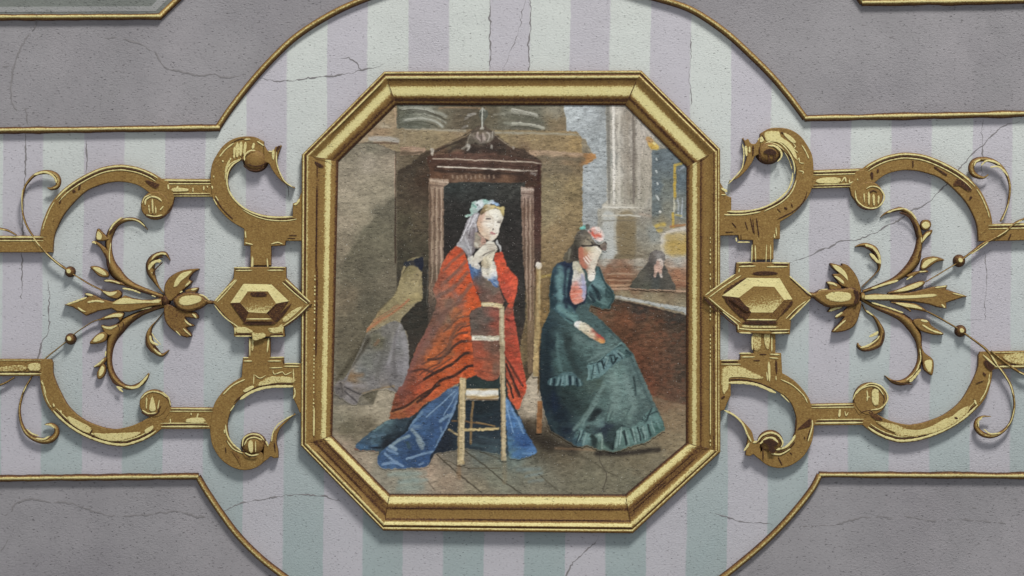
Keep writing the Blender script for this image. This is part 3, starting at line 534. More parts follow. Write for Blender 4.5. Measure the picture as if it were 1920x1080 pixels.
sh = [S(Fq, [(200, 322), (330, 322), (440, 345), (562, 392)], 2.6), S(Fq, [(140, 174), (282, 173)], 2.2), S(Fq, [(600, 155), (606, 275)], 4), S(Fq, [(460, 108), (520, 108)], 2.4), S(Fq, [(410, 160), (465, 160)], 2), P(Fq, [(775, 745), (820, 700), (885, 648), (900, 660), (885, 715), (820, 735)], .1), S(Fq, [(892, 730), (860, 832)], 2.2), S(Fq, [(715, 930), (737, 952)], 2.2), S(Fq, [(838, 800), (842, 820)], 2.4), S(Fq, [(618, 970), (652, 1042)], 2.2), S(Fq, [(490, 880), (492, 1002)], 2.2),
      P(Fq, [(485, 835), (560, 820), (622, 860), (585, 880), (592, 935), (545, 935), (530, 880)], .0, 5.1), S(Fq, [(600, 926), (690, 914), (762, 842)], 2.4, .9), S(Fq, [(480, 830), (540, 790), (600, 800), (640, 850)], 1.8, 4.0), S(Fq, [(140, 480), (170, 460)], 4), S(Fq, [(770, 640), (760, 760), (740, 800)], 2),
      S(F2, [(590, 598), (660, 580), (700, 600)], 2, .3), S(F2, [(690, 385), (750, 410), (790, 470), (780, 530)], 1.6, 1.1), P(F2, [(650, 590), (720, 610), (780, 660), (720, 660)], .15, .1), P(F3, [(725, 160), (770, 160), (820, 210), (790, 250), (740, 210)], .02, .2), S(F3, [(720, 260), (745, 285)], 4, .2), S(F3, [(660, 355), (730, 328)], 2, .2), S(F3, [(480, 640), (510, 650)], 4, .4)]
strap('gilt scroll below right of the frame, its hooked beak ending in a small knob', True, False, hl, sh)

# ---------------------------------------------------------------- cartouches with a cut jewel
def cartouche(label, plate, outer, table, facet_t, table_t, hl, sh, bits):
    t_ = thing('cartouche', label, 'cartouche', group='gilt cartouches either side of the frame')
    H = SH+5.0
    o = one('back_plate', M_gold, t_, lambda m: m.plate(plate, H, 1.8, (.1, .32, .5)))
    jw = MB(); nn = 6
    jw.plate(outer, H+1.2, .6, (.05, .1, .3), h0=H-2); jewel = jw.build('jewel', M_gold, t_)
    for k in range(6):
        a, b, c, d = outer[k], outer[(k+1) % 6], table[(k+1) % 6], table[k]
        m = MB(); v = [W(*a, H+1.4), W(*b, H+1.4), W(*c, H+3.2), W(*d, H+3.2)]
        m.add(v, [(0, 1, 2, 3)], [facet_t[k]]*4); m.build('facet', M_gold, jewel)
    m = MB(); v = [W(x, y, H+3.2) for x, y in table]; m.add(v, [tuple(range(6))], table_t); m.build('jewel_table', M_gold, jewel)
    mh, ms = MB(), MB()
    for it in hl: (mh.patch(it[1], it[2], H+it[3]) if it[0] == 'p' else mh.stroke(it[1], it[2], it[4], H+it[3]))
    for it in sh: (ms.patch(it[1], it[2], H+it[3]) if it[0] == 'p' else ms.stroke(it[1], it[2], .05, H+it[3]))
    mh.build('highlight_stroke', M_gold, t_); ms.build('shade_stroke', M_gold, t_)
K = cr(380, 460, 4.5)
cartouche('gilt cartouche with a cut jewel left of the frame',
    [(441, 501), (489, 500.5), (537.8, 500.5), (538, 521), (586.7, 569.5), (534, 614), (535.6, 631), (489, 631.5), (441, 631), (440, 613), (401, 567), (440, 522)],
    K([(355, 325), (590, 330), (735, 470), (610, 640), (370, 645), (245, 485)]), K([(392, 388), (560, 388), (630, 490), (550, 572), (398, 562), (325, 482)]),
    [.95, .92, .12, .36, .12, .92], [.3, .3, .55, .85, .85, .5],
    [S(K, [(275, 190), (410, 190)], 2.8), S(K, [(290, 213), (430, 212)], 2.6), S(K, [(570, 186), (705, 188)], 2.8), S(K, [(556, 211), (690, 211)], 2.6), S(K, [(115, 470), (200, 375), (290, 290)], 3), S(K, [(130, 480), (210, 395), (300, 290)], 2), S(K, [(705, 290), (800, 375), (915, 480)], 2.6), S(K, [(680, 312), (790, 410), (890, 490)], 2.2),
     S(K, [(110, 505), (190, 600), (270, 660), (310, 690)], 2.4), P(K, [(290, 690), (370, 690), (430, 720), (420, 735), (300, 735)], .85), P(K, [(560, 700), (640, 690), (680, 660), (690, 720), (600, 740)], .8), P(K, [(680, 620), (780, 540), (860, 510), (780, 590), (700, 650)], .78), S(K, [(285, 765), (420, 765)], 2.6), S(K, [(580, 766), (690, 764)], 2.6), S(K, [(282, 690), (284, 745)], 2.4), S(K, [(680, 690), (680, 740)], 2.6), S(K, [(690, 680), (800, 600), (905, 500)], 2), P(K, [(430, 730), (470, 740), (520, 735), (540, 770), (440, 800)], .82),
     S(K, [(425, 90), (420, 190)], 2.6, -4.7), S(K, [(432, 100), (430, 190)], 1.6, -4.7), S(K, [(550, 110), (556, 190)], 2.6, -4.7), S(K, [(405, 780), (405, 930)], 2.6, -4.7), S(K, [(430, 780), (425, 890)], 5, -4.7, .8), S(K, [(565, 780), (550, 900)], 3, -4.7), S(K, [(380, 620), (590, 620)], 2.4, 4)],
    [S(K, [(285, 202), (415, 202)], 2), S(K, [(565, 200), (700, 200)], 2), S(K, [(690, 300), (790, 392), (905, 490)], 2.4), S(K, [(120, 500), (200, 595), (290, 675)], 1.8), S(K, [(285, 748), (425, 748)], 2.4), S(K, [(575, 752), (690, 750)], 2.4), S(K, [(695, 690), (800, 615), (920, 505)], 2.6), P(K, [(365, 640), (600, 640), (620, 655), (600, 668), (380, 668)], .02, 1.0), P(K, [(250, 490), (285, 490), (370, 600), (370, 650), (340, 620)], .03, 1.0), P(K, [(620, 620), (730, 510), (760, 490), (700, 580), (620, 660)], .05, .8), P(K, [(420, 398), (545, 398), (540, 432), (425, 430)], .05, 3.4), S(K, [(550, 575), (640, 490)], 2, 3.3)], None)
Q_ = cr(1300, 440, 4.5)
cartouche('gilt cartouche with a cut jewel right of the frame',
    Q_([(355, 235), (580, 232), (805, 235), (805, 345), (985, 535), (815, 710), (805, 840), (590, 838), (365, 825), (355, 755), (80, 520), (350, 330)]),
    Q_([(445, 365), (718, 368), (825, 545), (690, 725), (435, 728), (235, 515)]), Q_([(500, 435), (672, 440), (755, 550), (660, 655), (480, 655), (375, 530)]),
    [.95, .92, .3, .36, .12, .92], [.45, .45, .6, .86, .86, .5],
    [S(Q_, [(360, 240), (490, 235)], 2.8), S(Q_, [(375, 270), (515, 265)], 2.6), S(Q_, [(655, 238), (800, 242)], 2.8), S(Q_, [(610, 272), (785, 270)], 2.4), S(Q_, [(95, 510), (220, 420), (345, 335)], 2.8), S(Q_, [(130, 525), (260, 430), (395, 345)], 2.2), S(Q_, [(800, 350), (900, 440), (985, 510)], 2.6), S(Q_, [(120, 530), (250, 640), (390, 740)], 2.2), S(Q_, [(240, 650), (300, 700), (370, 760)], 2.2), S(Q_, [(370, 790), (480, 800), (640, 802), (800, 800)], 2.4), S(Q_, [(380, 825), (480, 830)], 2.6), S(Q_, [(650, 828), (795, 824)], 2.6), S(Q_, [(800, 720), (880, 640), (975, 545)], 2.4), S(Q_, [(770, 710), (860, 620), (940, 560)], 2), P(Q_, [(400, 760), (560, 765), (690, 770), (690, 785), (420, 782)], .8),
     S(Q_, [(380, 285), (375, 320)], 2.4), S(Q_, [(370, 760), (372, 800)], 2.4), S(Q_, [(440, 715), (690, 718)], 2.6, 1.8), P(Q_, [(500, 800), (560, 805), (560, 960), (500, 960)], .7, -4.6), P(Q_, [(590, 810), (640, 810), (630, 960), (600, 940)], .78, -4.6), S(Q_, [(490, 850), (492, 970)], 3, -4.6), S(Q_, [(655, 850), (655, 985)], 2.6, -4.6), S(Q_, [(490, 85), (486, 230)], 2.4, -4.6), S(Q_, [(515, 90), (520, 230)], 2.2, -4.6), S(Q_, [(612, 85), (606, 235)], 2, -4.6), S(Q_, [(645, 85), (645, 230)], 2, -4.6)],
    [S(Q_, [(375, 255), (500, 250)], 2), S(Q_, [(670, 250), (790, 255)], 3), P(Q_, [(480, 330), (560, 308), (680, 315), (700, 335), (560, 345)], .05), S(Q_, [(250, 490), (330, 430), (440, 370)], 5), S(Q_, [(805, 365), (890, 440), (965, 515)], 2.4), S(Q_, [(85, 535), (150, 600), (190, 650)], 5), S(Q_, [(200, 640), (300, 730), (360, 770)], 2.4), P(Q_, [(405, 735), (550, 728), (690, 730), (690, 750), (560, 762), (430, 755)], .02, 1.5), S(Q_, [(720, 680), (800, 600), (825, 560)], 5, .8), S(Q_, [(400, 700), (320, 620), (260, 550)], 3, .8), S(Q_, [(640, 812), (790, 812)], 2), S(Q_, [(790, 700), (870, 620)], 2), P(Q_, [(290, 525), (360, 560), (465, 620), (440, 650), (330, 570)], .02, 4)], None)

# ---------------------------------------------------------------- acanthus sprays
LEAF = [(-1, 0, .05), (-.7, 5, .15), (-.25, 9, .45), (.15, 10, .55), (.6, 7, .4), (1, 0, .08)]
def leaf(name, pts, t_, hlp=None, h=11, tone=.48, sm=True):
    P_ = smooth(pts, closed=True, step=2.5) if sm else pts
    o = one(name, M_gold, t_, lambda m: m.plate(P_, h, 2.2, (.03, .16, tone)))
    if hlp is not None:
        m = MB()
        for q in hlp:
            if len(q[0]) == 2 and isinstance(q[1], (int, float)): m.stroke(q[0], q[1], .95, h+.2)
            elif isinstance(q, tuple) and isinstance(q[-1], (int, float)): m.stroke(q[0], q[1], .95, h+.2)
            else: m.patch(q, .93, h+.2)
        m.build('highlight_stroke', M_gold, o)
    return o
def branch(name, spine, w, t_, hl=(), sh=(), h=1.0):
    o = one(name, M_gold, t_, lambda m: m.ribbon(spine, w, [(u, a*h, b) for u, a, b in LEAF]), True)
    if hl:
        m = MB()
        for pts, ww in hl: m.stroke(pts, ww, .95, 9.5*h)
        m.build('highlight_stroke', M_gold, o)
    if sh:
        m = MB()
        for pts, ww in sh: m.stroke(pts, ww, .04, 9.6*h)
        m.build('shade_stroke', M_gold, o)
    return o
X = cr(120, 450, 3.857); Y2 = cr(0, 280, 4.5); Y3 = cr(200, 280, 4.5); Y7 = cr(200, 640, 4.5)
sp = thing('acanthus_spray', 'gilt acanthus spray with a bud and scrolling leaves, left of the frame', 'ornament', group='gilt acanthus sprays at the wall sides')
branch('upper_branch', [(308, 557), (275.6, 546), (249.6, 536), (231.5, 525), (217, 510), (208.5, 494), (205.5, 476), (203.5, 455), (208, 436), (220, 419), (240, 411.5), (260, 414), (277.5, 431)], [8, 10, 13, 18, 23, 18, 12, 13, 14, 11, 8, 6, 1], sp,
       [(X([(430, 350), (500, 362), (560, 385)]), 3.5), (X([(640, 400), (670, 412)]), 2.5), (Y2([(940, 680), (960, 640), (1010, 595), (1045, 575)]), 3), (Y3([(150, 590), (220, 590), (280, 610), (330, 650)]), 2.2), (X([(340, 170), (335, 110), (345, 20)]), 2), (Y3([(30, 690), (60, 640), (100, 600)]), 2.5)],
       [(X([(440, 330), (540, 360), (650, 395), (715, 420)]), 2.5), (Y3([(30, 720), (70, 660), (130, 615)]), 3), (X([(300, 90), (325, 150), (330, 210)]), 3)])
branch('lower_branch', [(308, 573), (286, 579.6), (265, 587.4), (242, 600), (225, 615), (212.5, 631.5), (206.5, 652), (205, 675.6), (208.5, 696), (218.5, 713), (232, 723.5), (246, 726.5), (262, 721), (273, 711), (279.5, 700)], [8, 9, 11, 17, 22, 20, 14, 11, 12, 12, 10, 9, 9, 8, 4], sp,
       [(Y7([(165, 378), (220, 390), (270, 380), (320, 330), (355, 285)]), 4.5), (Y7([(92, 380), (120, 405), (145, 425)]), 4), (X([(310, 800), (305, 840)]), 2.5), (X([(560, 505), (640, 485)]), 2.2), (X([(385, 1060), (430, 1070)]), 3)],
       [(X([(700, 480), (600, 510), (500, 560)]), 3), (X([(330, 960), (370, 1030), (430, 1060)]), 3.5), (X([(400, 610), (410, 650)]), 1.8), (X([(432, 590), (440, 630)]), 1.8)])
leaf('leaf', X([(195, 195), (240, 188), (300, 213), (328, 240), (322, 268), (265, 265), (225, 230)]), sp, [X([(215, 200), (265, 203), (312, 240), (305, 258), (250, 232)])], 10)
leaf('leaf', X([(290, 295), (350, 285), (430, 310), (440, 330), (350, 312)]), sp, [(X([(300, 294), (350, 296), (412, 315)]), 3)], 9.5)
leaf('leaf', Y2([(835, 668), (872, 700), (905, 735), (930, 760), (880, 775), (822, 768), (815, 720)]), sp, [Y2([(838, 690), (868, 725), (860, 762), (825, 758), (825, 715)])], 10)
leaf('leaf', Y2([(780, 785), (812, 772), (865, 805), (915, 850), (940, 900), (925, 960), (880, 880), (840, 820)]), sp, [(Y2([(785, 787), (805, 785), (815, 800)]), 4)], 9.0)
leaf('leaf', X([(275, 615), (330, 622), (395, 605), (420, 625), (350, 690), (300, 670)]), sp, [X([(280, 620), (340, 628), (395, 615), (350, 645), (300, 638)])], 9.6)
leaf('leaf', X([(192, 748), (235, 690), (280, 665), (318, 672), (312, 720), (270, 745)]), sp, [X([(215, 735), (240, 695), (285, 675), (300, 690), (285, 715), (245, 735)])], 10)
leaf('leaf', X([(218, 918), (250, 895), (290, 855), (310, 845), (312, 870), (265, 915)]), sp, [(X([(225, 916), (265, 890), (298, 858)]), 3.5)], 9.6)
leaf('leaf', X([(250, 1000), (247, 955), (285, 893), (308, 920), (302, 970), (272, 1003)]), sp, [X([(262, 985), (260, 950), (285, 905), (300, 930), (285, 970)])], 10)
branch('curl', X([(725, 388), (685, 340), (655, 290), (630, 235), (625, 180), (645, 135), (690, 105), (735, 100), (770, 148)]), [2, 4, 9, 16, 18, 15, 11, 7, 1.5], sp, [(X([(640, 150), (665, 115), (710, 98), (745, 105)]), 4), (X([(620, 215), (635, 180), (670, 155), (710, 152)]), 6), (X([(640, 240), (645, 235)]), 3)], [(X([(625, 165), (670, 128), (725, 125)]), 2.2), (X([(650, 250), (665, 215), (720, 160)]), 2.5)])
branch('curl', X([(720, 525), (665, 590), (630, 635), (615, 690), (625, 750), (660, 800), (710, 832), (762, 795)]), [1.6, 2, 6, 13, 16, 12, 7, 1.5], sp, [(X([(628, 690), (640, 735), (690, 760)]), 4.5), (X([(655, 785), (680, 810), (710, 828)]), 3.5), (X([(640, 670), (660, 705), (705, 755)]), 2)], [(X([(600, 690), (605, 760), (650, 815)]), 3), (X([(650, 760), (690, 790)]), 2)])
leaf('spear_leaf', X([(715, 418), (640, 432), (560, 430), (500, 418), (445, 400), (420, 418), (360, 445), (280, 425), (220, 395), (155, 383), (180, 412), (110, 442), (8, 468), (70, 485), (120, 515), (168, 548), (250, 515), (350, 495), (395, 520), (480, 520), (560, 500), (640, 480), (715, 470)]), sp,
     [X([(705, 428), (640, 440), (540, 432), (440, 418), (385, 440), (360, 462), (460, 462), (600, 455), (695, 452)]), (X([(30, 466), (100, 442), (175, 415)]), 3.2), (X([(180, 450), (240, 440), (300, 448)]), 4), (X([(110, 488), (140, 510), (165, 518)]), 3), (X([(165, 390), (220, 402)]), 3.5)], 12, .46, sm=False)
leaf('leaf', X([(275, 362), (340, 372), (402, 362), (425, 395), (395, 425), (345, 418), (310, 398)]), sp, [X([(285, 368), (340, 378), (395, 372), (370, 398), (335, 404), (308, 388)])], 12.5)
leaf('leaf', X([(440, 530), (385, 522), (310, 548), (255, 580), (340, 572), (390, 562), (412, 585)]), sp, [X([(432, 535), (385, 532), (320, 550), (300, 565), (370, 556), (420, 555)])], 11)
leaf('petal', X([(745, 420), (733, 340), (765, 275), (830, 232), (900, 213), (985, 208), (940, 240), (910, 285), (935, 297), (915, 325), (865, 365), (820, 410), (780, 440)]), sp, [X([(800, 340), (815, 290), (860, 240), (935, 222), (900, 260), (850, 300), (830, 330)]), (X([(885, 335), (905, 315), (922, 300)]), 4), (X([(845, 380), (865, 370)]), 2.5)], 13, .42)
leaf('petal', X([(880, 372), (915, 350), (978, 344), (962, 375), (920, 392)]), sp, [(X([(925, 360), (945, 358), (970, 350)]), 4)], 11)
leaf('petal', X([(738, 465), (733, 560), (760, 620), (810, 665), (880, 702), (930, 695), (915, 662), (890, 635), (948, 620), (910, 595), (885, 560), (975, 568), (960, 525), (900, 515), (830, 490)]), sp, [(X([(870, 640), (895, 665), (925, 690)]), 2.4), (X([(880, 575), (900, 600), (930, 618)]), 3), (X([(935, 535), (950, 545), (965, 565)]), 4), (X([(815, 655), (850, 690)]), 2)], 12.4, .34)
one('bud', M_gold, sp, lambda m: m.plate(smooth(X([(800, 430), (840, 395), (900, 373), (960, 380), (1010, 402), (1050, 432), (1085, 440), (1085, 462), (1040, 465), (990, 498), (910, 518), (850, 505), (810, 470)]), closed=True, step=2.5), 17, 4.5, (.04, .12, .42)))
one('bud_highlight', M_gold, sp, lambda m: (m.patch(X([(845, 425), (880, 405), (950, 400), (1000, 410), (1000, 440), (930, 468), (865, 470), (840, 450)]), .93, 17.2), m.stroke(X([(985, 393), (1020, 405), (1060, 438)]), 2.5, .95, 15)))
one('knot', M_gold, sp, lambda m: m.dome(312, 563, 9, 12, 14.5, (.02, .1, .2)))

Z = cr(1520, 440, 3.375)
sp = thing('acanthus_spray', 'gilt acanthus spray with a bud and scrolling leaves, right of the frame', 'ornament', group='gilt acanthus sprays at the wall sides')
Gs = cr(1480, 260, 4.5)
branch('upper_branch', Z([(330, 360), (430, 325), (530, 285), (610, 225), (660, 160), (680, 90), (690, 20)])+G([(195, 820), (180, 760), (150, 690), (100, 630), (40, 595)])+Gs([(880, 605), (810, 630), (765, 665)]), [6, 8, 11, 17, 20, 14, 12, 13, 13, 11, 9, 8, 7, 4, 1], sp,
       [(Z([(380, 340), (460, 315), (548, 290)]), 4.5), (G([(60, 590), (120, 625), (165, 685)]), 3), (Gs([(820, 625), (880, 603), (960, 590)]), 3), (Z([(640, 262), (600, 285)]), 2.5), (G([(205, 830), (210, 880)]), 2)],
       [(G([(20, 625), (90, 650), (150, 720), (175, 780)]), 4), (Z([(350, 345), (450, 305)]), 2), (Z([(690, 100), (672, 150)]), 3)])
branch('lower_branch', Z([(330, 415), (420, 460), (500, 490), (570, 520), (630, 570), (670, 630), (685, 690), (690, 760), (680, 830), (640, 900), (580, 935), (520, 930), (465, 890)]), [6, 9, 12, 16, 20, 18, 11, 9, 11, 14, 12, 7, 1], sp,
       [(Z([(380, 430), (480, 460), (580, 495)]), 3), (Z([(690, 850), (650, 900), (620, 930)]), 5), (Z([(600, 920), (650, 880), (680, 830)]), 2.5), (Z([(685, 720), (690, 790), (670, 840)]), 2)],
       [(Z([(400, 460), (500, 500), (560, 525)]), 2.5), (Z([(640, 895), (665, 860)]), 2), (Z([(500, 920), (570, 940), (640, 945)]), 2.5)])
leaf('leaf', G([(200, 720), (215, 692), (250, 683), (283, 700), (288, 740), (260, 772), (220, 770), (205, 750)]), sp, [G([(210, 720), (240, 700), (275, 715), (272, 745), (240, 762), (215, 745)])], 10)
leaf('leaf', G([(205, 880), (215, 830), (250, 785), (298, 770), (290, 805), (250, 840), (215, 885)]), sp, [G([(210, 870), (225, 825), (255, 795), (285, 790), (250, 830), (222, 865)])], 10)
leaf('leaf', Z([(690, 200), (705, 155), (755, 138), (800, 142), (840, 162), (790, 175), (745, 205), (705, 228), (690, 215)]), sp, [Z([(695, 205), (715, 168), (760, 150), (800, 152), (755, 178), (715, 212)])], 10.5)
leaf('leaf', Z([(600, 260), (650, 235), (730, 225), (735, 240), (680, 245), (630, 275)]), sp, [(Z([(680, 236), (725, 232)]), 2.6)], 9.6)
leaf('leaf', Z([(640, 545), (690, 530), (740, 545), (760, 575), (835, 625), (800, 636), (740, 625), (680, 600)]), sp, [(Z([(690, 540), (735, 550)]), 4), (Z([(700, 570), (760, 605), (825, 626)]), 3.5)], 10)
leaf('leaf', Z([(690, 700), (715, 745), (770, 795), (765, 885), (735, 875), (710, 850), (700, 790)]), sp, [Z([(715, 800), (760, 795), (752, 870), (725, 845)])], 10)
branch('curl', Z([(322, 330), (370, 285), (410, 245), (432, 210), (425, 150), (400, 95), (350, 68), (310, 68), (278, 78)]), [2, 2, 2.5, 6, 12, 14, 10, 6, 1.5], sp, [(Z([(435, 185), (425, 130), (390, 85), (340, 65)]), 4.5), (Z([(370, 120), (400, 150), (425, 180)]), 6)], [(Z([(410, 180), (380, 150), (365, 125)]), 2), (Z([(420, 160), (395, 105), (330, 75)]), 2)])
branch('curl', Z([(325, 440), (350, 485), (395, 515), (430, 565), (450, 620), (435, 680), (395, 710), (335, 725), (300, 705), (298, 685)]), [2, 3, 5, 8, 12, 14, 12, 9, 7, 3], sp, [(Z([(345, 480), (390, 512)]), 3), (Z([(365, 645), (410, 625), (420, 610)]), 5), (Z([(310, 715), (360, 700), (410, 665), (430, 640)]), 3.5)], [(Z([(455, 620), (440, 690), (390, 725), (330, 732)]), 3), (Z([(380, 680), (420, 650)]), 2)])
leaf('spear_leaf', Z([(325, 385), (400, 372), (500, 378), (600, 368), (680, 352), (760, 330), (858, 320), (850, 345), (900, 362), (985, 390), (930, 405), (850, 432), (852, 468), (800, 460), (740, 440), (650, 425), (560, 418), (460, 418), (330, 412)]), sp,
     [Z([(335, 385), (450, 380), (600, 385), (780, 375), (770, 392), (640, 402), (480, 408), (340, 408)]), (Z([(780, 335), (820, 330), (852, 325)]), 3), (Z([(890, 370), (960, 388)]), 2), (Z([(820, 440), (842, 462)]), 3)], 12, .44, sm=False)
leaf('leaf', Z([(480, 370), (560, 340), (620, 315), (690, 292), (718, 300), (700, 325), (640, 350), (560, 372)]), sp, [Z([(520, 362), (600, 330), (680, 300), (705, 305), (680, 328), (600, 355)])], 11)
leaf('leaf', Z([(500, 425), (580, 428), (660, 438), (715, 470), (735, 490), (680, 480), (620, 470), (630, 488), (580, 460)]), sp, [Z([(530, 432), (600, 435), (670, 450), (700, 472), (640, 462), (590, 455)])], 11)
leaf('petal', Z([(310, 370), (300, 300), (270, 240), (230, 195), (190, 182), (190, 195), (118, 180), (130, 210), (170, 245), (132, 252), (160, 290), (185, 322), (240, 345)]), sp, [Z([(130, 192), (170, 200), (215, 240), (230, 290), (200, 260), (155, 225)]), Z([(140, 262), (170, 268), (205, 300), (200, 312), (165, 285)])], 13, .42)
leaf('petal', Z([(95, 298), (140, 300), (185, 325), (180, 350), (120, 350), (110, 325)]), sp, [(Z([(100, 303), (140, 312), (160, 325)]), 4)], 12)
leaf('petal', Z([(310, 420), (305, 490), (275, 570), (215, 608), (130, 615), (175, 560), (205, 520), (150, 530), (195, 490), (240, 450)]), sp, [(Z([(140, 608), (180, 570), (215, 540)]), 3), (Z([(150, 520), (175, 505), (195, 490)]), 4)], 12.4, .36)
leaf('petal', Z([(110, 475), (105, 490), (180, 470), (200, 450), (140, 445)]), sp, [(Z([(112, 482), (150, 468), (190, 458)]), 4)], 11)
one('bud', M_gold, sp, lambda m: m.plate(smooth(Z([(-15, 365), (20, 365), (60, 345), (120, 345), (200, 340), (260, 335), (300, 370), (300, 420), (260, 450), (190, 455), (110, 460), (50, 430), (10, 400), (-15, 395)]), closed=True, step=2.5), 17, 4.5, (.04, .14, .46)))
one('bud_highlight', M_gold, sp, lambda m: (m.patch(Z([(85, 385), (130, 362), (200, 362), (245, 375), (240, 410), (180, 425), (110, 415)]), .9, 17.2), m.stroke(Z([(30, 372), (60, 352), (100, 345)]), 3, .95, 15), m.stroke(Z([(120, 440), (200, 440)]), 3, .9, 16)))
one('bud_shade', M_gold, sp, lambda m: m.stroke(Z([(265, 350), (285, 390), (270, 440)]), 8, .02, 17.3))
one('knot', M_gold, sp, lambda m: m.dome(1616, 556, 6, 9, 14, (.05, .4, .8)))

# ---------------------------------------------------------------- tendrils with beads
STEM = [(-1, 0, .05), (-.6, 3.5, .3), (0, 5, .72), (.6, 3.5, .35), (1, 0, .05)]
def tendril(label, stems, bead=None, group='thin gilt tendrils'):
    t_ = thing('tendril', label, 'tendril', group=group)
    for pts, w, b, hls in stems:
        o = one('stem', M_gold, t_, lambda m: m.ribbon(pts, w, [(u, a, q) for u, a, q in STEM], h0=b), True)
        if hls:
            m = MB()
            for q, ww in hls: m.stroke(q, ww, .95, b+5.2)
            m.build('highlight_stroke', M_gold, o)
    if bead:
        bx, by, r = bead
        bd = one('bead', M_gold, t_, lambda m: m.dome(bx, by, r, r, 15, (.03, .2, .5), flat=1.0), True)
        one('highlight_stroke', M_gold, bd, lambda m: m.patch([(bx-4, by-4), (bx+1, by-5), (bx+4, by-1), (bx+2, by+3), (bx-3, by+2)], .97, 15.2))
V6 = cr(0, 640, 4.5); V8 = cr(1680, 640, 4.5)
tendril('thin gilt tendril curling up from a bead at upper left', [
    (C([(410, 325), (440, 335), (490, 315), (505, 270), (485, 225), (440, 200), (380, 195), (310, 215), (255, 265), (218, 325), (200, 400), (196, 480), (208, 570), (240, 655), (290, 735), (355, 820), (415, 890), (480, 950), (585, 1025)]), [2, 6, 9.5, 10, 10, 9, 8, 6, 5.5, 4.5, 4, 4, 4, 4, 4, 4.2, 4.5, 5, 5], 9, [(C([(300, 218), (380, 195), (440, 212), (480, 250), (490, 285)]), 4), (C([(205, 340), (198, 420), (202, 520)]), 1.6), (C([(290, 740), (350, 820)]), 1.6), (C([(400, 875), (480, 945), (530, 985)]), 1.6)]),
    (X([(48, 228), (80, 252), (140, 290), (210, 330), (285, 366)]), [2.4, 2.4, 3, 3.2, 3], 6, None)], (132, 509.5, 10.5))
tendril('thin gilt tendril curling down from a bead at lower left', [
    (V6([(595, -22), (480, 70), (400, 135), (320, 220), (262, 320), (215, 400), (185, 490), (172, 580), (185, 680), (225, 765), (290, 815), (370, 838), (440, 825), (482, 780), (480, 730), (440, 697), (385, 700)]), [2, 2.5, 2.8, 3, 3.5, 4, 4.5, 5, 6, 8, 10.5, 12, 12, 11, 9, 6, 2], 6, [(V6([(235, 735), (280, 775), (340, 795)]), 2.6), (V6([(310, 815), (380, 822), (430, 795)]), 3), (V6([(395, 700), (440, 705), (470, 730)]), 3.2), (V6([(205, 430), (235, 370)]), 2)]),
    (X([(55, 705), (85, 675), (150, 630), (215, 590), (270, 572)]), [2.2, 2.2, 2.2, 2.2, 2.4], 6, None)], (133, 635.5, 11))
tendril('thin gilt tendril curling above the end bar at upper right', [
    (G([(770, 305), (735, 330), (690, 325), (642, 298), (625, 250), (645, 200), (690, 178), (760, 178), (830, 203), (890, 252), (930, 320), (950, 400), (945, 500), (920, 600), (870, 702)]), [2, 4, 8, 11, 12, 11, 9.5, 9, 8, 6.5, 5.5, 5, 4.5, 4, 3.5], 9, [(G([(645, 235), (660, 200), (700, 180)]), 3), (G([(705, 230), (750, 190), (820, 200), (865, 225)]), 3.5), (G([(780, 245), (850, 240), (900, 280), (930, 320)]), 3.5), (G([(935, 550), (910, 620), (880, 690)]), 1.8)])])
tendril('gilt stem running from a bead across the end bar at upper right', [
    (G([(535, 1028), (640, 950), (720, 890), (800, 850), (900, 790), (1000, 710), (1080, 675), (1300, 600)]), [4, 4.5, 5.5, 5, 4, 4, 4, 4], 9, [(G([(620, 975), (690, 930), (765, 875)]), 1.8), (G([(840, 830), (900, 792), (935, 765)]), 1.8), (G([(1000, 715), (1050, 690)]), 1.6)]),
    (Z([(935, 172), (810, 248), (722, 300)]), [2.4, 2.4, 2.2], 6, None)], (1798, 489, 12))
tendril('thin gilt tendril curling down from a bead at lower right', [
    (V8([(545, -85), (680, 12), (760, 78), (830, 180), (900, 270), (958, 370), (985, 480), (985, 580), (950, 690), (880, 765), (800, 795), (720, 780), (668, 725), (672, 665), (720, 632), (790, 632)]), [3.5, 4, 5, 5, 5, 5, 4.5, 5, 5, 6.5, 9, 10, 10, 7, 4, 1.5], 9, [(V8([(830, 185), (900, 280), (950, 365), (975, 450)]), 2), (V8([(985, 560), (960, 660), (925, 715)]), 1.8), (V8([(725, 735), (780, 775), (870, 770)]), 2.6), (V8([(685, 720), (680, 670), (715, 638)]), 3)]),
    (Z([(720, 480), (790, 515), (860, 555), (945, 605)]), [3, 3.4, 3.4, 3], 6, None)], (1800.5, 620.5, 11.5))
tendril('short gilt stem crossing the lower right end bar to the wall edge', [(V8([(790, 80), (850, 130), (920, 185), (1000, 240), (1080, 280), (1300, 360)]), [4, 5, 5.5, 5, 4.5, 4], 9.5, [(V8([(1020, 255), (1080, 285)]), 1.8)])])
tendril('short gilt stem arching onto the upper left end bar', [(C([(-200, 650), (-80, 655), (0, 668), (80, 688), (150, 725)]), [4, 4, 4.5, 4.5, 2.5], 9, [(C([(0, 672), (60, 685)]), 1.4)])])
tendril('short gilt stem dropping below the lower left end bar', [(V6([(-200, 430), (-80, 405), (0, 370), (60, 345), (130, 302)]), [4, 4, 3.6, 3.6, 3], 6, None)])

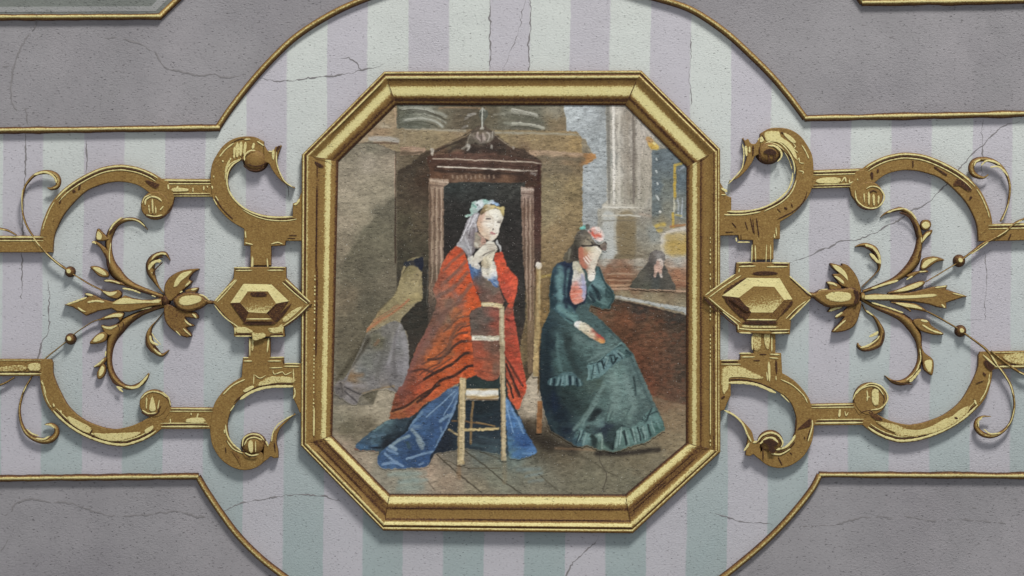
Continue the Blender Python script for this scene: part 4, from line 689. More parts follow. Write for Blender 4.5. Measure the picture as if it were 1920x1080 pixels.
# ---------------------------------------------------------------- the painted church scene
GX0, GY0, GX1, GY1, ST = 612.0, 186.0, 1300.0, 938.0, 1.35
nx, ny = int((GX1-GX0)/ST), int((GY1-GY0)/ST)
vx = GX0+ST*np.arange(nx+1); vy = GY0+ST*np.arange(ny+1)
VX, VY = np.meshgrid(vx, vy)                      # vertices
CX, CY = np.meshgrid(vx[:-1]+ST/2, vy[:-1]+ST/2)  # cells
def vnoise(shape_x, shape_y, cell, seed, ax=1.0, ay=1.0):
    r = np.random.default_rng(seed); gx = shape_x/(cell*ax); gy = shape_y/(cell*ay)
    gx = gx-gx.min(); gy = gy-gy.min()
    G_ = r.standard_normal((int(gy.max())+3, int(gx.max())+3))
    i = gx.astype(int); j = gy.astype(int); fx = gx-i; fy = gy-j
    fx = fx*fx*(3-2*fx); fy = fy*fy*(3-2*fy)
    return (G_[j, i]*(1-fx)+G_[j, i+1]*fx)*(1-fy)+(G_[j+1, i]*(1-fx)+G_[j+1, i+1]*fx)*fy
def inside(poly, X_, Y_):
    P_ = np.array(poly); r = np.zeros(X_.shape, bool); n = len(P_)
    for i in range(n):
        x1, y1 = P_[i]; x2, y2 = P_[(i+1) % n]
        if y1 == y2: continue
        c = ((y1 > Y_) != (y2 > Y_)) & (X_ < (x2-x1)*(Y_-y1)/(y2-y1)+x1); r ^= c
    return r
OCT = [tuple(np.array(b)+(np.array(a)-np.array(b))*0.06) for a, b in zip(OUT, INN)]
OCTM = inside(OCT, CX, CY)
NW1 = vnoise(VX, VY, 9, 11); NW2 = vnoise(VX, VY, 9, 12); NB = vnoise(VX, VY, 3.2, 13, 2.2, 1.0); NB2 = vnoise(VX, VY, 2.2, 14, 1.0, 2.4); NL = vnoise(VX, VY, 26, 15); NF = vnoise(VX, VY, 1.7, 16)
NM = vnoise(VX, VY, 5.5, 17, 1.5, .8)
RE1 = vnoise(CX, CY, 3.0, 21); RE2 = vnoise(CX, CY, 3.0, 22)
def seg_dist(X_, Y_, a, b):
    ax, ay = a; bx, by = b; dx, dy = bx-ax, by-ay; L = dx*dx+dy*dy+1e-9
    t_ = np.clip(((X_-ax)*dx+(Y_-ay)*dy)/L, 0, 1)
    return np.hypot(X_-ax-t_*dx, Y_-ay-t_*dy), t_
CANVAS = np.tile(np.array([112., 100., 82.]), (VX.size, 1)); LAYER = [0]
def soften(c):
    """old, dry pigment: strong chroma greys down, darks lift a little"""
    c = np.asarray(c, float); L = (c*[.3, .59, .11]).sum(-1, keepdims=True); ch = (c.max(-1, keepdims=True)-c.min(-1, keepdims=True))
    k = np.maximum(.88, 1-.0020*ch)
    return (L+(c-L)*k)*.95+5
def blur(A):
    B = np.pad(A, 1, mode='edge'); return (B[:-2, 1:-1]+B[2:, 1:-1]+B[1:-1, :-2]+B[1:-1, 2:]+2*A)/6.0
def paint(name, poly, samples, parent, level, strokes=(), sm=True, edge=.9, warp=2.4, var=.07, power=3.0, label=None, bdir=0, feather=1, gain=1.0, sat=1.0, mott=None):
    """one patch of paint: outline, pigment samples (x,y,(r,g,b)) blended wet in wet, then brush strokes on top;
    its rim is feathered into whatever was painted before it"""
    pl = smooth(poly, closed=True, step=4) if sm else poly
    M_ = (inside(pl, CX+RE1*edge*.7, CY+RE2*edge*.7)).astype(float)
    Ap = np.pad(M_, 1, mode='edge'); A_ = (Ap[:-1, :-1]+Ap[1:, :-1]+Ap[:-1, 1:]+Ap[1:, 1:])/4
    for _ in range(feather): A_ = blur(A_)
    A_ = np.clip((A_-.12)/.76, 0, 1)
    msk = (np.maximum(np.maximum(A_[:-1, :-1], A_[1:, :-1]), np.maximum(A_[:-1, 1:], A_[1:, 1:])) > .04) & OCTM
    jj, ii = np.nonzero(msk)
    if len(jj) == 0: return None
    W1 = nx+1
    q = np.stack([jj*W1+ii, jj*W1+ii+1, (jj+1)*W1+ii+1, (jj+1)*W1+ii], 1)
    u, inv = np.unique(q.ravel(), return_inverse=True); F_ = inv.reshape(-1, 4)
    px, py = VX.ravel()[u], VY.ravel()[u]
    n1, n2 = NW1.ravel()[u], NW2.ravel()[u]
    wx, wy = px+n1*warp, py+n2*warp
    num = np.zeros((len(u), 3)); den = np.zeros(len(u))
    for (sx, sy, c) in samples:
        w = 1.0/((wx-sx)**2+(wy-sy)**2+9.0)**(power/2); num += w[:, None]*np.array(c, float)[None]; den += w
    col_ = num/den[:, None]
    nb = (NB if bdir == 0 else NB2).ravel()[u]
    col_ *= (1+var*nb+var*.6*NL.ravel()[u]+var*.6*NF.ravel()[u])[:, None]
    if mott:
        am = np.clip((NM.ravel()[u]+.45*nb-.15)*1.1, 0, 1)*mott[1]; col_ = col_*(1-am[:, None])+np.array(mott[0], float)[None]*am[:, None]
    for stx in strokes:
        pts, w, c = stx[:3]; op = stx[3] if len(stx) > 3 else .9; soft = stx[4] if len(stx) > 4 else 1.0
        if len(pts) > 2: pts = smooth(pts, step=6)
        bb = np.array(pts); pad = w+soft+3
        sel = np.nonzero((px > bb[:, 0].min()-pad) & (px < bb[:, 0].max()+pad) & (py > bb[:, 1].min()-pad) & (py < bb[:, 1].max()+pad))[0]
        if len(sel) == 0: continue
        sx_, sy_ = px[sel]+n1[sel]*.5, py[sel]+n2[sel]*.5
        dd = np.full(len(sel), 1e9)
        for a, b in zip(pts[:-1], pts[1:]):
            ds, _ = seg_dist(sx_, sy_, a, b); dd = np.minimum(dd, ds)
        al = np.clip((w/2+soft/2-dd)/max(soft, .3), 0, 1)*min(1, op*1.08)*np.clip(1+.22*nb[sel], 0, 1)
        col_[sel] = col_[sel]*(1-al[:, None])+np.array(c, float)[None]*al[:, None]
    if sat != 1.0:
        lm = (col_*[.3, .59, .11]).sum(1, keepdims=True); col_ = lm+(col_-lm)*sat
    col_ = col_*gain
    av = A_.ravel()[u][:, None]
    col_ = col_*av+CANVAS[u]*(1-av); CANVAS[u] = col_
    colL = lin(np.clip(soften(col_), 4, 250))*PK
    LAYER[0] += 1
    h = 1.2+LAYER[0]*.016+.05*NB.ravel()[u]
    me = bpy.data.meshes.new(name)
    vv = np.stack([(px-960)/1000, -h/1000, (540-py)/1000], 1)
    me.from_pydata(vv.tolist(), [], F_[:, ::-1].tolist())
    ca = me.color_attributes.new('Col', 'FLOAT_COLOR', 'POINT')
    ca.data.foreach_set('color', np.concatenate([colL, np.ones((len(u), 1))], 1).astype(np.float32).ravel())
    me.polygons.foreach_set('use_smooth', [True]*len(me.polygons))
    me.materials.append(M_paint)
    if me.polygons[0].normal.y > 0: me.flip_normals()
    o = bpy.data.objects.new(name, me); COL.objects.link(o); o.parent = parent
    if label: o['label'] = label
    return o
PK = 1.19
pic = thing('painting', 'painted church scene with kneeling women inside the octagonal frame', 'painting')
R1 = cr(620, 180, 4.908); R2 = cr(960, 180, 4.908); R3 = cr(620, 360, 4.908); R4 = cr(960, 360, 4.908); R5 = cr(620, 540, 4.908); R6 = cr(960, 540, 4.908); R7 = cr(620, 720, 4.908); R8 = cr(960, 720, 4.908)
FA = cr(850, 360, 7.714); FB = cr(1020, 410, 7.714); FD = cr(1010, 560, 3.6); FC = cr(800, 540, 5.4)
def sm_(f, lst): return [(*f([(x, y)])[0], c) for x, y, c in lst]
def st_(f, lst): return [(f(s[0]), *s[1:]) for s in lst]
# backdrop: floor and walls
paint('ground_coat', [(606, 180), (1306, 180), (1306, 944), (606, 944)], [(700, 300, (118, 106, 88)), (1000, 260, (128, 112, 84)), (1200, 300, (150, 146, 134)), (760, 600, (72, 66, 54)), (1000, 600, (96, 80, 58)), (1200, 600, (100, 76, 56)), (900, 850, (92, 86, 72)), (790, 300, (96, 84, 66))], pic, 0, sm=False)
paint('floor', [(600, 690), (760, 700), (1000, 690), (1250, 715), (1310, 745), (1310, 960), (600, 960)],
      [(640, 745, (138, 128, 110)), (700, 765, (135, 125, 106)), (735, 760, (132, 122, 104)), (650, 805, (84, 78, 62)), (690, 800, (92, 84, 68)), (635, 785, (104, 98, 82)), (640, 838, (140, 124, 106)), (670, 870, (128, 115, 98)), (720, 895, (118, 112, 98)), (770, 905, (112, 116, 106)), (800, 880, (132, 114, 96)), (840, 905, (124, 108, 90)), (900, 915, (112, 104, 86)), (930, 890, (100, 100, 86)), (1000, 890, (94, 93, 80)), (1010, 915, (98, 94, 80)), (1100, 905, (92, 88, 72)), (1180, 905, (92, 88, 72)), (1230, 870, (98, 90, 72)), (1200, 860, (90, 82, 64)), (1260, 790, (104, 88, 66)), (1270, 830, (110, 97, 74)), (1250, 750, (92, 72, 54)), (995, 740, (146, 134, 116)), (1000, 770, (140, 128, 110)), (1000, 800, (60, 50, 38)), (1025, 830, (50, 44, 34)), (1060, 850, (84, 76, 60)), (900, 850, (80, 84, 78)), (860, 860, (96, 90, 78)), (960, 860, (84, 92, 86))], pic, 1,
      [(R7([(980, 650), (1180, 830), (1390, 1000)]), 2.4, (56, 50, 40), .9), (R7([(1230, 610), (1430, 760), (1600, 900), (1760, 1010)]), 2.4, (54, 50, 40), .9), (R7([(1380, 630), (1560, 690)]), 2.2, (60, 56, 46), .8), (R7([(1050, 700), (1250, 770), (1560, 775)]), 2.0, (66, 60, 48), .7), (R7([(860, 850), (960, 980)]), 2.0, (80, 70, 58), .7), (R8([(0, 950), (60, 1000)]), 1.5, (55, 52, 42), .6), (R8([(250, 830), (420, 980)]), 2.0, (62, 58, 46), .7), (R8([(500, 640), (720, 700), (860, 800), (980, 850)]), 2.0, (62, 58, 46), .7), (R8([(810, 600), (812, 720), (870, 820), (850, 930), (830, 990)]), 1.5, (48, 42, 36), .7),
       (R7([(540, 830), (860, 820)]), 9, (112, 124, 118), .6, 6), (R7([(640, 900), (880, 880)]), 8, (110, 124, 120), .6, 6), (R7([(620, 960), (840, 950)]), 8, (108, 118, 112), .5, 6), (R8([(60, 790), (240, 780)]), 8, (96, 110, 112), .55, 6), (R8([(130, 850), (270, 820)]), 6, (98, 112, 114), .5, 5), (R8([(160, 900), (280, 880)]), 6, (92, 104, 106), .4, 5), (R7([(1600, 720), (1600, 900)]), 8, (104, 96, 76), .6, 5), (R7([(1180, 750), (1180, 860)]), 7, (112, 88, 62), .6, 4), (R8([(780, 640), (1000, 640), (1350, 600)]), 9, (34, 30, 26), .85, 6), (R8([(100, 400), (250, 520), (560, 600)]), 20, (34, 29, 24), .75, 16), (R7([(230, 600), (450, 612)]), 3, (120, 62, 44), .8, 2), (R8([(400, 590), (760, 605)]), 4, (120, 92, 66), .5, 4)], sm=False, gain=1.24, mott=((92, 88, 76), .16))
paint('side_wall', [(600, 255), (742, 255), (742, 620), (700, 760), (600, 760)],
      [(700, 272, (104, 99, 84)), (730, 276, (108, 100, 86)), (660, 290, (116, 108, 92)), (645, 312, (136, 126, 108)), (690, 305, (142, 132, 116)), (730, 305, (142, 130, 112)), (650, 350, (142, 131, 112)), (715, 350, (140, 130, 110)), (680, 380, (142, 132, 112)), (720, 368, (134, 125, 106)), (650, 420, (142, 130, 110)), (680, 410, (132, 122, 102)), (645, 465, (130, 118, 98)), (712, 400, (98, 93, 78)), (735, 385, (104, 98, 82)), (690, 440, (96, 92, 76)), (665, 475, (98, 92, 76)), (725, 450, (104, 98, 80)), (700, 500, (100, 94, 78)), (650, 510, (108, 100, 82)), (732, 520, (104, 96, 80)), (640, 560, (112, 100, 80)), (690, 570, (96, 90, 74)), (650, 620, (104, 96, 78)), (640, 680, (98, 92, 76)), (640, 720, (112, 106, 94)), (700, 610, (88, 82, 66)), (670, 650, (100, 92, 74))], pic, 2,
      [(R3([(595, 0), (595, 650)]), 3, (62, 48, 38), .9, 2), (R1([(600, 490), (600, 1080)]), 3, (66, 50, 40), .9, 2), (R1([(590, 560), (590, 1080)]), 1.5, (168, 140, 118), .6), (R3([(585, 150), (585, 400)]), 1.5, (165, 145, 118), .6), (R5([(330, 470), (150, 720), (60, 840)]), 8, (66, 60, 46), .7, 6), (R1([(300, 432), (590, 440)]), 2, (70, 58, 46), .8), (R3([(130, 640), (250, 720)]), 3, (112, 108, 100), .3, 6)], sm=False, gain=1.1, mott=((118, 110, 94), .2))
paint('wall_shade', [(744, 368), (735, 372), (700, 412), (672, 448), (650, 482), (640, 505), (636, 560), (630, 700), (700, 760), (744, 620)],
      [(735, 395, (104, 98, 82)), (700, 430, (100, 95, 78)), (670, 470, (98, 92, 75)), (725, 450, (106, 100, 82)), (700, 500, (102, 96, 79)), (655, 510, (106, 99, 81)), (732, 520, (106, 98, 81)), (650, 560, (112, 100, 80)), (690, 570, (97, 91, 75)), (655, 620, (104, 96, 78)), (645, 690, (98, 92, 76)), (700, 610, (88, 82, 66)), (670, 650, (100, 92, 74))], pic, 2,
      [(R5([(330, 470), (150, 720), (60, 840)]), 8, (66, 60, 46), .7, 6), (R3([(595, 50), (595, 650)]), 3, (62, 48, 38), .9, 2)], sm=False, feather=6)
paint('wall_bay', [(1008, 300), (1094, 300), (1094, 470), (1060, 620), (1008, 740)],
      [(1020, 315, (112, 100, 80)), (1060, 312, (110, 98, 78)), (1088, 312, (118, 100, 74)), (1030, 350, (134, 120, 90)), (1080, 350, (146, 126, 88)), (1025, 400, (136, 122, 92)), (1085, 400, (148, 126, 88)), (1050, 440, (138, 116, 82)), (1030, 490, (132, 110, 76)), (1085, 480, (136, 112, 78)), (1040, 540, (128, 104, 68)), (1020, 600, (124, 98, 58)), (1012, 680, (96, 76, 50))], pic, 2, [(R4([(275, 780), (360, 765)]), 5, (170, 145, 70), .7, 3)], sm=False, var=.09, mott=((116, 98, 70), .2))
paint('window_light', [(1045, 186), (1142, 186), (1142, 500), (1092, 500), (1092, 300), (1116, 298), (1098, 262), (1062, 245), (1058, 215)],
      [(1070, 210, (164, 182, 186)), (1110, 215, (158, 174, 180)), (1135, 215, (142, 152, 152)), (1080, 250, (158, 174, 180)), (1120, 260, (154, 170, 174)), (1110, 320, (156, 172, 176)), (1135, 330, (146, 158, 158)), (1105, 380, (162, 176, 178)), (1125, 400, (156, 164, 160)), (1110, 440, (164, 172, 168)), (1130, 480, (160, 164, 158))], pic, 3, sm=False, sat=.35, mott=((148, 155, 151), .18))
paint('column', [(1136, 186), (1226, 186), (1226, 402), (1130, 402), (1128, 385), (1138, 375)],
      [(1140, 220, (132, 130, 122)), (1142, 300, (134, 134, 128)), (1152, 210, (168, 162, 152)), (1154, 260, (172, 166, 156)), (1152, 320, (176, 172, 162)), (1154, 370, (172, 168, 156)), (1168, 230, (152, 144, 132)), (1170, 300, (154, 146, 134)), (1168, 360, (156, 150, 136)), (1180, 220, (136, 126, 114)), (1184, 300, (128, 120, 110)), (1186, 360, (136, 128, 114)), (1196, 260, (156, 148, 138)), (1205, 230, (158, 152, 144)), (1208, 310, (156, 148, 134)), (1206, 370, (150, 144, 130)), (1220, 290, (150, 142, 130)), (1220, 380, (146, 142, 132))], pic, 4,
      [(R2([(880, 90), (890, 700), (900, 860)]), 6, (112, 110, 102), .85, 5), (R2([(930, 90), (935, 600), (940, 850)]), 4, (204, 198, 188), .85, 3), ([(1160, 196), (1161, 384)], 5, (186, 180, 168), .7, 3), ([(1171, 196), (1172, 384)], 5, (146, 138, 126), .7, 3), ([(1187, 210), (1188, 380)], 4, (108, 100, 92), .85, 2), ([(1150, 196), (1151, 384)], 4, (208, 203, 194), .85, 2), ([(1141, 196), (1142, 384)], 4, (116, 113, 106), .85, 2.5), (R2([(1165, 200), (1170, 940)]), 5, (172, 164, 152), .7, 3), ([(1128, 388), (1195, 390)], 3, (196, 192, 182), .8, 2), ([(1130, 394), (1200, 396)], 2.4, (112, 106, 98), .7, 2), (R2([(1230, 500), (1240, 1000)]), 6, (162, 154, 140), .6, 5), (R2([(985, 600), (985, 900)]), 6, (188, 182, 170), .5, 4), (R2([(1125, 230), (1130, 930)]), 4, (112, 104, 94), .7, 3), (R2([(1060, 150), (1070, 900)]), 5, (136, 126, 112), .5, 4), (R2([(850, 1000), (1050, 1010), (1200, 1040)]), 4, (180, 174, 160), .6, 3)], sm=False, bdir=1, gain=1.06)
paint('column_base', [(1120, 392), (1245, 390), (1252, 500), (1120, 500)],
      [(1135, 400, (166, 162, 150)), (1170, 398, (160, 152, 136)), (1210, 400, (150, 144, 132)), (1138, 440, (172, 174, 170)), (1145, 475, (170, 170, 164)), (1128, 470, (152, 154, 146)), (1165, 430, (128, 112, 84)), (1180, 440, (126, 110, 80)), (1170, 470, (118, 100, 72)), (1200, 440, (140, 136, 124)), (1225, 440, (138, 140, 134)), (1230, 470, (144, 138, 122)), (1200, 485, (132, 122, 104)), (1160, 488, (120, 108, 86))], pic, 5,
      [([(1141, 406), (1141, 482)], 22, (182, 184, 180), .75, 5), ([(1175, 412), (1175, 476)], 34, (126, 110, 80), .7, 6), (R4([(830, 220), (1100, 215), (1180, 225)]), 3, (198, 194, 182), .85, 1.6), ([(1130, 414), (1195, 413)], 2, (106, 98, 84), .6, 1.6), (R4([(950, 250), (952, 580)]), 3, (180, 180, 172), .6, 3), (R4([(960, 580), (1200, 590)]), 3, (96, 84, 66), .6, 3), (R4([(1180, 200), (1310, 230)]), 5, (150, 128, 112), .4, 4)], sm=False)
paint('altar', [(1222, 282), (1310, 270), (1310, 520), (1240, 520), (1238, 440), (1222, 420)],
      [(1230, 300, (98, 108, 112)), (1250, 300, (104, 114, 118)), (1232, 350, (92, 102, 106)), (1250, 350, (112, 116, 108)), (1275, 340, (92, 104, 110)), (1230, 390, (100, 108, 108)), (1255, 390, (124, 124, 112)), (1275, 400, (112, 120, 120)), (1240, 420, (134, 126, 104)), (1270, 425, (126, 118, 100)), (1245, 450, (184, 178, 166)), (1275, 437, (190, 182, 170)), (1262, 460, (180, 150, 80)), (1280, 465, (184, 154, 84)), (1245, 485, (176, 172, 164)), (1275, 490, (176, 172, 162)), (1250, 510, (160, 152, 140))], pic, 6,
      [(R2([(1500, 640), (1495, 800), (1500, 940)]), 5, (190, 156, 56), .9, 2), (R2([(1500, 640), (1560, 620)]), 5, (190, 160, 64), .8, 2), (R2([(1540, 680), (1590, 645)]), 4, (150, 158, 168), .7, 2)] + [(R2([(x, y), (x+8, y+14)]), 3, (196, 200, 198), .9) for x, y in ((1325, 575), (1328, 690), (1332, 800), (1330, 920), (1340, 940))] + [(R4([(1320, 30), (1340, 50)]), 3, (180, 184, 180), .8), (R4([(1360, 180), (1366, 184)]), 4, (214, 212, 204), .9),
       (R4([(1490, 60), (1490, 180)]), 3, (196, 192, 170), .8), (R4([(1525, 60), (1530, 210)]), 3, (176, 180, 182), .7), (R4([(1565, 60), (1560, 240)]), 3, (170, 176, 182), .7), (R4([(1480, 200), (1485, 320)]), 5, (192, 158, 58), .85, 2), (R4([(1510, 210), (1555, 220)]), 4, (190, 170, 92), .7, 2), (R4([(1310, 330), (1350, 300), (1400, 300)]), 7, (190, 162, 74), .85, 4), (R4([(1330, 360), (1370, 350)]), 6, (186, 158, 70), .8, 4), (R4([(1460, 320), (1590, 300)]), 4, (164, 110, 66), .8, 3), (R4([(1400, 390), (1480, 355), (1595, 335)]), 6, (202, 194, 182), .9, 3), (R4([(1405, 390), (1385, 540)]), 5, (196, 190, 178), .8, 3), (R4([(1440, 420), (1590, 410), (1590, 540), (1440, 540), (1440, 470), (1590, 470)]), 14, (178, 148, 76), .6, 8), (R2([(1245, 385), (1260, 430)]), 6, (180, 130, 80), .8, 4), (R2([(1270, 460), (1320, 480), (1355, 470)]), 6, (194, 160, 60), .85, 3), (R2([(1300, 430), (1310, 440)]), 5, (214, 196, 130), .9, 2)], sm=False)
paint('flower_vase', R2([(1232, 380), (1262, 375), (1300, 410), (1350, 460), (1345, 490), (1280, 490), (1250, 450)]), [(1216, 262, (166, 128, 88)), (1222, 272, (190, 154, 66)), (1232, 276, (196, 166, 76))], pic, 7, [(R2([(1300, 430), (1312, 442)]), 4, (218, 204, 140), .9, 2)])
paint('pew_rows', [(1115, 486), (1310, 484), (1310, 600), (1150, 566), (1115, 560)],
      [(1135, 492, (164, 158, 146)), (1200, 492, (158, 150, 136)), (1270, 488, (172, 168, 158)), (1140, 504, (136, 96, 72)), (1170, 510, (140, 98, 72)), (1270, 512, (150, 104, 76)), (1150, 525, (136, 94, 66)), (1275, 530, (148, 102, 74)), (1180, 540, (120, 90, 66)), (1240, 550, (128, 112, 86)), (1280, 553, (126, 112, 88)), (1170, 552, (132, 118, 92)), (1220, 560, (140, 128, 102)), (1280, 570, (138, 128, 106))], pic, 7,
      [(R4([(830, 690), (1200, 690)]), 2, (120, 96, 74), .8, 1.5), (R4([(880, 755), (1020, 750), (1130, 760)]), 3, (182, 152, 124), .7, 2), (R4([(1420, 700), (1600, 705)]), 2.5, (176, 140, 112), .6, 2), (R4([(880, 790), (1100, 800)]), 3, (104, 66, 48), .7, 2), (R4([(880, 810), (1090, 815)]), 2.5, (182, 146, 116), .7, 2), (R4([(1470, 810), (1600, 820)]), 2.5, (180, 142, 110), .7, 2), (R4([(900, 860), (1090, 858)]), 3, (196, 156, 122), .8, 2), (R4([(1480, 860), (1600, 862)]), 3, (112, 74, 54), .7, 2), (R4([(920, 890), (1200, 895), (1595, 915)]), 3.5, (190, 152, 124), .85, 2), (R4([(1100, 905), (1595, 935)]), 2.5, (90, 70, 54), .7, 2), (R4([(940, 940), (1590, 1010)]), 5, (150, 134, 104), .5, 5), (R4([(880, 830), (1050, 835)]), 2, (110, 70, 50), .7, 2)], sm=False)
paint('pew_ledge', R4([(930, 950), (1000, 955), (1300, 1015), (1620, 1065), (1620, 1150), (1580, 1110), (1200, 1020), (940, 985)]), [(1160, 560, (146, 140, 124)), (1200, 567, (150, 150, 144)), (1240, 573, (152, 158, 158)), (1280, 582, (160, 162, 158))], pic, 9, [(R4([(960, 960), (1300, 1025), (1600, 1075)]), 4, (190, 190, 184), .85, 2)], sm=False, gain=.97)
paint('pew_front', R6([(720, 110), (940, 100), (1150, 140), (1620, 255), (1620, 1080), (1300, 1000), (1000, 700)]),
      [(1140, 568, (70, 58, 46)), (1200, 582, (56, 48, 42)), (1270, 598, (60, 54, 48)), (1130, 590, (96, 70, 50)), (1170, 600, (104, 64, 42)), (1220, 610, (88, 62, 44)), (1275, 615, (72, 58, 46)), (1160, 630, (92, 60, 40)), (1220, 650, (98, 64, 44)), (1270, 660, (82, 62, 48)), (1190, 680, (98, 58, 38)), (1240, 700, (90, 62, 46)), (1280, 700, (74, 60, 48)), (1215, 720, (106, 62, 42)), (1260, 740, (84, 60, 46)), (1282, 750, (72, 58, 46)), (1240, 760, (104, 78, 56))], pic, 8,
      [(R6([(980, 110), (1250, 180), (1590, 250)]), 4, (44, 38, 34), .7, 3)], sm=False, var=.11, mott=((116, 66, 44), .35))
# upper architecture
paint('relief_panel', [(742, 190), (1056, 190), (1058, 212), (1062, 224), (1061, 248), (742, 246)],
      [(750, 210, (92, 92, 78)), (790, 205, (120, 120, 108)), (770, 230, (100, 102, 90)), (830, 220, (98, 92, 76)), (860, 230, (92, 82, 66)), (880, 210, (84, 76, 62)), (920, 215, (96, 88, 70)), (950, 210, (102, 100, 86)), (1000, 215, (104, 102, 88)), (1000, 235, (94, 92, 80)), (1040, 205, (124, 118, 102)), (1040, 230, (112, 98, 74)), (980, 245, (96, 92, 80)), (1055, 240, (116, 100, 76))], pic, 4,
      [(R1([(640, 105), (800, 100), (950, 140), (1060, 185)]), 6, (146, 146, 134), .75, 4), (R1([(700, 150), (850, 150), (1000, 200)]), 4, (66, 66, 56), .6, 4), (R1([(680, 225), (850, 205), (960, 230), (1030, 280)]), 6, (144, 144, 132), .75, 4), (R1([(900, 180), (1010, 215), (1060, 250)]), 4, (132, 132, 120), .6, 3), (R1([(640, 265), (800, 260), (900, 285)]), 5, (72, 72, 60), .6, 4), (R1([(620, 120), (630, 290)]), 4, (70, 66, 54), .5, 4),
       (R2([(0, 140), (100, 155), (225, 180)]), 5, (158, 156, 144), .75, 4), (R2([(0, 262), (130, 262), (290, 295)]), 5, (158, 156, 142), .75, 4), (R2([(0, 200), (200, 225), (280, 240)]), 4, (76, 76, 64), .6, 4), (R1([(1500, 170), (1640, 160), (1767, 175)]), 4, (140, 138, 126), .5, 4), (R1([(1600, 250), (1767, 258)]), 5, (140, 140, 126), .6, 4), (R1([(1000, 110), (1200, 105), (1420, 120)]), 3, (160, 128, 92), .6, 3), (R1([(640, 130), (800, 120), (960, 165), (1050, 215)]), 2.4, (64, 62, 52), .8, 1.4), (R1([(660, 122), (800, 112), (950, 150)]), 2, (172, 172, 160), .7, 1.2), (R1([(690, 222), (780, 203), (880, 206), (960, 232), (1030, 282)]), 2.4, (170, 170, 158), .8, 1.2), (R1([(700, 250), (800, 232), (900, 250), (980, 285)]), 3, (70, 70, 58), .7, 2), (R1([(860, 160), (980, 200), (1060, 245)]), 2, (164, 164, 150), .7, 1.2), (R2([(0, 120), (110, 138), (230, 172)]), 2.4, (176, 174, 162), .8, 1.2), (R2([(0, 250), (130, 250), (290, 285)]), 2.4, (174, 172, 158), .8, 1.2), (R2([(0, 285), (140, 285), (260, 308)]), 3, (72, 70, 58), .7, 2), (R2([(0, 170), (120, 185), (240, 215)]), 2.5, (70, 68, 56), .7, 1.6)], sm=False, gain=1.05)
paint('cornice_block', [(690, 190), (744, 190), (744, 262), (700, 262), (655, 275)], [(735, 205, (150, 128, 96)), (725, 222, (152, 132, 102)), (720, 238, (160, 146, 122)), (710, 252, (146, 120, 92)), (730, 255, (142, 118, 90)), (690, 262, (150, 132, 106))], pic, 3, [(R1([(590, 110), (605, 250)]), 3, (182, 150, 120), .6, 2)], sm=False)
paint('frieze', [(688, 240), (1080, 246), (1090, 256), (1092, 292), (745, 285), (690, 262)],
      [(700, 250, (142, 118, 90)), (760, 262, (138, 122, 94)), (800, 262, (142, 126, 96)), (840, 268, (134, 116, 86)), (870, 256, (138, 118, 90)), (940, 258, (142, 124, 90)), (960, 272, (132, 114, 84)), (1000, 258, (138, 118, 84)), (1050, 262, (142, 120, 84)), (1085, 275, (150, 124, 82)), (1020, 280, (132, 112, 80)), (980, 285, (104, 84, 64))], pic, 5,
      [(R1([(440, 275), (600, 270), (690, 285)]), 7, (166, 158, 142), .9, 3), (R1([(690, 298), (900, 302), (1230, 318)]), 6, (158, 150, 132), .85, 3), (R1([(1510, 335), (1767, 340)]), 4, (152, 146, 130), .8, 3), (R2([(0, 345), (200, 342), (500, 352), (620, 362)]), 4, (150, 144, 126), .8, 3), (R1([(350, 395), (560, 400), (610, 415)]), 10, (166, 160, 150), .9, 4), (R1([(330, 432), (620, 436)]), 3, (96, 76, 60), .8, 2), (R1([(680, 340), (680, 420)]), 4, (160, 146, 120), .5, 3), (R1([(760, 340), (762, 420)]), 4, (156, 138, 108), .4, 3)], sm=False)
paint('ledge', R2([(120, 505), (300, 500), (620, 525), (770, 535), (775, 570), (690, 630), (640, 645), (200, 620)])
      , [(1000, 287, (160, 132, 106)), (1040, 288, (166, 140, 112)), (1080, 290, (170, 138, 106)), (1110, 292, (172, 122, 72)), (1105, 302, (158, 112, 66)), (1000, 302, (104, 92, 72)), (1040, 302, (108, 96, 76)), (1080, 304, (112, 96, 72))], pic, 6, [(R2([(220, 510), (400, 520), (640, 540)]), 6, (174, 146, 118), .8, 3), (R2([(230, 565), (660, 585)]), 7, (104, 94, 76), .7, 5), (R2([(700, 600), (770, 560)]), 4, (176, 126, 72), .8, 3)], sm=False)
paint('ledge', R1([(640, 470), (760, 465), (870, 480), (880, 510), (820, 540), (640, 545)]), [(760, 278, (166, 134, 110)), (785, 280, (172, 142, 118)), (760, 290, (104, 88, 70))], pic, 6, [(R1([(650, 532), (840, 520)]), 4, (88, 74, 58), .8, 3)], sm=False)
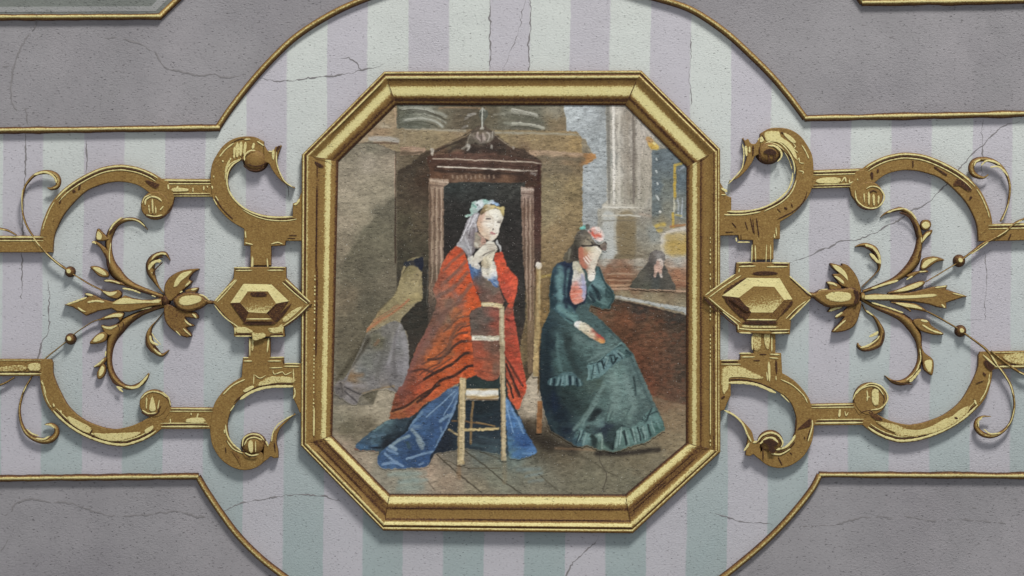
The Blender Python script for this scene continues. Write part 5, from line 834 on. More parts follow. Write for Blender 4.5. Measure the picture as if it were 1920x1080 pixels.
# confessional
conf = paint('confessional', R1([(620, 690), (740, 620), (880, 500), (960, 495), (1000, 470), (1190, 380), (1400, 250), (1560, 390), (1690, 480), (1940, 600), (1935, 1080)])+R6([(260, 200), (240, 700), (120, 880), (0, 880)])+[(745, 700), (744, 330)],
      [(770, 318, (62, 54, 44)), (755, 360, (78, 68, 54)), (780, 360, (72, 60, 48)), (795, 340, (66, 50, 38)), (760, 420, (78, 72, 56)), (785, 420, (82, 72, 56)), (760, 480, (64, 60, 48)), (790, 470, (72, 66, 52)), (750, 540, (56, 52, 44)), (790, 560, (48, 46, 40)), (780, 600, (46, 44, 38)), (770, 650, (56, 50, 44)), (800, 520, (46, 44, 40)), (830, 280, (92, 78, 60)), (860, 268, (92, 76, 58)), (900, 262, (96, 86, 74)), (880, 282, (72, 54, 42)), (930, 275, (70, 56, 46)), (955, 285, (74, 56, 44)), (900, 290, (74, 58, 48)), (850, 290, (82, 64, 52)), (980, 300, (78, 58, 46)), (1000, 330, (76, 50, 38)), (1006, 400, (82, 50, 38)), (1006, 480, (82, 54, 40)), (985, 600, (120, 102, 70)), (975, 660, (118, 98, 66)), (1000, 640, (92, 74, 50)), (990, 700, (70, 58, 42))], pic, 7,
      [(R1([(1020, 490), (1200, 385), (1300, 330)]), 3, (112, 96, 74), .6, 3), (R1([(1500, 380), (1680, 470)]), 2, (150, 138, 116), .6, 2), (R1([(630, 700), (760, 640), (870, 560)]), 7, (58, 48, 38), .7, 5), (R6([(60, 200), (100, 850)]), 7, (124, 106, 72), .6, 5), (R6([(185, 200), (190, 860)]), 6, (86, 66, 44), .7, 4), (R6([(20, 180), (40, 500)]), 4, (76, 60, 42), .6, 4), (R6([(30, 60), (110, 60)]), 3, (70, 84, 84), .7, 2), (R6([(30, 145), (120, 145)]), 3, (70, 84, 84), .7, 2), (R3([(895, 720), (885, 1060)]), 1.6, (112, 108, 98), .5, 1)],
      sm=False, var=.1, mott=((54, 46, 38), .4), label='dark wooden confessional with a pediment and a curtained doorway')
paint('pediment', R1([(900, 530), (940, 488), (1010, 468), (1090, 425), (1180, 392), (1240, 352), (1300, 322), (1480, 322), (1540, 372), (1610, 425), (1680, 478), (1767, 490), (1930, 590), (1925, 615), (1500, 588), (950, 570)]),
      [(830, 288, (92, 70, 54)), (850, 275, (84, 74, 58)), (870, 268, (72, 60, 48)), (885, 280, (52, 42, 36)), (900, 260, (84, 76, 66)), (920, 278, (58, 46, 40)), (940, 276, (60, 50, 42)), (955, 286, (72, 56, 46)), (860, 290, (98, 66, 54)), (920, 296, (92, 62, 50)), (980, 296, (70, 56, 46)), (1005, 303, (64, 52, 44))], conf, 8,
      [(R1([(950, 492), (1080, 432), (1190, 395), (1290, 335)]), 2.2, (132, 114, 88), .8, 1.2), (R1([(960, 512), (1090, 455), (1200, 415)]), 3, (48, 38, 32), .7, 2), (R1([(1500, 345), (1600, 425), (1680, 482)]), 2, (150, 136, 112), .8, 1.2), (R1([(1090, 520), (1160, 470), (1300, 500), (1420, 480), (1560, 510)]), 5, (44, 36, 32), .6, 4), (R1([(930, 552), (1300, 555), (1700, 572)]), 2.5, (120, 76, 60), .7, 2)], sm=False, var=.12)
paint('doorway', [(830, 332), (985, 336), (985, 600), (960, 720), (835, 720), (826, 500)], [(850, 345, (50, 54, 52)), (900, 345, (54, 56, 54)), (960, 350, (60, 60, 56)), (850, 400, (42, 40, 38)), (960, 400, (44, 42, 40)), (970, 460, (46, 42, 40)), (840, 470, (42, 38, 36)), (960, 520, (44, 42, 40)), (975, 580, (54, 50, 46)), (850, 600, (44, 40, 38)), (960, 640, (60, 48, 40))], conf, 8, sm=False, var=.13, mott=((30, 30, 28), .4))
paint('entablature', R1([(880, 560), (930, 545), (1100, 530), (1400, 530), (1700, 560), (1937, 600), (1940, 640), (1925, 700), (1915, 790), (1650, 800), (1250, 790), (1080, 800), (920, 800), (910, 690)]),
      [(820, 300, (76, 52, 42)), (860, 302, (86, 62, 52)), (900, 304, (88, 64, 54)), (950, 308, (82, 60, 50)), (1000, 312, (80, 58, 48)), (820, 318, (64, 44, 34)), (860, 320, (60, 42, 34)), (920, 323, (54, 40, 34)), (980, 328, (58, 42, 34)), (820, 332, (104, 72, 52)), (860, 333, (120, 92, 72)), (900, 337, (112, 84, 64)), (950, 340, (108, 78, 58)), (1005, 345, (72, 50, 40))], conf, 9,
      [(R1([(940, 576), (1200, 585), (1500, 595), (1767, 606)]), 2.2, (196, 176, 156), .9, 1.4), (R1([(985, 650), (1200, 658), (1500, 672), (1767, 686)]), 2.6, (216, 204, 188), .9, 1.2), (R2([(0, 606), (150, 606), (270, 622)]), 2.2, (188, 172, 154), .85, 1.4), (R2([(0, 682), (230, 690)]), 2.4, (196, 184, 168), .8, 1.4), (R1([(1000, 625), (1400, 635), (1767, 650)]), 3, (60, 40, 34), .7, 3), (R1([(960, 690), (1400, 705), (1767, 720)]), 4, (50, 38, 32), .8, 3)] + [(R1([(x, 735), (x+4, 755)]), 3, (158, 134, 112), .7, 2) for x in range(1120, 1500, 42)] + [(R2([(245, 640), (245, 780)]), 5, (52, 30, 26), .8, 3), (R2([(180, 710), (215, 720)]), 5, (142, 132, 126), .7, 4)], sm=False)
paint('crest', R1([(1240, 470), (1255, 400), (1290, 345), (1370, 312), (1385, 235), (1360, 170), (1400, 105), (1450, 165), (1420, 230), (1410, 305), (1470, 335), (1510, 310), (1500, 390), (1450, 432), (1380, 440), (1300, 440)]),
      [(890, 268, (92, 84, 72)), (902, 258, (126, 114, 106)), (915, 262, (102, 94, 82)), (900, 246, (104, 92, 76)), (903, 220, (98, 98, 86)), (905, 212, (90, 92, 82))], conf, 10,
      st_(R1, [([(1395, 112), (1393, 300)], 2.6, (186, 186, 176), .9, 1.2), ([(1362, 298), (1412, 300)], 4, (182, 176, 164), .85, 1.6), ([(1370, 140), (1395, 118), (1420, 138)], 2.2, (160, 160, 150), .8, 1.2), ([(1355, 335), (1350, 375), (1375, 410)], 3, (178, 162, 152), .8, 1.6), ([(1440, 335), (1465, 370), (1445, 410)], 3, (168, 158, 148), .8, 1.6), ([(1400, 350), (1415, 395)], 5, (180, 164, 154), .7, 2.5), ([(1490, 325), (1485, 380)], 2.4, (160, 152, 142), .7, 1.2), ([(1290, 350), (1265, 400), (1255, 450)], 2.4, (142, 132, 116), .7, 1.4), ([(1385, 345), (1385, 415)], 2.4, (84, 70, 62), .7, 1.4), ([(1430, 200), (1450, 175)], 4, (70, 78, 72), .7, 2)]), edge=1.2)
for pts in ([(1225, 225), (1235, 195), (1275, 165), (1335, 158), (1345, 172), (1290, 185), (1255, 210)], [(1195, 485), (1225, 470), (1255, 445), (1285, 448), (1280, 490), (1245, 505), (1262, 470), (1225, 492)], [(1200, 300), (1225, 275), (1270, 265), (1262, 282), (1230, 300)], [(1465, 475), (1475, 445), (1492, 455), (1490, 490)]):
    paint('crest_scroll', R1(pts), [(*R1([pts[2]])[0], (158, 152, 142)), (*R1([pts[0]])[0], (122, 114, 102))], conf, 10, edge=.8)
for nm_, pts in (('finial', [(920, 485), (940, 480), (955, 510), (945, 545), (925, 540)]), ('finial', [(1668, 468), (1680, 458), (1692, 478), (1680, 490)])):
    paint(nm_, R1(pts), [(*R1([(940, 515)])[0], (176, 166, 152)), (*R1([(1480, 470)])[0], (150, 138, 126))], conf, 10)
paint('pilaster', [(804, 334), (842, 336), (842, 344), (832, 350), (832, 560), (812, 620), (803, 620)], [(810, 345, (130, 104, 82)), (830, 342, (148, 122, 100)), (808, 380, (112, 86, 66)), (818, 400, (128, 104, 82)), (828, 400, (116, 90, 72)), (806, 450, (100, 78, 60)), (818, 460, (128, 106, 84)), (829, 470, (134, 110, 92)), (810, 520, (96, 80, 62)), (822, 530, (112, 88, 70)), (812, 590, (72, 60, 50))], conf, 10,
      [([(807, 352), (806.5, 530)], 1.8, (74, 56, 44), .75, 1), ([(811, 352), (810.5, 530)], 1.8, (150, 126, 102), .75, 1), ([(815.5, 352), (815.0, 530)], 1.8, (86, 64, 50), .75, 1), ([(819.5, 352), (819.0, 530)], 1.8, (164, 140, 116), .75, 1), ([(824, 352), (823.5, 530)], 1.8, (88, 66, 52), .75, 1), ([(828, 352), (827.5, 530)], 1.8, (170, 146, 124), .75, 1), ([(806, 346), (840, 350)], 2, (88, 68, 54), .8, 1.2), ([(808, 352), (834, 354)], 2, (160, 134, 110), .7, 1.2), ([(806, 350), (804, 500)], 2.5, (80, 60, 46), .6, 2), ([(808, 338), (840, 342)], 4, (176, 152, 128), .85, 2)], sm=False, bdir=1, gain=1.12, sat=.85)
paint('pilaster', [(976, 350), (1002, 352), (1002, 700), (990, 700), (988, 560), (980, 480)], [(984, 356, (142, 120, 106)), (998, 356, (130, 104, 90)), (984, 400, (112, 84, 66)), (993, 420, (130, 104, 86)), (984, 480, (106, 84, 66)), (995, 500, (120, 96, 76)), (998, 580, (118, 94, 66)), (998, 660, (100, 78, 54))], conf, 10,
      [([(983, 372), (983.5, 600)], 1.8, (76, 54, 44), .75, 1), ([(987, 372), (987.5, 600)], 1.8, (146, 122, 104), .75, 1), ([(990.5, 372), (991.0, 600)], 1.8, (84, 60, 48), .75, 1), ([(994, 372), (994.5, 600)], 1.8, (160, 136, 116), .75, 1), ([(998, 372), (998.5, 600)], 1.8, (90, 64, 52), .75, 1), ([(978, 362), (1000, 364)], 2, (92, 70, 58), .8, 1.2), ([(976, 354), (1000, 356)], 4, (176, 156, 140), .85, 2)], sm=False, bdir=1, gain=1.12, sat=.85)
paint('jamb', [(1001, 352), (1014, 345), (1014, 500), (1006, 505), (1002, 500)], [(1008, 370, (72, 40, 32)), (1008, 430, (84, 48, 38)), (1008, 490, (72, 50, 40))], conf, 11, sm=False, sat=.7)
# distant kneeling figure on the left
g = paint('person', R3([(690, 650), (850, 605), (838, 720), (845, 980), (790, 1010)])+R5([(820, 110), (640, 310), (710, 440), (715, 700), (690, 850), (620, 960), (500, 930), (280, 985), (230, 1075), (120, 1020), (40, 950), (60, 870), (150, 800), (330, 430), (350, 380), (450, 250), (600, 60)]),
      [(770, 530, (142, 128, 92)), (740, 580, (146, 132, 98)), (700, 680, (110, 106, 96)), (680, 730, (120, 116, 112)), (750, 700, (126, 122, 122)), (650, 735, (122, 116, 114))], pic, 9, label='distant kneeling worshipper in a grey skirt and yellow shawl')
paint('skirt', R5([(330, 440), (450, 370), (560, 310), (640, 320), (690, 410), (715, 550), (718, 700), (695, 840), (620, 965), (560, 920), (420, 940), (280, 985), (230, 1075), (120, 1020), (40, 950), (60, 870), (140, 850), (200, 720), (290, 560)]),
      [(710, 640, (104, 100, 82)), (735, 620, (122, 118, 112)), (750, 640, (132, 130, 130)), (755, 690, (140, 136, 138)), (730, 690, (118, 114, 114)), (715, 680, (112, 110, 106)), (690, 680, (116, 116, 108)), (680, 700, (120, 120, 116)), (700, 715, (128, 124, 122)), (740, 715, (122, 118, 118)), (725, 730, (118, 108, 98)), (660, 712, (124, 104, 80)), (655, 725, (128, 122, 120)), (650, 745, (132, 126, 124)), (640, 735, (108, 102, 98))], g, 10,
      [(R5([(650, 330), (620, 400), (530, 700)]), 6, (160, 156, 158), .6, 5), (R5([(660, 420), (690, 600), (680, 800)]), 8, (150, 146, 148), .6, 6), (R5([(610, 400), (580, 560), (600, 820)]), 5, (98, 94, 94), .6, 5), (R5([(540, 430), (450, 700), (420, 830)]), 7, (92, 90, 84), .5, 6), (R5([(350, 470), (230, 650), (100, 800)]), 9, (58, 52, 42), .75, 6), (R5([(330, 430), (450, 340), (580, 270)]), 5, (56, 50, 42), .7, 4), (R5([(130, 910), (270, 980)]), 3, (58, 54, 54), .8, 2), (R5([(130, 950), (240, 1050)]), 3, (66, 62, 62), .8, 2), (R5([(150, 890), (300, 900)]), 8, (146, 140, 140), .6, 5), (R5([(300, 975), (430, 935), (580, 905)]), 4, (148, 122, 82), .7, 3), (R5([(550, 900), (620, 960)]), 3, (72, 68, 66), .7, 2), (R5([(150, 810), (290, 800)]), 8, (130, 98, 64), .6, 6), (R5([(90, 870), (110, 960)]), 3, (72, 66, 62), .6, 3), (R5([(410, 520), (440, 480)]), 5, (140, 96, 66), .5, 4)])
paint('shawl', R3([(690, 690), (745, 680), (830, 720), (830, 800), (800, 900), (838, 985)])+R5([(700, 170), (560, 260), (420, 350), (325, 410), (345, 360), (400, 290), (470, 170), (590, 50)]),
      [(765, 505, (128, 116, 80)), (782, 515, (152, 136, 98)), (770, 540, (150, 136, 98)), (745, 560, (142, 128, 90)), (780, 560, (154, 138, 94)), (730, 580, (138, 126, 90)), (750, 590, (150, 128, 88)), (715, 600, (144, 122, 84)), (700, 615, (160, 130, 86)), (690, 622, (160, 112, 72))], g, 11,
      [(R5([(340, 380), (450, 300), (580, 220), (720, 110)]), 4, (176, 106, 72), .75, 3), (R5([(380, 320), (480, 250), (620, 160)]), 3, (170, 112, 78), .6, 3), (R5([(330, 400), (420, 355), (560, 270)]), 3, (166, 116, 80), .5, 3), (R5([(440, 200), (520, 120), (600, 20)]), 5, (60, 54, 40), .7, 4), (R3([(590, 840), (660, 740), (700, 690)]), 4, (62, 56, 42), .7, 4)])
paint('hood', R3([(670, 650), (760, 625), (850, 603), (848, 720), (830, 730), (805, 695), (745, 678), (690, 690)]), [(765, 492, (42, 46, 54)), (780, 488, (32, 36, 48)), (790, 500, (26, 30, 44)), (772, 498, (54, 52, 50))], g, 12)
# woman in the red shawl
wr = paint('person', R7([(230, 560), (400, 420), (540, 330), (760, 280), (900, 100), (1170, 20), (1180, 0)])+[(865, 660), (930, 650), (945, 700)]+R8([(0, 150), (70, 290), (170, 520), (230, 630), (80, 690)])+R7([(1640, 660), (1250, 590), (960, 640), (900, 740), (640, 778), (480, 770), (430, 680), (450, 620), (260, 610)]),
      [(870, 780, (34, 44, 54)), (900, 760, (28, 36, 40)), (920, 800, (34, 44, 52)), (830, 830, (30, 36, 46)), (900, 840, (48, 58, 64)), (700, 830, (54, 70, 80)), (870, 840, (40, 50, 58)), (930, 850, (60, 74, 80)), (905, 715, (40, 52, 50))], pic, 12,
      [(R7([(1350, 300), (1480, 280)]), 5, (40, 56, 62), .6, 5), (R7([(1370, 480), (1520, 520)]), 3, (66, 84, 88), .5, 3), (R7([(1300, 560), (1550, 590)]), 5, (70, 92, 98), .5, 5), (R7([(1120, 340), (1290, 350), (1510, 385)]), 2.6, (126, 88, 48), .8, 2), (R7([(1090, 420), (1165, 465)]), 4, (186, 160, 110), .85, 2), (R7([(1310, 170), (1295, 350), (1290, 545)]), 4.5, (138, 108, 68), .85, 2), (R7([(1340, 350), (1510, 385)]), 2, (160, 130, 80), .7, 2)], sm=False, label='kneeling woman in a red striped shawl, blue skirt and white veil')
paint('skirt_train', R7([(225, 570), (300, 500), (400, 415), (540, 330), (700, 310), (760, 290), (700, 440), (620, 500), (530, 570), (455, 605), (340, 600), (260, 605)]), [(680, 840, (62, 92, 122)), (700, 825, (74, 98, 112)), (690, 830, (58, 78, 96)), (720, 800, (72, 92, 100)), (730, 790, (82, 104, 110)), (750, 800, (46, 60, 70)), (740, 815, (50, 64, 72)), (755, 790, (50, 62, 70)), (725, 835, (28, 32, 38)), (710, 820, (56, 76, 88)), (745, 825, (26, 30, 36))], wr, 13, [(R7([(400, 430), (520, 350)]), 4, (108, 134, 136), .7, 3), (R7([(370, 480), (500, 470)]), 4, (92, 116, 132), .7, 3), (R7([(350, 580), (450, 582)]), 4, (18, 18, 24), .85, 2), (R7([(480, 500), (640, 450)]), 6, (24, 30, 36), .6, 5), (R7([(560, 530), (690, 440), (740, 340)]), 6, (22, 28, 36), .7, 5), (R7([(260, 560), (330, 580), (430, 560)]), 4, (66, 100, 132), .6, 3)])
paint('skirt', R7([(1175, 20), (1000, 90), (880, 200), (840, 235), (760, 330), (700, 440), (620, 500), (530, 570), (450, 640), (428, 700), (470, 770), (640, 778), (850, 765), (905, 735), (918, 660), (960, 600), (1010, 520), (1070, 400), (1140, 260), (1170, 150)]),
      [(850, 735, (92, 128, 172)), (830, 745, (58, 92, 138)), (800, 770, (72, 110, 160)), (840, 770, (56, 92, 142)), (790, 800, (64, 104, 156)), (820, 800, (52, 86, 138)), (810, 825, (54, 90, 142)), (780, 820, (50, 84, 132)), (760, 830, (52, 84, 130)), (740, 840, (62, 96, 140)), (720, 860, (60, 98, 150)), (750, 870, (54, 92, 148)), (790, 860, (52, 88, 142)), (780, 845, (48, 80, 130)), (735, 870, (70, 110, 160))], wr, 14,
      [(R7([(880, 300), (1000, 200), (1140, 70)]), 2.4, (136, 172, 208), .8, 1.6), (R7([(1040, 290), (1100, 190), (1160, 90)]), 2.4, (132, 168, 206), .75, 1.6), (R7([(1160, 160), (1080, 370), (1020, 480)]), 4, (128, 162, 198), .75, 2.5), (R7([(1010, 340), (1070, 300), (1120, 280)]), 6, (126, 162, 196), .8, 3), (R7([(1010, 400), (1020, 440)]), 4, (120, 156, 192), .7, 3), (R7([(960, 580), (1040, 440)]), 2.5, (120, 156, 192), .7, 2), (R7([(690, 440), (760, 350), (840, 260)]), 5, (112, 150, 186), .8, 3), (R7([(750, 420), (820, 500), (850, 560)]), 7, (142, 164, 176), .85, 3), (R7([(800, 510), (840, 590)]), 7, (140, 158, 166), .8, 3), (R7([(770, 390), (830, 400)]), 7, (118, 152, 186), .7, 4), (R7([(560, 570), (620, 520), (720, 480)]), 6, (140, 166, 178), .8, 3), (R7([(545, 570), (600, 600)]), 7, (148, 176, 196), .85, 3), (R7([(500, 640), (560, 690), (610, 720)]), 5, (128, 164, 204), .85, 2.5), (R7([(480, 740), (580, 720), (665, 755)]), 5, (126, 162, 204), .85, 2.5), (R7([(520, 600), (610, 640)]), 5, (120, 156, 196), .8, 2.5), (R7([(700, 690), (820, 650), (940, 620)]), 4.5, (128, 164, 202), .85, 2), (R7([(820, 740), (850, 725)]), 4, (122, 156, 196), .7, 2), (R7([(710, 540), (720, 580)]), 6, (62, 88, 90), .7, 4), (R7([(740, 350), (650, 460)]), 3, (36, 62, 102), .6, 3), (R7([(940, 300), (820, 420)]), 4, (42, 72, 120), .5, 4)], gain=.92, sat=.85, mott=((44, 66, 92), .4))
paint('skirt_side', R7([(1610, 130), (1640, 150), (1720, 300)])+R8([(70, 290), (120, 430), (185, 530), (230, 625), (180, 655), (80, 690), (0, 680)])+R7([(1640, 660), (1625, 500), (1608, 300)]), [(955, 765, (94, 132, 176)), (960, 790, (66, 106, 156)), (975, 790, (84, 124, 168)), (970, 820, (52, 86, 136)), (985, 830, (44, 76, 126)), (1000, 848, (72, 112, 162)), (975, 850, (66, 104, 146)), (955, 830, (70, 106, 136)), (954, 850, (90, 120, 128))], wr, 14, [(R7([(1620, 200), (1680, 440)]), 2.5, (130, 166, 204), .75, 2), (R8([(0, 230), (60, 350), (110, 450)]), 3, (122, 158, 196), .7, 2), (R8([(100, 640), (200, 640)]), 4, (106, 146, 188), .7, 3), (R8([(70, 560), (160, 560)]), 4, (30, 52, 96), .6, 4)])
red_raw = [(850, 470, (196, 76, 50)), (838, 495, (176, 76, 54)), (866, 490, (204, 72, 40)), (830, 520, (158, 76, 60)), (850, 520, (196, 76, 46)), (872, 520, (208, 74, 38)), (838, 540, (160, 90, 74)), (855, 545, (188, 82, 56)), (880, 545, (206, 76, 38)), (825, 555, (132, 88, 82)), (845, 570, (130, 98, 86)), (862, 565, (150, 80, 66)), (890, 575, (208, 78, 36)), (820, 590, (124, 88, 84)), (840, 600, (126, 96, 84)), (855, 590, (176, 96, 62)), (870, 600, (200, 84, 44)), (810, 620, (122, 80, 74)), (830, 625, (150, 84, 62)), (850, 620, (190, 86, 46)), (872, 625, (204, 78, 38)), (800, 650, (128, 78, 70)), (820, 650, (172, 86, 52)), (840, 655, (150, 82, 54)), (862, 650, (196, 78, 40)), (880, 660, (204, 76, 36)), (785, 680, (132, 74, 64)), (805, 675, (188, 92, 50)), (830, 680, (190, 84, 46)), (855, 680, (200, 80, 40)), (880, 690, (200, 76, 38)), (775, 710, (130, 70, 60)), (800, 710, (176, 76, 46)), (825, 705, (194, 80, 42)), (850, 710, (186, 76, 42)), (760, 740, (126, 66, 58)), (785, 730, (168, 66, 44)), (805, 735, (192, 80, 46)), (830, 730, (186, 78, 42)), (745, 765, (140, 74, 56)), (770, 760, (152, 70, 52)), (790, 760, (172, 84, 52)), (745, 778, (158, 82, 52))]
red = [(x, y, (r*1.0, g*1.03, b*.92)) for x, y, (r, g, b) in red_raw]
paint('shawl', R3([(1140, 505), (1180, 490), (1215, 520), (1250, 600), (1275, 680), (1300, 800), (1340, 900), (1380, 1010)])+R5([(1390, 160), (1360, 215), (1300, 200), (1280, 300), (1295, 420), (1310, 560), (1335, 700), (1340, 795), (1260, 830), (1180, 875), (1080, 930), (980, 1010)])+R7([(860, 190), (800, 260), (700, 310), (560, 320), (545, 290), (590, 110), (640, 20)])+R5([(660, 900), (720, 740), (780, 570), (860, 420), (940, 250), (975, 130), (945, 40)])+R3([(940, 900), (990, 770), (1050, 610)]),
      red, wr, 15, st_(R5, [([(1330, 715), (1260, 720), (1150, 800), (1000, 860), (900, 970), (800, 1050)], 5.4, (52, 34, 30), .95, 2), ([(1310, 600), (1230, 605), (1130, 690), (1000, 760), (860, 840)], 5.4, (56, 38, 32), .93, 2), ([(1290, 490), (1210, 490), (1130, 540), (1030, 640), (900, 660)], 5, (74, 48, 40), .88, 2), ([(1250, 320), (1170, 350), (1120, 440), (1080, 560), (1000, 680)], 7, (104, 72, 58), .7, 5), ([(1260, 405), (1180, 420), (1130, 460)], 4, (92, 58, 46), .8, 2), ([(1210, 210), (1150, 260), (1120, 310)], 5, (112, 78, 62), .6, 4), ([(960, 525), (1060, 510)], 3, (116, 66, 44), .7, 2), ([(720, 775), (850, 750), (950, 780)], 4.4, (74, 46, 40), .85, 2.5), ([(780, 900), (860, 840)], 3, (80, 42, 34), .6, 3), ([(1180, 880), (1080, 930), (960, 1020), (880, 1060)], 2.4, (172, 120, 70), .6, 2), ([(1280, 190), (1340, 205), (1380, 120)], 3, (204, 90, 40), .7, 2), ([(1060, 400), (1000, 480), (930, 600)], 8, (206, 100, 50), .5, 6), ([(1220, 230), (1260, 330), (1290, 500), (1320, 640)], 3, (212, 96, 50), .5, 3), ([(1270, 500), (1300, 620)], 6, (208, 84, 40), .4, 5)])
      + st_(R3, [([(1200, 700), (1100, 780), (1020, 860)], 6, (130, 92, 78), .6, 5), ([(1180, 540), (1100, 620), (1040, 720)], 5, (208, 72, 38), .5, 5), ([(1250, 660), (1280, 800), (1350, 990)], 8, (212, 74, 34), .6, 5), ([(1120, 900), (1180, 1000)], 8, (140, 100, 88), .6, 6), ([(1230, 700), (1150, 780), (1130, 860)], 4, (150, 98, 82), .5, 4)]) + st_(R3, [([(1220, 560), (1120, 640), (1040, 720)], 5, (116, 88, 76), .6, 3), ([(1240, 640), (1150, 740), (1060, 830)], 6, (112, 86, 76), .6, 3), ([(1260, 740), (1180, 830), (1100, 900), (980, 960)], 7, (112, 88, 78), .65, 4), ([(1290, 850), (1220, 950), (1150, 1040)], 7, (114, 90, 80), .65, 4)]) + st_(R5, [([(1100, 130), (1010, 300), (900, 480), (800, 640)], 12, (118, 88, 80), .5, 8), ([(900, 380), (800, 580), (730, 760), (640, 960)], 9, (126, 80, 72), .65, 6), ([(1120, 640), (1000, 720), (880, 790)], 3, (92, 58, 46), .7, 2), ([(1290, 345), (1220, 355), (1170, 395)], 3, (88, 54, 42), .8, 1.6), ([(1275, 260), (1190, 270), (1120, 330), (1040, 400)], 3.4, (100, 66, 52), .7, 2), ([(1100, 180), (1000, 260), (930, 340)], 4, (104, 74, 62), .6, 2.5), ([(1250, 120), (1150, 150), (1040, 230)], 3.4, (110, 76, 62), .6, 2.5), ([(1060, 560), (960, 640), (840, 700)], 3, (88, 56, 46), .75, 2), ([(820, 800), (900, 740), (1000, 690)], 2.6, (84, 52, 42), .7, 1.8)]) + st_(R7, [([(570, 250), (720, 190), (860, 90), (1000, 10)], 5, (62, 38, 30), .93, 2), ([(560, 270), (700, 220), (820, 130)], 3, (176, 110, 62), .5, 2)]), var=.1, warp=4, mott=((126, 82, 66), .26))
paint('torso', R3([(1270, 640), (1340, 620), (1380, 700), (1500, 640), (1530, 700), (1560, 900), (1600, 1000), (1650, 1080)])+R5([(1640, 170), (1580, 170), (1560, 800), (1340, 800), (1310, 560), (1280, 300), (1300, 210), (1390, 170)])+R3([(1400, 1050), (1340, 900), (1300, 800)]),
      [(890, 510, (74, 100, 140)), (900, 530, (96, 84, 78)), (915, 530, (104, 92, 80)), (905, 555, (108, 84, 74)), (925, 545, (102, 88, 78)), (890, 545, (150, 72, 54)), (935, 560, (128, 84, 70)), (900, 590, (96, 84, 76)), (890, 610, (92, 82, 74)), (915, 600, (100, 88, 80)), (905, 625, (100, 80, 70)), (928, 610, (156, 78, 60)), (930, 590, (150, 80, 66)), (900, 660, (164, 78, 54)), (925, 650, (120, 86, 70)), (895, 690, (186, 78, 46)), (915, 685, (160, 84, 58)), (930, 690, (124, 88, 70)), (910, 700, (178, 82, 54)), (890, 650, (150, 78, 58))], wr, 14,
      [(R3([(1275, 660), (1300, 780)]), 6, (72, 104, 156), .85, 3), (R3([(1320, 690), (1340, 740)]), 4, (110, 140, 180), .8, 2), (R5([(1330, 760), (1420, 770), (1540, 800)]), 3, (104, 62, 48), .5, 3), (R5([(1340, 640), (1480, 660)]), 3, (106, 66, 52), .5, 3)], var=.08)
paint('shawl', R3([(1510, 570), (1545, 552), (1585, 560), (1610, 650), (1660, 730), (1722, 800), (1715, 900), (1690, 1000), (1680, 1070)])+R6([(15, 240), (50, 430), (90, 680), (135, 900), (100, 1010)])+R8([(60, 235), (20, 200)])+R5([(1640, 1010), (1620, 900), (1600, 600), (1590, 300), (1610, 190), (1640, 150)])+R3([(1620, 1000), (1560, 880), (1530, 760), (1505, 620)]),
      [(935, 480, (200, 72, 48)), (942, 500, (206, 76, 46)), (955, 520, (196, 70, 46)), (965, 530, (206, 80, 52)), (950, 545, (176, 70, 52)), (958, 565, (204, 76, 48)), (950, 580, (136, 76, 62)), (958, 600, (180, 70, 54)), (952, 630, (168, 72, 54)), (965, 640, (186, 70, 48)), (960, 670, (180, 68, 46)), (972, 690, (184, 68, 48)), (955, 700, (166, 72, 48)), (975, 715, (204, 72, 48)), (955, 725, (172, 88, 54)), (968, 735, (190, 76, 46)), (978, 730, (210, 78, 48)), (965, 755, (206, 86, 52))], wr, 15,
      st_(R5, [([(1610, 700), (1650, 780), (1700, 900), (1740, 1000)], 4, (54, 34, 30), .92, 1.6), ([(1610, 640), (1680, 760), (1767, 900)], 4, (76, 42, 34), .85, 1.8), ([(1620, 840), (1660, 930), (1680, 1010)], 4, (56, 36, 30), .92, 1.6), ([(1610, 400), (1700, 430)], 2.4, (120, 56, 44), .6, 2), ([(1600, 500), (1700, 560)], 2.4, (126, 56, 42), .6, 2), ([(1620, 285), (1640, 295)], 4, (60, 24, 22), .8, 2)]) + st_(R6, [([(10, 880), (60, 1000)], 3, (72, 40, 30), .7, 1.6), ([(20, 760), (90, 880)], 2.6, (120, 50, 36), .6, 2)]) + [(R3([(1560, 900), (1620, 830), (1690, 780)]), 3, (168, 58, 40), .6, 3), (R3([(1600, 1000), (1660, 920)]), 3, (150, 60, 46), .6, 3)], var=.1, mott=((124, 64, 44), .4), gain=1.02)
paint('collar', R3([(1265, 640), (1270, 590), (1300, 585), (1340, 640), (1380, 690), (1350, 712), (1310, 690)]), [(884, 485, (206, 202, 190)), (892, 495, (214, 208, 196)), (898, 500, (196, 194, 190))], wr, 17, edge=1.2)
paint('blouse_front', R3([(1390, 690), (1440, 650), (1500, 640), (1525, 700), (1530, 780), (1545, 880), (1500, 860), (1450, 800), (1400, 780)]), [(905, 510, (204, 198, 184)), (920, 505, (214, 208, 192)), (925, 515, (200, 200, 200)), (912, 515, (196, 188, 170)), (925, 530, (96, 126, 170)), (930, 540, (84, 108, 150))], wr, 16, [(R3([(1460, 810), (1530, 870)]), 4, (76, 108, 160), .8, 2), (R3([(1480, 790), (1520, 800)]), 2, (170, 186, 206), .7, 1.5), (R3([(1500, 830), (1540, 860)]), 1.6, (176, 190, 208), .7, 1.4), (R3([(1400, 770), (1440, 775)]), 4, (214, 206, 196), .8, 2)], edge=1.2)
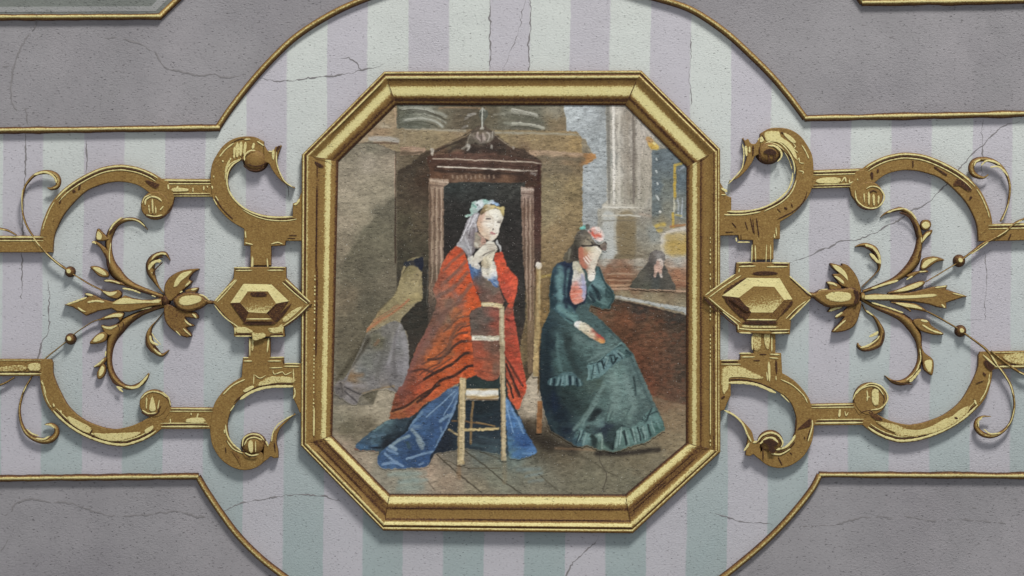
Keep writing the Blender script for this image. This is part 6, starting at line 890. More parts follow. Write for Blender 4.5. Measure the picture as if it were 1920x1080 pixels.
paint('veil', FA([(290, 300), (360, 300), (375, 340), (340, 420), (345, 560), (320, 700), (340, 780), (290, 880), (240, 950), (190, 900), (120, 810), (30, 780), (80, 710), (130, 600), (180, 470), (240, 350)]),
      [(890, 410, (160, 156, 160)), (880, 425, (128, 122, 124)), (888, 425, (158, 154, 156)), (872, 445, (136, 132, 132)), (885, 445, (122, 114, 116)), (865, 455, (150, 148, 150)), (890, 440, (132, 122, 128)), (878, 465, (140, 138, 142)), (888, 470, (108, 102, 102)), (885, 480, (120, 114, 116)), (858, 460, (164, 162, 164))], wr, 17,
      st_(FA, [([(330, 310), (270, 440), (200, 560)], 2.2, (186, 182, 188), .8, 1.4), ([(300, 300), (220, 430), (150, 620), (60, 740)], 2, (172, 168, 172), .7, 1.6), ([(350, 320), (290, 430), (330, 470)], 2.2, (196, 194, 198), .8, 1.4), ([(240, 520), (230, 660)], 2.4, (96, 88, 90), .7, 2), ([(300, 530), (290, 800)], 4, (100, 92, 92), .6, 3), ([(170, 650), (200, 760), (240, 800)], 2, (180, 178, 182), .7, 1.6), ([(260, 800), (250, 900)], 3, (184, 184, 186), .6, 2), ([(130, 780), (200, 830), (230, 920)], 3, (166, 166, 166), .6, 2.4), ([(250, 380), (190, 520), (110, 700)], 2, (204, 202, 204), .7, 1.2), ([(310, 330), (250, 480), (220, 600)], 1.8, (206, 204, 206), .7, 1.2), ([(200, 700), (250, 860)], 2, (196, 196, 196), .6, 1.4)]), edge=1.1, gain=1.06)
paint('neck', FA([(320, 580), (400, 620), (460, 680), (480, 730), (400, 800), (340, 820), (300, 780), (310, 680)]), [(893, 445, (138, 132, 116)), (895, 455, (140, 130, 116)), (903, 452, (184, 140, 122)), (906, 446, (190, 148, 128)), (895, 460, (176, 166, 148))], wr, 17, [(FA([(325, 750), (350, 790)]), 5, (206, 200, 184), .8, 2)])
paint('face', FA([(345, 480), (355, 400), (395, 310), (480, 265), (580, 240), (680, 260), (725, 330), (715, 400), (690, 455), (668, 520), (662, 590), (635, 640), (595, 690), (545, 712), (490, 690), (430, 650), (380, 590)]),
      sm_(FA, [(370, 470, (196, 158, 128)), (385, 400, (190, 152, 130)), (420, 340, (200, 164, 144)), (400, 560, (200, 166, 138)), (450, 620, (206, 182, 156)), (480, 560, (216, 196, 174)), (470, 450, (222, 210, 194)), (480, 330, (222, 212, 192)), (560, 290, (226, 220, 204)), (620, 340, (228, 224, 212)), (660, 330, (216, 210, 192)), (520, 470, (226, 220, 208)), (560, 560, (222, 212, 196)), (620, 480, (226, 220, 208)), (640, 560, (222, 214, 202)), (560, 670, (224, 218, 202)), (600, 650, (216, 204, 186)), (500, 660, (196, 168, 144)), (690, 390, (200, 192, 178))]), wr, 18,
      st_(FA, [([(475, 350), (530, 345), (570, 370)], 2.4, (168, 152, 136), .6, 2), ([(488, 380), (530, 384)], 3.4, (96, 86, 80), .85, 1.8), ([(560, 380), (578, 425)], 2.2, (176, 164, 148), .5, 2), ([(645, 420), (688, 412)], 3.4, (146, 138, 128), .7, 2.2), ([(640, 434), (672, 438)], 3, (96, 88, 82), .85, 1.6), ([(680, 430), (690, 455)], 2.5, (148, 138, 126), .6, 2), ([(575, 535), (570, 550)], 2.2, (92, 80, 76), .85, 1.4), ([(540, 590), (565, 598), (590, 605)], 3, (176, 112, 112), .9, 1.6), ([(550, 580), (560, 584)], 2, (168, 98, 98), .8, 1.4), ([(545, 610), (585, 612)], 1.5, (194, 150, 144), .7, 1.4), ([(575, 430), (585, 490)], 2, (206, 194, 178), .6, 2), ([(600, 420), (600, 510)], 2.4, (236, 232, 222), .6, 2), ([(470, 680), (500, 690)], 2.4, (172, 136, 108), .6, 2), ([(450, 420), (500, 425), (540, 430)], 2, (186, 170, 154), .5, 2)]), edge=.4, warp=1.0, var=.015, gain=1.04)
paint('hair', FA([(395, 330), (400, 270), (440, 200), (500, 170), (600, 200), (680, 215), (730, 205), (742, 260), (735, 340), (718, 370), (705, 330), (680, 270), (620, 235), (540, 255), (480, 275), (430, 320)]),
      sm_(FA, [(410, 290, (110, 92, 66)), (440, 260, (124, 104, 72)), (470, 220, (166, 144, 98)), (520, 200, (206, 190, 160)), (580, 215, (196, 176, 122)), (640, 225, (190, 166, 98)), (700, 230, (196, 176, 114)), (725, 270, (190, 172, 108)), (720, 330, (150, 132, 82)), (690, 270, (176, 156, 100)), (710, 360, (64, 58, 48))]), wr, 19, st_(FA, [([(470, 250), (500, 240)], 3, (222, 214, 180), .8, 2), ([(580, 235), (700, 225)], 3, (206, 186, 128), .6, 2), ([(420, 310), (400, 340)], 2.5, (84, 70, 52), .7, 2)]), edge=.8, warp=1.5)
paint('flower_wreath', FA([(165, 345), (200, 325), (240, 330), (260, 280), (240, 240), (260, 210), (258, 150), (290, 140), (330, 130), (400, 115), (470, 100), (495, 125), (560, 118), (620, 150), (670, 195), (620, 205), (560, 165), (500, 165), (450, 185), (420, 230), (370, 270), (340, 310), (300, 310), (250, 340), (200, 365)]),
      sm_(FA, [(200, 340, (176, 206, 192)), (260, 300, (150, 186, 172)), (260, 230, (176, 204, 192)), (290, 190, (130, 176, 158)), (280, 160, (170, 200, 188)), (340, 180, (206, 214, 212)), (370, 150, (222, 224, 224)), (400, 180, (214, 214, 220)), (370, 230, (196, 198, 204)), (470, 120, (140, 186, 174)), (480, 150, (170, 194, 186)), (540, 150, (196, 206, 214)), (600, 170, (176, 194, 216)), (640, 190, (122, 156, 196)), (320, 260, (168, 184, 178))]), wr, 20, st_(FA, [([(350, 185), (352, 195)], 2, (60, 70, 70), .8, 1.4), ([(300, 190), (330, 220)], 3, (86, 152, 132), .7, 2), ([(600, 110), (630, 135)], 2, (190, 196, 204), .8, 1.4), ([(180, 385), (195, 410)], 3, (206, 212, 206), .8, 1.6), ([(230, 360), (250, 350)], 3, (186, 210, 198), .7, 2)]), edge=1.3, warp=1.5)
paint('hand', FA([(280, 950), (330, 870), (400, 800), (460, 750), (500, 710), (560, 712), (600, 740), (635, 800), (630, 850), (580, 870), (520, 890), (460, 950), (400, 1000), (350, 1030), (260, 1010)]),
      sm_(FA, [(300, 960, (206, 198, 182)), (350, 900, (220, 214, 198)), (400, 850, (224, 218, 202)), (450, 820, (222, 216, 200)), (500, 770, (218, 210, 194)), (560, 740, (220, 212, 196)), (590, 800, (214, 206, 190)), (560, 850, (196, 184, 166)), (480, 880, (208, 200, 184)), (400, 950, (196, 186, 168)), (340, 1010, (206, 200, 188))]), wr, 21, st_(FA, [([(470, 765), (540, 760), (600, 770)], 1.6, (150, 134, 116), .7, 1.4), ([(490, 800), (560, 795), (610, 805)], 1.6, (158, 142, 124), .65, 1.4), ([(510, 830), (570, 828), (610, 835)], 1.5, (160, 144, 126), .6, 1.4), ([(430, 920), (520, 870), (600, 850)], 2, (96, 88, 78), .75, 1.6), ([(470, 740), (520, 720), (580, 725)], 2, (230, 226, 212), .7, 1.6)]), edge=.6, warp=1.2, var=.03)
paint('hand', FA([(400, 1040), (420, 970), (470, 930), (560, 870), (610, 865), (590, 940), (560, 1010), (580, 1080), (520, 1100), (440, 1100)]), sm_(FA, [(420, 1020, (150, 136, 112)), (460, 980, (196, 184, 156)), (520, 940, (216, 206, 182)), (570, 900, (214, 204, 182)), (540, 1020, (212, 204, 182)), (480, 1060, (190, 176, 148)), (550, 1080, (214, 210, 196))]), wr, 20, edge=.7, warp=1.2)
paint('bracelet', FA([(620, 700), (640, 690), (650, 740), (690, 790), (695, 860), (675, 860), (665, 800), (630, 760), (615, 740)]), sm_(FA, [(640, 720, (206, 206, 204)), (680, 820, (190, 188, 186))]), wr, 21, edge=.6)
# wooden chair in front of her
def bar(nm_, pts, w, c1, c2, par, lv, hl=None):
    P_ = np.array(pts, float); n_ = offset([tuple(p) for p in P_], w/2); m_ = offset([tuple(p) for p in P_], -w/2)
    poly = n_+m_[::-1]; s_ = []
    for i, p in enumerate(P_): s_ += [(*n_[i], c1), (*p, c1), (*m_[i], c2)]
    return paint(nm_, poly, s_, par, lv, hl or [], sm=False, edge=.6, warp=1.5)
ch = bar('chair', [R5([(1573, 165)])[0], (941.5, 650), (943, 740), (944, 800), R7([(1592, 705)])[0]], 9.5, (172, 152, 116), (198, 184, 148), pic, 16, [([(941, 580), (942, 640)], 4, (206, 196, 164), .7, 3), ([(944, 720), (945, 850)], 3, (204, 184, 140), .7, 2), ([(939.5, 700), (940.5, 860)], 2, (120, 96, 62), .6, 1.6)])
ch['label'] = 'straw-coloured wooden chair in front of the red shawl'
bar('leg', [(868, 708), (867, 740), (865, 800), R7([(1198, 742)])[0]], 13, (196, 176, 132), (160, 136, 92), ch, 16, [([(870, 712), (868, 860)], 3, (212, 192, 150), .7, 2), ([(862, 720), (858.5, 860)], 2.4, (122, 98, 62), .7, 2)])
bar('rail', R5([(1382, 150), (1480, 152), (1582, 168)]), 8, (206, 190, 146), (176, 150, 102), ch, 17, [(R5([(1390, 145), (1500, 150)]), 2.4, (222, 214, 180), .7, 1.6)])
bar('rail', R5([(1298, 455), (1420, 462), (1556, 462)]), 9.5, (220, 214, 196), (184, 172, 138), ch, 17, [(R5([(1300, 445), (1420, 452)]), 3, (234, 232, 222), .8, 2)])
bar('seat', R7([(1245, 95), (1400, 98), (1545, 95)]), 22, (216, 210, 192), (168, 138, 86), ch, 17, [(R7([(1255, 72), (1400, 78), (1535, 72)]), 8, (228, 226, 218), .9, 3), (R7([(1255, 118), (1400, 125), (1540, 115)]), 5, (166, 130, 76), .8, 3), (R7([(1260, 142), (1540, 142)]), 3, (92, 62, 34), .8, 2)])
bar('rung', R7([(1228, 422), (1400, 416), (1552, 408)]), 5, (202, 178, 122), (170, 142, 90), ch, 17)
# the second chair, behind the woman in green
ch2 = bar('chair', [(1009.5, 500), (1009.5, 540), (1008.5, 590), (1006, 650), (1004, 706)], 10, (178, 156, 108), (146, 112, 64), pic, 11, [([(1012, 505), (1011, 570)], 2.4, (198, 180, 134), .7, 2), ([(1006, 505), (1004, 620)], 2.4, (104, 78, 46), .6, 2)])
ch2['label'] = 'slim wooden chair behind the woman in green'
paint('knob', R4([(220, 690), (218, 660), (240, 645), (265, 652), (275, 680), (262, 710), (235, 710)]), sm_(R4, [(240, 665, (226, 220, 210)), (255, 690, (206, 190, 164))]), ch2, 12)
bar('leg', [(1012.5, 752), (1012, 780), (1010.5, 812)], 10, (144, 96, 56), (112, 74, 42), ch2, 11)
# woman in green
wg = paint('person', R4([(520, 630), (430, 650), (378, 705), (345, 880), (342, 1000)])+FD([(75, 60), (75, 90), (20, 200), (5, 400), (5, 600), (40, 780), (80, 890), (200, 960), (270, 1000), (330, 985), (400, 1010), (500, 1035), (600, 1000), (720, 970), (850, 880), (840, 830), (780, 700), (720, 560), (640, 380), (560, 280), (430, 150), (340, 80)])+R6([(720, 150), (800, 180), (900, 190)])+R4([(930, 1010), (940, 920), (860, 830), (800, 690), (700, 640)]),
      sm_(FD, [(40, 200, (34, 52, 60)), (30, 400, (30, 46, 54)), (90, 300, (28, 44, 52)), (140, 300, (72, 104, 104)), (150, 420, (70, 104, 102)), (200, 300, (44, 62, 62)), (230, 400, (40, 60, 60)), (260, 280, (88, 118, 114)), (320, 330, (84, 114, 110)), (350, 250, (64, 92, 90)), (400, 200, (66, 92, 92)), (450, 220, (72, 100, 98)), (520, 300, (94, 124, 120)), (420, 350, (92, 120, 116)), (250, 450, (52, 76, 76)), (160, 480, (58, 86, 84)), (60, 500, (24, 38, 48)), (80, 600, (20, 34, 42)), (100, 700, (18, 30, 48)), (180, 640, (34, 50, 50)), (230, 600, (40, 60, 58)), (150, 800, (20, 34, 46)), (250, 720, (30, 44, 44)), (300, 640, (52, 74, 70)), (350, 600, (72, 94, 86)), (400, 560, (68, 88, 78)), (330, 750, (44, 62, 58)), (420, 700, (92, 124, 118)), (480, 560, (98, 128, 122)), (540, 500, (98, 130, 124)), (560, 620, (104, 134, 128)), (540, 720, (104, 134, 128)), (600, 600, (104, 132, 128)), (640, 700, (102, 130, 124)), (700, 600, (92, 118, 114)), (680, 520, (84, 110, 108)), (740, 700, (84, 108, 104)), (620, 420, (84, 112, 110)), (600, 780, (104, 134, 126)), (700, 780, (70, 94, 92)), (480, 800, (92, 124, 118)), (420, 820, (96, 128, 124)), (390, 770, (32, 44, 46)), (300, 840, (76, 108, 104)), (450, 880, (38, 50, 62)), (180, 900, (24, 36, 52)), (100, 880, (34, 52, 58)), (250, 930, (50, 72, 82)), (500, 900, (44, 62, 62)), (800, 860, (58, 84, 82))]), pic, 13,
      st_(FD, [([(240, 880), (300, 810), (380, 690), (440, 580)], 7, (112, 142, 136), .7, 5), ([(330, 860), (370, 800), (400, 760)], 9, (26, 36, 38), .8, 5), ([(440, 850), (470, 760), (480, 720)], 4, (58, 80, 78), .7, 3), ([(430, 850), (450, 860), (490, 860)], 10, (40, 52, 66), .7, 7), ([(640, 530), (650, 590), (655, 650)], 4, (38, 56, 56), .85, 2.5), ([(600, 480), (640, 600), (690, 720)], 5, (78, 104, 102), .5, 5), ([(125, 240), (130, 380), (150, 480)], 6, (84, 120, 118), .65, 4), ([(60, 250), (50, 500), (60, 720)], 12, (22, 36, 44), .6, 9), ([(180, 250), (210, 380), (260, 500)], 10, (38, 52, 52), .6, 8), ([(30, 720), (60, 850), (120, 900)], 4, (48, 68, 74), .5, 4), ([(100, 640), (110, 760)], 8, (22, 38, 62), .6, 7), ([(300, 860), (360, 840), (430, 850)], 8, (104, 140, 136), .7, 5), ([(330, 420), (420, 370), (540, 320)], 3, (112, 142, 138), .6, 3), ([(360, 380), (350, 340)], 2, (56, 80, 78), .5, 2), ([(430, 160), (480, 220), (560, 290)], 4, (44, 64, 66), .6, 3), ([(500, 520), (520, 640), (500, 760)], 16, (122, 150, 142), .5, 10), ([(580, 520), (620, 640), (640, 760)], 12, (120, 148, 142), .45, 8), ([(560, 300), (620, 400), (690, 560), (760, 720), (830, 840)], 4, (58, 82, 82), .6, 3), ([(250, 250), (330, 300), (400, 300)], 8, (104, 132, 128), .5, 6), ([(300, 850), (340, 780), (400, 690)], 4, (120, 150, 144), .6, 2.5), ([(10, 300), (8, 500), (15, 680), (50, 820), (100, 900)], 4, (18, 28, 34), .7, 3), ([(560, 830), (600, 770), (620, 720)], 3, (70, 96, 92), .6, 2), ([(470, 840), (500, 760)], 3, (60, 84, 80), .6, 2)]), sm=False, label='seated woman in a dark green dress hiding her face in her hand', var=.08, gain=.97, mott=((48, 66, 66), .3), sat=.8)
rf = [((340+i*22, 420-i*13), (325+i*24, 535-i*26)) for i in range(0)]
paint('upper_flounce', FD([(330, 440), (400, 420), (450, 380), (520, 330), (560, 290), (610, 350), (640, 380), (560, 410), (530, 430), (470, 480), (440, 515), (370, 545), (325, 550), (335, 500)]),
      sm_(FD, [(350, 470, (92, 122, 122)), (400, 450, (100, 130, 132)), (440, 430, (92, 120, 124)), (480, 380, (88, 118, 120)), (530, 370, (96, 126, 128)), (580, 340, (84, 112, 110)), (610, 370, (60, 84, 84)), (350, 540, (90, 118, 116)), (420, 500, (94, 122, 122))]), wg, 14,
      st_(FD, [([(345, 440), (420, 415), (470, 360), (560, 310)], 2.2, (36, 54, 56), .75, 1.8), ([(430, 420), (440, 450), (470, 410)], 3.4, (28, 42, 46), .85, 2), ([(490, 400), (500, 440), (530, 400)], 3.4, (28, 42, 46), .85, 2), ([(540, 370), (560, 400)], 3, (30, 44, 48), .8, 2), ([(590, 350), (620, 375)], 3.4, (32, 46, 50), .8, 2), ([(395, 440), (410, 500)], 2.4, (36, 54, 58), .8, 1.8), ([(370, 450), (355, 540)], 2.2, (40, 58, 60), .75, 1.8), ([(370, 545), (440, 515), (480, 475), (540, 430)], 2, (40, 58, 60), .7, 1.8), ([(380, 460), (375, 530)], 3.4, (122, 150, 150), .7, 2), ([(420, 440), (430, 490)], 3.4, (118, 148, 150), .7, 2), ([(510, 360), (550, 400)], 3.4, (116, 146, 148), .7, 2), ([(460, 420), (480, 450)], 3, (112, 142, 144), .6, 2), ([(340, 480), (335, 540)], 3, (126, 154, 152), .8, 1.6), ([(450, 395), (470, 400), (455, 440)], 3, (132, 160, 158), .8, 1.4), ([(530, 350), (575, 380)], 3, (128, 156, 154), .75, 1.4), ([(400, 430), (425, 425), (440, 470)], 2.4, (24, 36, 40), .85, 1.4), ([(480, 385), (510, 380), (520, 415)], 2.4, (24, 36, 40), .85, 1.4), ([(340, 435), (400, 415), (450, 375), (520, 325), (565, 290)], 3, (126, 154, 150), .6, 2)]), edge=1.2)
paint('side_flounce', FD([(60, 580), (80, 535), (130, 525), (160, 500), (220, 495), (260, 520), (300, 580), (270, 590), (230, 580), (190, 590), (130, 588)]), sm_(FD, [(90, 560, (52, 74, 78)), (130, 560, (74, 102, 104)), (180, 550, (84, 112, 114)), (235, 550, (74, 100, 104)), (280, 570, (60, 84, 86))]), wg, 14,
      st_(FD, [([(85, 540), (78, 580)], 3, (118, 146, 148), .75, 1.8), ([(135, 535), (122, 585)], 3.4, (116, 144, 146), .75, 1.8), ([(165, 520), (155, 580)], 2.6, (122, 150, 152), .7, 1.8), ([(190, 520), (190, 585)], 3.4, (120, 148, 150), .75, 1.8), ([(230, 530), (232, 580)], 4, (128, 154, 156), .75, 2), ([(275, 545), (285, 585)], 3, (118, 146, 148), .7, 1.8), ([(105, 545), (100, 590)], 4, (20, 32, 40), .8, 2), ([(210, 525), (212, 590)], 4.4, (18, 30, 40), .8, 2), ([(255, 540), (262, 590)], 4, (20, 32, 40), .8, 2), ([(148, 545), (140, 590)], 2.4, (22, 36, 44), .7, 2)]), edge=1.2)
paint('hem_flounce', FD([(225, 970), (260, 890), (300, 880), (345, 910), (390, 915), (430, 905), (445, 960), (500, 960), (530, 870), (560, 855), (620, 870), (680, 830), (710, 790), (770, 735), (800, 770), (850, 880), (790, 920), (720, 970), (650, 985), (600, 1000), (510, 1035), (440, 1020), (400, 1020), (330, 985), (280, 1000)]),
      sm_(FD, [(250, 970, (56, 80, 90)), (290, 920, (96, 126, 124)), (330, 940, (104, 134, 132)), (370, 960, (40, 52, 50)), (410, 930, (112, 138, 132)), (425, 990, (86, 108, 98)), (470, 960, (34, 46, 46)), (520, 960, (100, 126, 120)), (550, 920, (108, 136, 130)), (590, 960, (84, 110, 104)), (620, 920, (100, 130, 124)), (660, 940, (92, 120, 114)), (700, 900, (104, 132, 128)), (720, 950, (78, 104, 100)), (740, 820, (88, 114, 112)), (790, 830, (84, 114, 110)), (810, 880, (64, 94, 88)), (770, 880, (92, 122, 116)), (510, 1020, (84, 104, 96))]), wg, 15,
      st_(FD, [([(530, 880), (550, 860), (600, 860), (650, 850)], 4, (30, 42, 44), .8, 3), ([(690, 800), (720, 830), (760, 740)], 3, (34, 48, 50), .8, 2), ([(730, 790), (800, 760)], 2.6, (36, 50, 52), .7, 2), ([(570, 900), (600, 970)], 4.4, (34, 48, 48), .75, 2.4), ([(620, 880), (650, 960)], 4, (34, 48, 48), .7, 2.4), ([(690, 880), (710, 940)], 3.4, (38, 54, 54), .7, 2.4), ([(740, 850), (760, 920)], 3, (40, 58, 56), .65, 2.4), ([(480, 930), (490, 1000)], 10, (28, 38, 38), .75, 4), ([(365, 930), (380, 1000)], 8, (30, 40, 40), .7, 4), ([(540, 890), (525, 1000)], 4, (132, 158, 152), .7, 2), ([(590, 900), (610, 980)], 3.6, (128, 154, 148), .7, 2), ([(660, 890), (680, 960)], 3.6, (126, 152, 148), .7, 2), ([(720, 870), (735, 940)], 3.4, (124, 150, 146), .65, 2), ([(780, 800), (820, 870)], 4, (112, 142, 138), .6, 3), ([(290, 890), (265, 960)], 3, (138, 164, 162), .75, 1.8), ([(320, 910), (300, 980)], 3.4, (132, 158, 154), .7, 2), ([(305, 890), (280, 965)], 2, (36, 52, 60), .7, 1.6), ([(405, 920), (430, 930), (425, 1010)], 3, (146, 166, 156), .7, 2), ([(700, 770), (720, 800)], 2, (30, 42, 44), .8, 1.6), ([(560, 870), (548, 980)], 2.6, (150, 174, 168), .75, 1.4), ([(635, 880), (655, 970)], 2.6, (148, 172, 166), .75, 1.4), ([(705, 860), (722, 950)], 2.4, (144, 168, 162), .7, 1.4), ([(760, 830), (785, 905)], 2.4, (136, 162, 156), .7, 1.4), ([(580, 890), (592, 985)], 3, (26, 38, 40), .8, 1.6), ([(668, 870), (690, 955)], 3, (28, 40, 42), .8, 1.6), ([(735, 850), (755, 930)], 2.6, (30, 44, 46), .75, 1.6), ([(280, 900), (255, 975)], 2.6, (28, 42, 50), .8, 1.4), ([(520, 880), (500, 1010)], 4, (24, 34, 36), .8, 2)]), edge=1.3)
paint('jacket', R4([(520, 625), (470, 640), (420, 660), (375, 715), (350, 850), (343, 1000)])+R6([(350, 90), (360, 190), (420, 230), (500, 300), (560, 330), (620, 280), (580, 210), (620, 160), (680, 130)])+R4([(690, 900), (640, 780), (560, 700), (560, 640)]),
      [(1060, 497, (34, 42, 64)), (1045, 510, (44, 64, 76)), (1036, 540, (34, 52, 60)), (1052, 515, (96, 130, 132)), (1058, 525, (100, 138, 138)), (1052, 550, (96, 132, 136)), (1050, 575, (92, 128, 132)), (1068, 520, (64, 88, 96)), (1070, 540, (34, 48, 60)), (1062, 560, (34, 50, 60)), (1064, 580, (72, 104, 108)), (1075, 595, (92, 124, 122)), (1040, 590, (40, 60, 66)), (1085, 575, (26, 36, 46)), (1098, 560, (30, 40, 56)), (1072, 565, (32, 42, 54)), (1035, 570, (34, 52, 60))], wg, 15,
      st_(R4, [([(440, 700), (430, 850), (440, 1000)], 8, (112, 150, 150), .6, 6), ([(500, 700), (480, 900), (500, 1060)], 5, (30, 40, 56), .75, 4), ([(380, 760), (360, 950)], 5, (26, 42, 50), .7, 4), ([(520, 720), (540, 780)], 6, (86, 116, 120), .6, 5), ([(560, 650), (535, 800), (520, 1000), (580, 1060)], 6, (24, 32, 48), .8, 4)]) + st_(R6, [([(430, 180), (530, 250), (590, 300)], 7, (108, 144, 142), .7, 5), ([(500, 280), (560, 310)], 3, (30, 44, 50), .7, 2), ([(490, 300), (520, 350)], 2.6, (120, 150, 148), .8, 1.6), ([(460, 330), (470, 390)], 2.4, (104, 134, 134), .7, 1.6), ([(440, 350), (500, 370)], 2.4, (26, 40, 46), .7, 2)]), edge=.8)
paint('sleeve', R4([(800, 685), (830, 740), (860, 830), (910, 880), (942, 930), (935, 1010), (890, 1075)])+R6([(900, 190), (830, 190), (720, 155), (680, 130), (690, 60), (700, 10)])+R4([(690, 960), (700, 880), (740, 820), (780, 720)]),
      [(1122, 510, (74, 104, 108)), (1115, 530, (96, 128, 132)), (1130, 540, (92, 122, 122)), (1118, 550, (56, 80, 84)), (1108, 560, (44, 62, 66)), (1140, 545, (72, 98, 98)), (1146, 555, (60, 84, 84)), (1132, 565, (84, 112, 110)), (1120, 572, (48, 70, 70)), (1138, 576, (60, 84, 82)), (1108, 545, (80, 112, 116))], wg, 16,
      st_(R4, [([(740, 860), (780, 920), (800, 990)], 5, (22, 32, 40), .75, 3), ([(800, 690), (850, 830), (930, 930)], 3, (28, 42, 46), .8, 2), ([(720, 920), (760, 980)], 4, (26, 38, 46), .75, 3), ([(860, 900), (870, 960)], 3, (30, 44, 48), .6, 3), ([(760, 850), (820, 870)], 5, (116, 148, 150), .6, 4), ([(720, 940), (800, 1010), (880, 1040)], 3, (112, 140, 138), .5, 3)]) + st_(R6, [([(720, 60), (760, 120)], 4, (24, 36, 44), .7, 3), ([(870, 20), (930, 90), (890, 180)], 4, (34, 52, 54), .7, 3), ([(700, 70), (730, 110)], 2, (124, 150, 148), .7, 1.6), ([(780, 10), (820, 90)], 3, (28, 42, 46), .6, 2.4)]), edge=.8)
paint('blouse', R4([(560, 640), (610, 645), (650, 720), (672, 780), (682, 960), (640, 1010), (580, 1035), (535, 970), (545, 860), (560, 760)]), [(1078, 500, (196, 190, 168)), (1080, 512, (206, 202, 190)), (1086, 505, (190, 180, 150)), (1078, 525, (212, 206, 198)), (1092, 525, (168, 168, 182)), (1095, 540, (150, 152, 182)), (1078, 545, (206, 110, 86)), (1086, 545, (208, 116, 92)), (1074, 558, (204, 108, 84)), (1084, 562, (210, 128, 106)), (1096, 555, (168, 166, 190)), (1078, 568, (212, 146, 124))], wg, 17, st_(R4, [([(545, 905), (590, 890), (640, 905)], 2, (226, 160, 138), .7, 1.5), ([(540, 945), (590, 930), (645, 945)], 2, (226, 164, 142), .7, 1.5), ([(555, 985), (600, 975), (640, 985)], 2, (220, 170, 150), .6, 1.5), ([(640, 760), (660, 860), (665, 950)], 4, (160, 160, 190), .7, 3)]), edge=.7)
paint('hair', FB([(470, 200), (560, 150), (650, 200), (740, 340), (800, 370), (890, 330), (910, 420), (880, 470), (800, 440), (760, 400), (560, 420), (510, 480), (500, 600), (430, 620), (340, 640), (270, 570), (350, 450), (420, 350), (440, 260)]),
      sm_(FB, [(480, 230, (96, 88, 76)), (560, 200, (86, 82, 76)), (520, 280, (78, 72, 64)), (590, 310, (138, 126, 106)), (640, 350, (146, 136, 116)), (450, 350, (66, 62, 52)), (420, 450, (70, 66, 58)), (470, 480, (62, 56, 50)), (370, 520, (96, 90, 76)), (320, 570, (84, 78, 64)), (430, 570, (66, 60, 52)), (680, 380, (60, 54, 48)), (760, 370, (76, 70, 64)), (840, 380, (124, 112, 100)), (880, 400, (110, 98, 90)), (860, 440, (120, 100, 92)), (480, 580, (58, 54, 48))]), wg, 17, st_(FB, [([(620, 300), (690, 350)], 3, (30, 28, 26), .85, 1.6), ([(550, 390), (650, 400), (720, 385), (800, 390)], 3, (26, 22, 22), .9, 2), ([(790, 400), (830, 440)], 3, (28, 24, 24), .85, 1.6), ([(870, 320), (900, 350)], 3, (34, 30, 28), .8, 1.6), ([(380, 450), (350, 580)], 4, (130, 126, 110), .6, 3), ([(530, 220), (580, 260)], 3, (130, 122, 108), .6, 2), ([(600, 310), (660, 330)], 4, (168, 158, 136), .6, 2), ([(450, 400), (480, 560)], 4, (44, 40, 36), .6, 3)]), edge=1.2)
paint('hand', FB([(500, 420), (560, 410), (680, 405), (770, 400), (835, 460), (800, 540), (770, 620), (740, 720), (745, 830), (700, 905), (640, 890), (630, 800), (600, 740), (540, 690), (505, 600)]),
      sm_(FB, [(530, 460, (186, 104, 78)), (520, 520, (180, 100, 76)), (540, 560, (186, 112, 88)), (560, 620, (176, 118, 96)), (600, 680, (172, 128, 108)), (600, 460, (178, 148, 112)), (640, 430, (184, 172, 140)), (700, 440, (206, 198, 172)), (770, 440, (222, 214, 194)), (810, 480, (214, 206, 188)), (740, 500, (216, 206, 188)), (700, 560, (214, 198, 178)), (740, 600, (218, 210, 192)), (690, 660, (216, 206, 188)), (680, 760, (220, 212, 196)), (710, 820, (226, 222, 212)), (660, 850, (224, 218, 206)), (610, 780, (150, 116, 96)), (580, 500, (190, 120, 92))]), wg, 18,
      st_(FB, [([(570, 570), (640, 650)], 2.4, (232, 216, 204), .9, 1.3), ([(600, 545), (660, 620)], 2.4, (230, 212, 198), .9, 1.3), ([(630, 520), (690, 590)], 2.2, (228, 208, 192), .85, 1.3), ([(640, 485), (690, 540)], 2, (222, 200, 180), .8, 1.3), ([(585, 560), (650, 635)], 1.4, (168, 96, 76), .7, 1.2), ([(620, 535), (680, 605)], 1.4, (176, 104, 84), .7, 1.2), ([(520, 600), (560, 700), (600, 730)], 2.4, (110, 84, 70), .6, 2), ([(760, 420), (820, 470)], 2.2, (238, 234, 222), .7, 1.6), ([(640, 890), (690, 900), (735, 850)], 2.4, (240, 238, 232), .8, 1.6), ([(530, 440), (528, 540), (550, 640), (590, 700)], 8, (180, 104, 80), .75, 4), ([(590, 470), (590, 530)], 6, (176, 126, 96), .6, 3)]), edge=.6, warp=1.2, var=.03, label='raised hand covering the face')
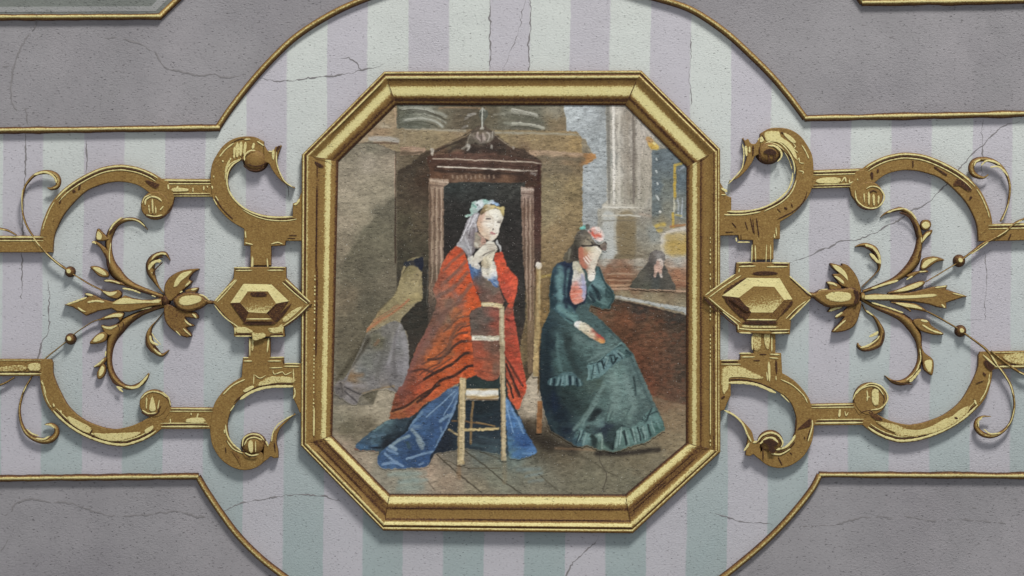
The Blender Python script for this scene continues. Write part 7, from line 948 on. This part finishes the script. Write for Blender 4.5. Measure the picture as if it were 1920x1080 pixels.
paint('flower_hat', FB([(620, 178), (660, 165), (698, 122), (750, 118), (800, 128), (855, 195), (876, 240), (866, 284), (822, 332), (764, 318), (700, 258), (655, 214)]),
      sm_(FB, [(620, 180, (206, 196, 188)), (700, 130, (214, 178, 168)), (760, 140, (224, 214, 204)), (820, 160, (220, 216, 208)), (860, 220, (218, 214, 208)), (690, 210, (206, 124, 110)), (720, 230, (204, 84, 64)), (760, 240, (206, 96, 76)), (800, 250, (206, 104, 82)), (760, 190, (220, 190, 180)), (820, 290, (220, 206, 200)), (860, 280, (212, 208, 206)), (770, 310, (220, 204, 198)), (670, 240, (196, 160, 146))]), wg, 19, st_(FB, [([(700, 200), (730, 250)], 3, (200, 72, 54), .8, 2), ([(760, 230), (820, 270)], 3, (204, 84, 64), .75, 2), ([(740, 130), (800, 190)], 3, (236, 228, 222), .7, 2), ([(780, 320), (840, 335)], 3, (232, 226, 222), .7, 2), ([(660, 170), (680, 190)], 2.4, (90, 84, 80), .7, 1.6)]), edge=1.2, warp=1.5)
paint('hat_leaf', FB([(505, 140), (545, 115), (600, 90), (615, 125), (600, 150), (550, 155)]), sm_(FB, [(540, 130, (124, 196, 184)), (590, 115, (130, 204, 192)), (560, 145, (96, 172, 160))]), wg, 19)
paint('hat_leaf', FB([(600, 90), (640, 80), (670, 120), (640, 165), (600, 150)]), sm_(FB, [(630, 110, (104, 102, 96)), (640, 140, (112, 106, 100))]), wg, 19)
paint('hand', R6([(572, 345), (588, 308), (625, 302), (680, 325), (728, 362), (776, 408), (850, 466), (855, 498), (830, 510), (790, 492), (740, 464), (690, 436), (622, 382)]),
      sm_(R6, [(600, 320, (232, 230, 226)), (590, 345, (222, 220, 214)), (650, 360, (206, 198, 172)), (700, 390, (204, 194, 168)), (740, 430, (206, 192, 164)), (680, 430, (176, 160, 130)), (760, 400, (150, 84, 72)), (800, 430, (168, 72, 62)), (830, 460, (186, 76, 64)), (810, 490, (200, 146, 84)), (840, 500, (204, 140, 74))]), wg, 18, st_(R6, [([(640, 340), (720, 370)], 2.4, (222, 214, 190), .7, 1.6), ([(700, 420), (770, 460)], 1.6, (150, 128, 96), .6, 1.4), ([(790, 420), (850, 470)], 2.4, (178, 60, 54), .7, 1.6), ([(630, 410), (700, 460), (790, 515)], 2, (36, 44, 44), .6, 1.6), ([(760, 385), (780, 420)], 2, (120, 74, 62), .7, 1.4)]), edge=.7, warp=1.2, label='gloved hand resting in her lap holding a small red flower')
# distant figure at the pew
pm = paint('person', R4([(1250, 640), (1240, 660), (1180, 730), (1130, 800), (1085, 880), (1200, 892), (1400, 900), (1510, 895), (1470, 800), (1420, 700), (1400, 650), (1410, 600), (1385, 550), (1320, 535), (1270, 565)]),
      sm_(R4, [(1200, 760, (86, 82, 72)), (1150, 850, (78, 76, 66)), (1250, 800, (72, 70, 64)), (1280, 720, (74, 70, 64)), (1320, 850, (72, 74, 70)), (1320, 790, (60, 62, 62)), (1430, 800, (88, 84, 76)), (1450, 870, (82, 78, 70)), (1400, 850, (70, 68, 62)), (1250, 870, (84, 84, 72)), (1280, 620, (92, 86, 82))]), pic, 12, label='distant grey-haired person in black bowed at the pew')
paint('face', R4([(1310, 650), (1330, 600), (1370, 590), (1395, 620), (1395, 680), (1375, 720), (1385, 790), (1365, 780), (1345, 730), (1320, 785), (1305, 770)]), sm_(R4, [(1360, 620, (186, 178, 170)), (1380, 660, (196, 180, 168)), (1340, 670, (180, 142, 126)), (1350, 710, (190, 152, 134)), (1330, 740, (170, 138, 122)), (1375, 760, (204, 194, 184)), (1320, 770, (180, 150, 134))]), pm, 13, edge=.8)
paint('hair', R4([(1270, 640), (1262, 590), (1290, 550), (1330, 538), (1385, 555), (1405, 610), (1395, 660), (1375, 615), (1335, 615), (1320, 660), (1290, 670)]), sm_(R4, [(1290, 590, (92, 86, 80)), (1330, 560, (110, 104, 100)), (1370, 570, (128, 122, 118)), (1350, 590, (146, 142, 138)), (1395, 620, (116, 110, 106)), (1290, 640, (76, 70, 66))]), pm, 14, edge=1.0)
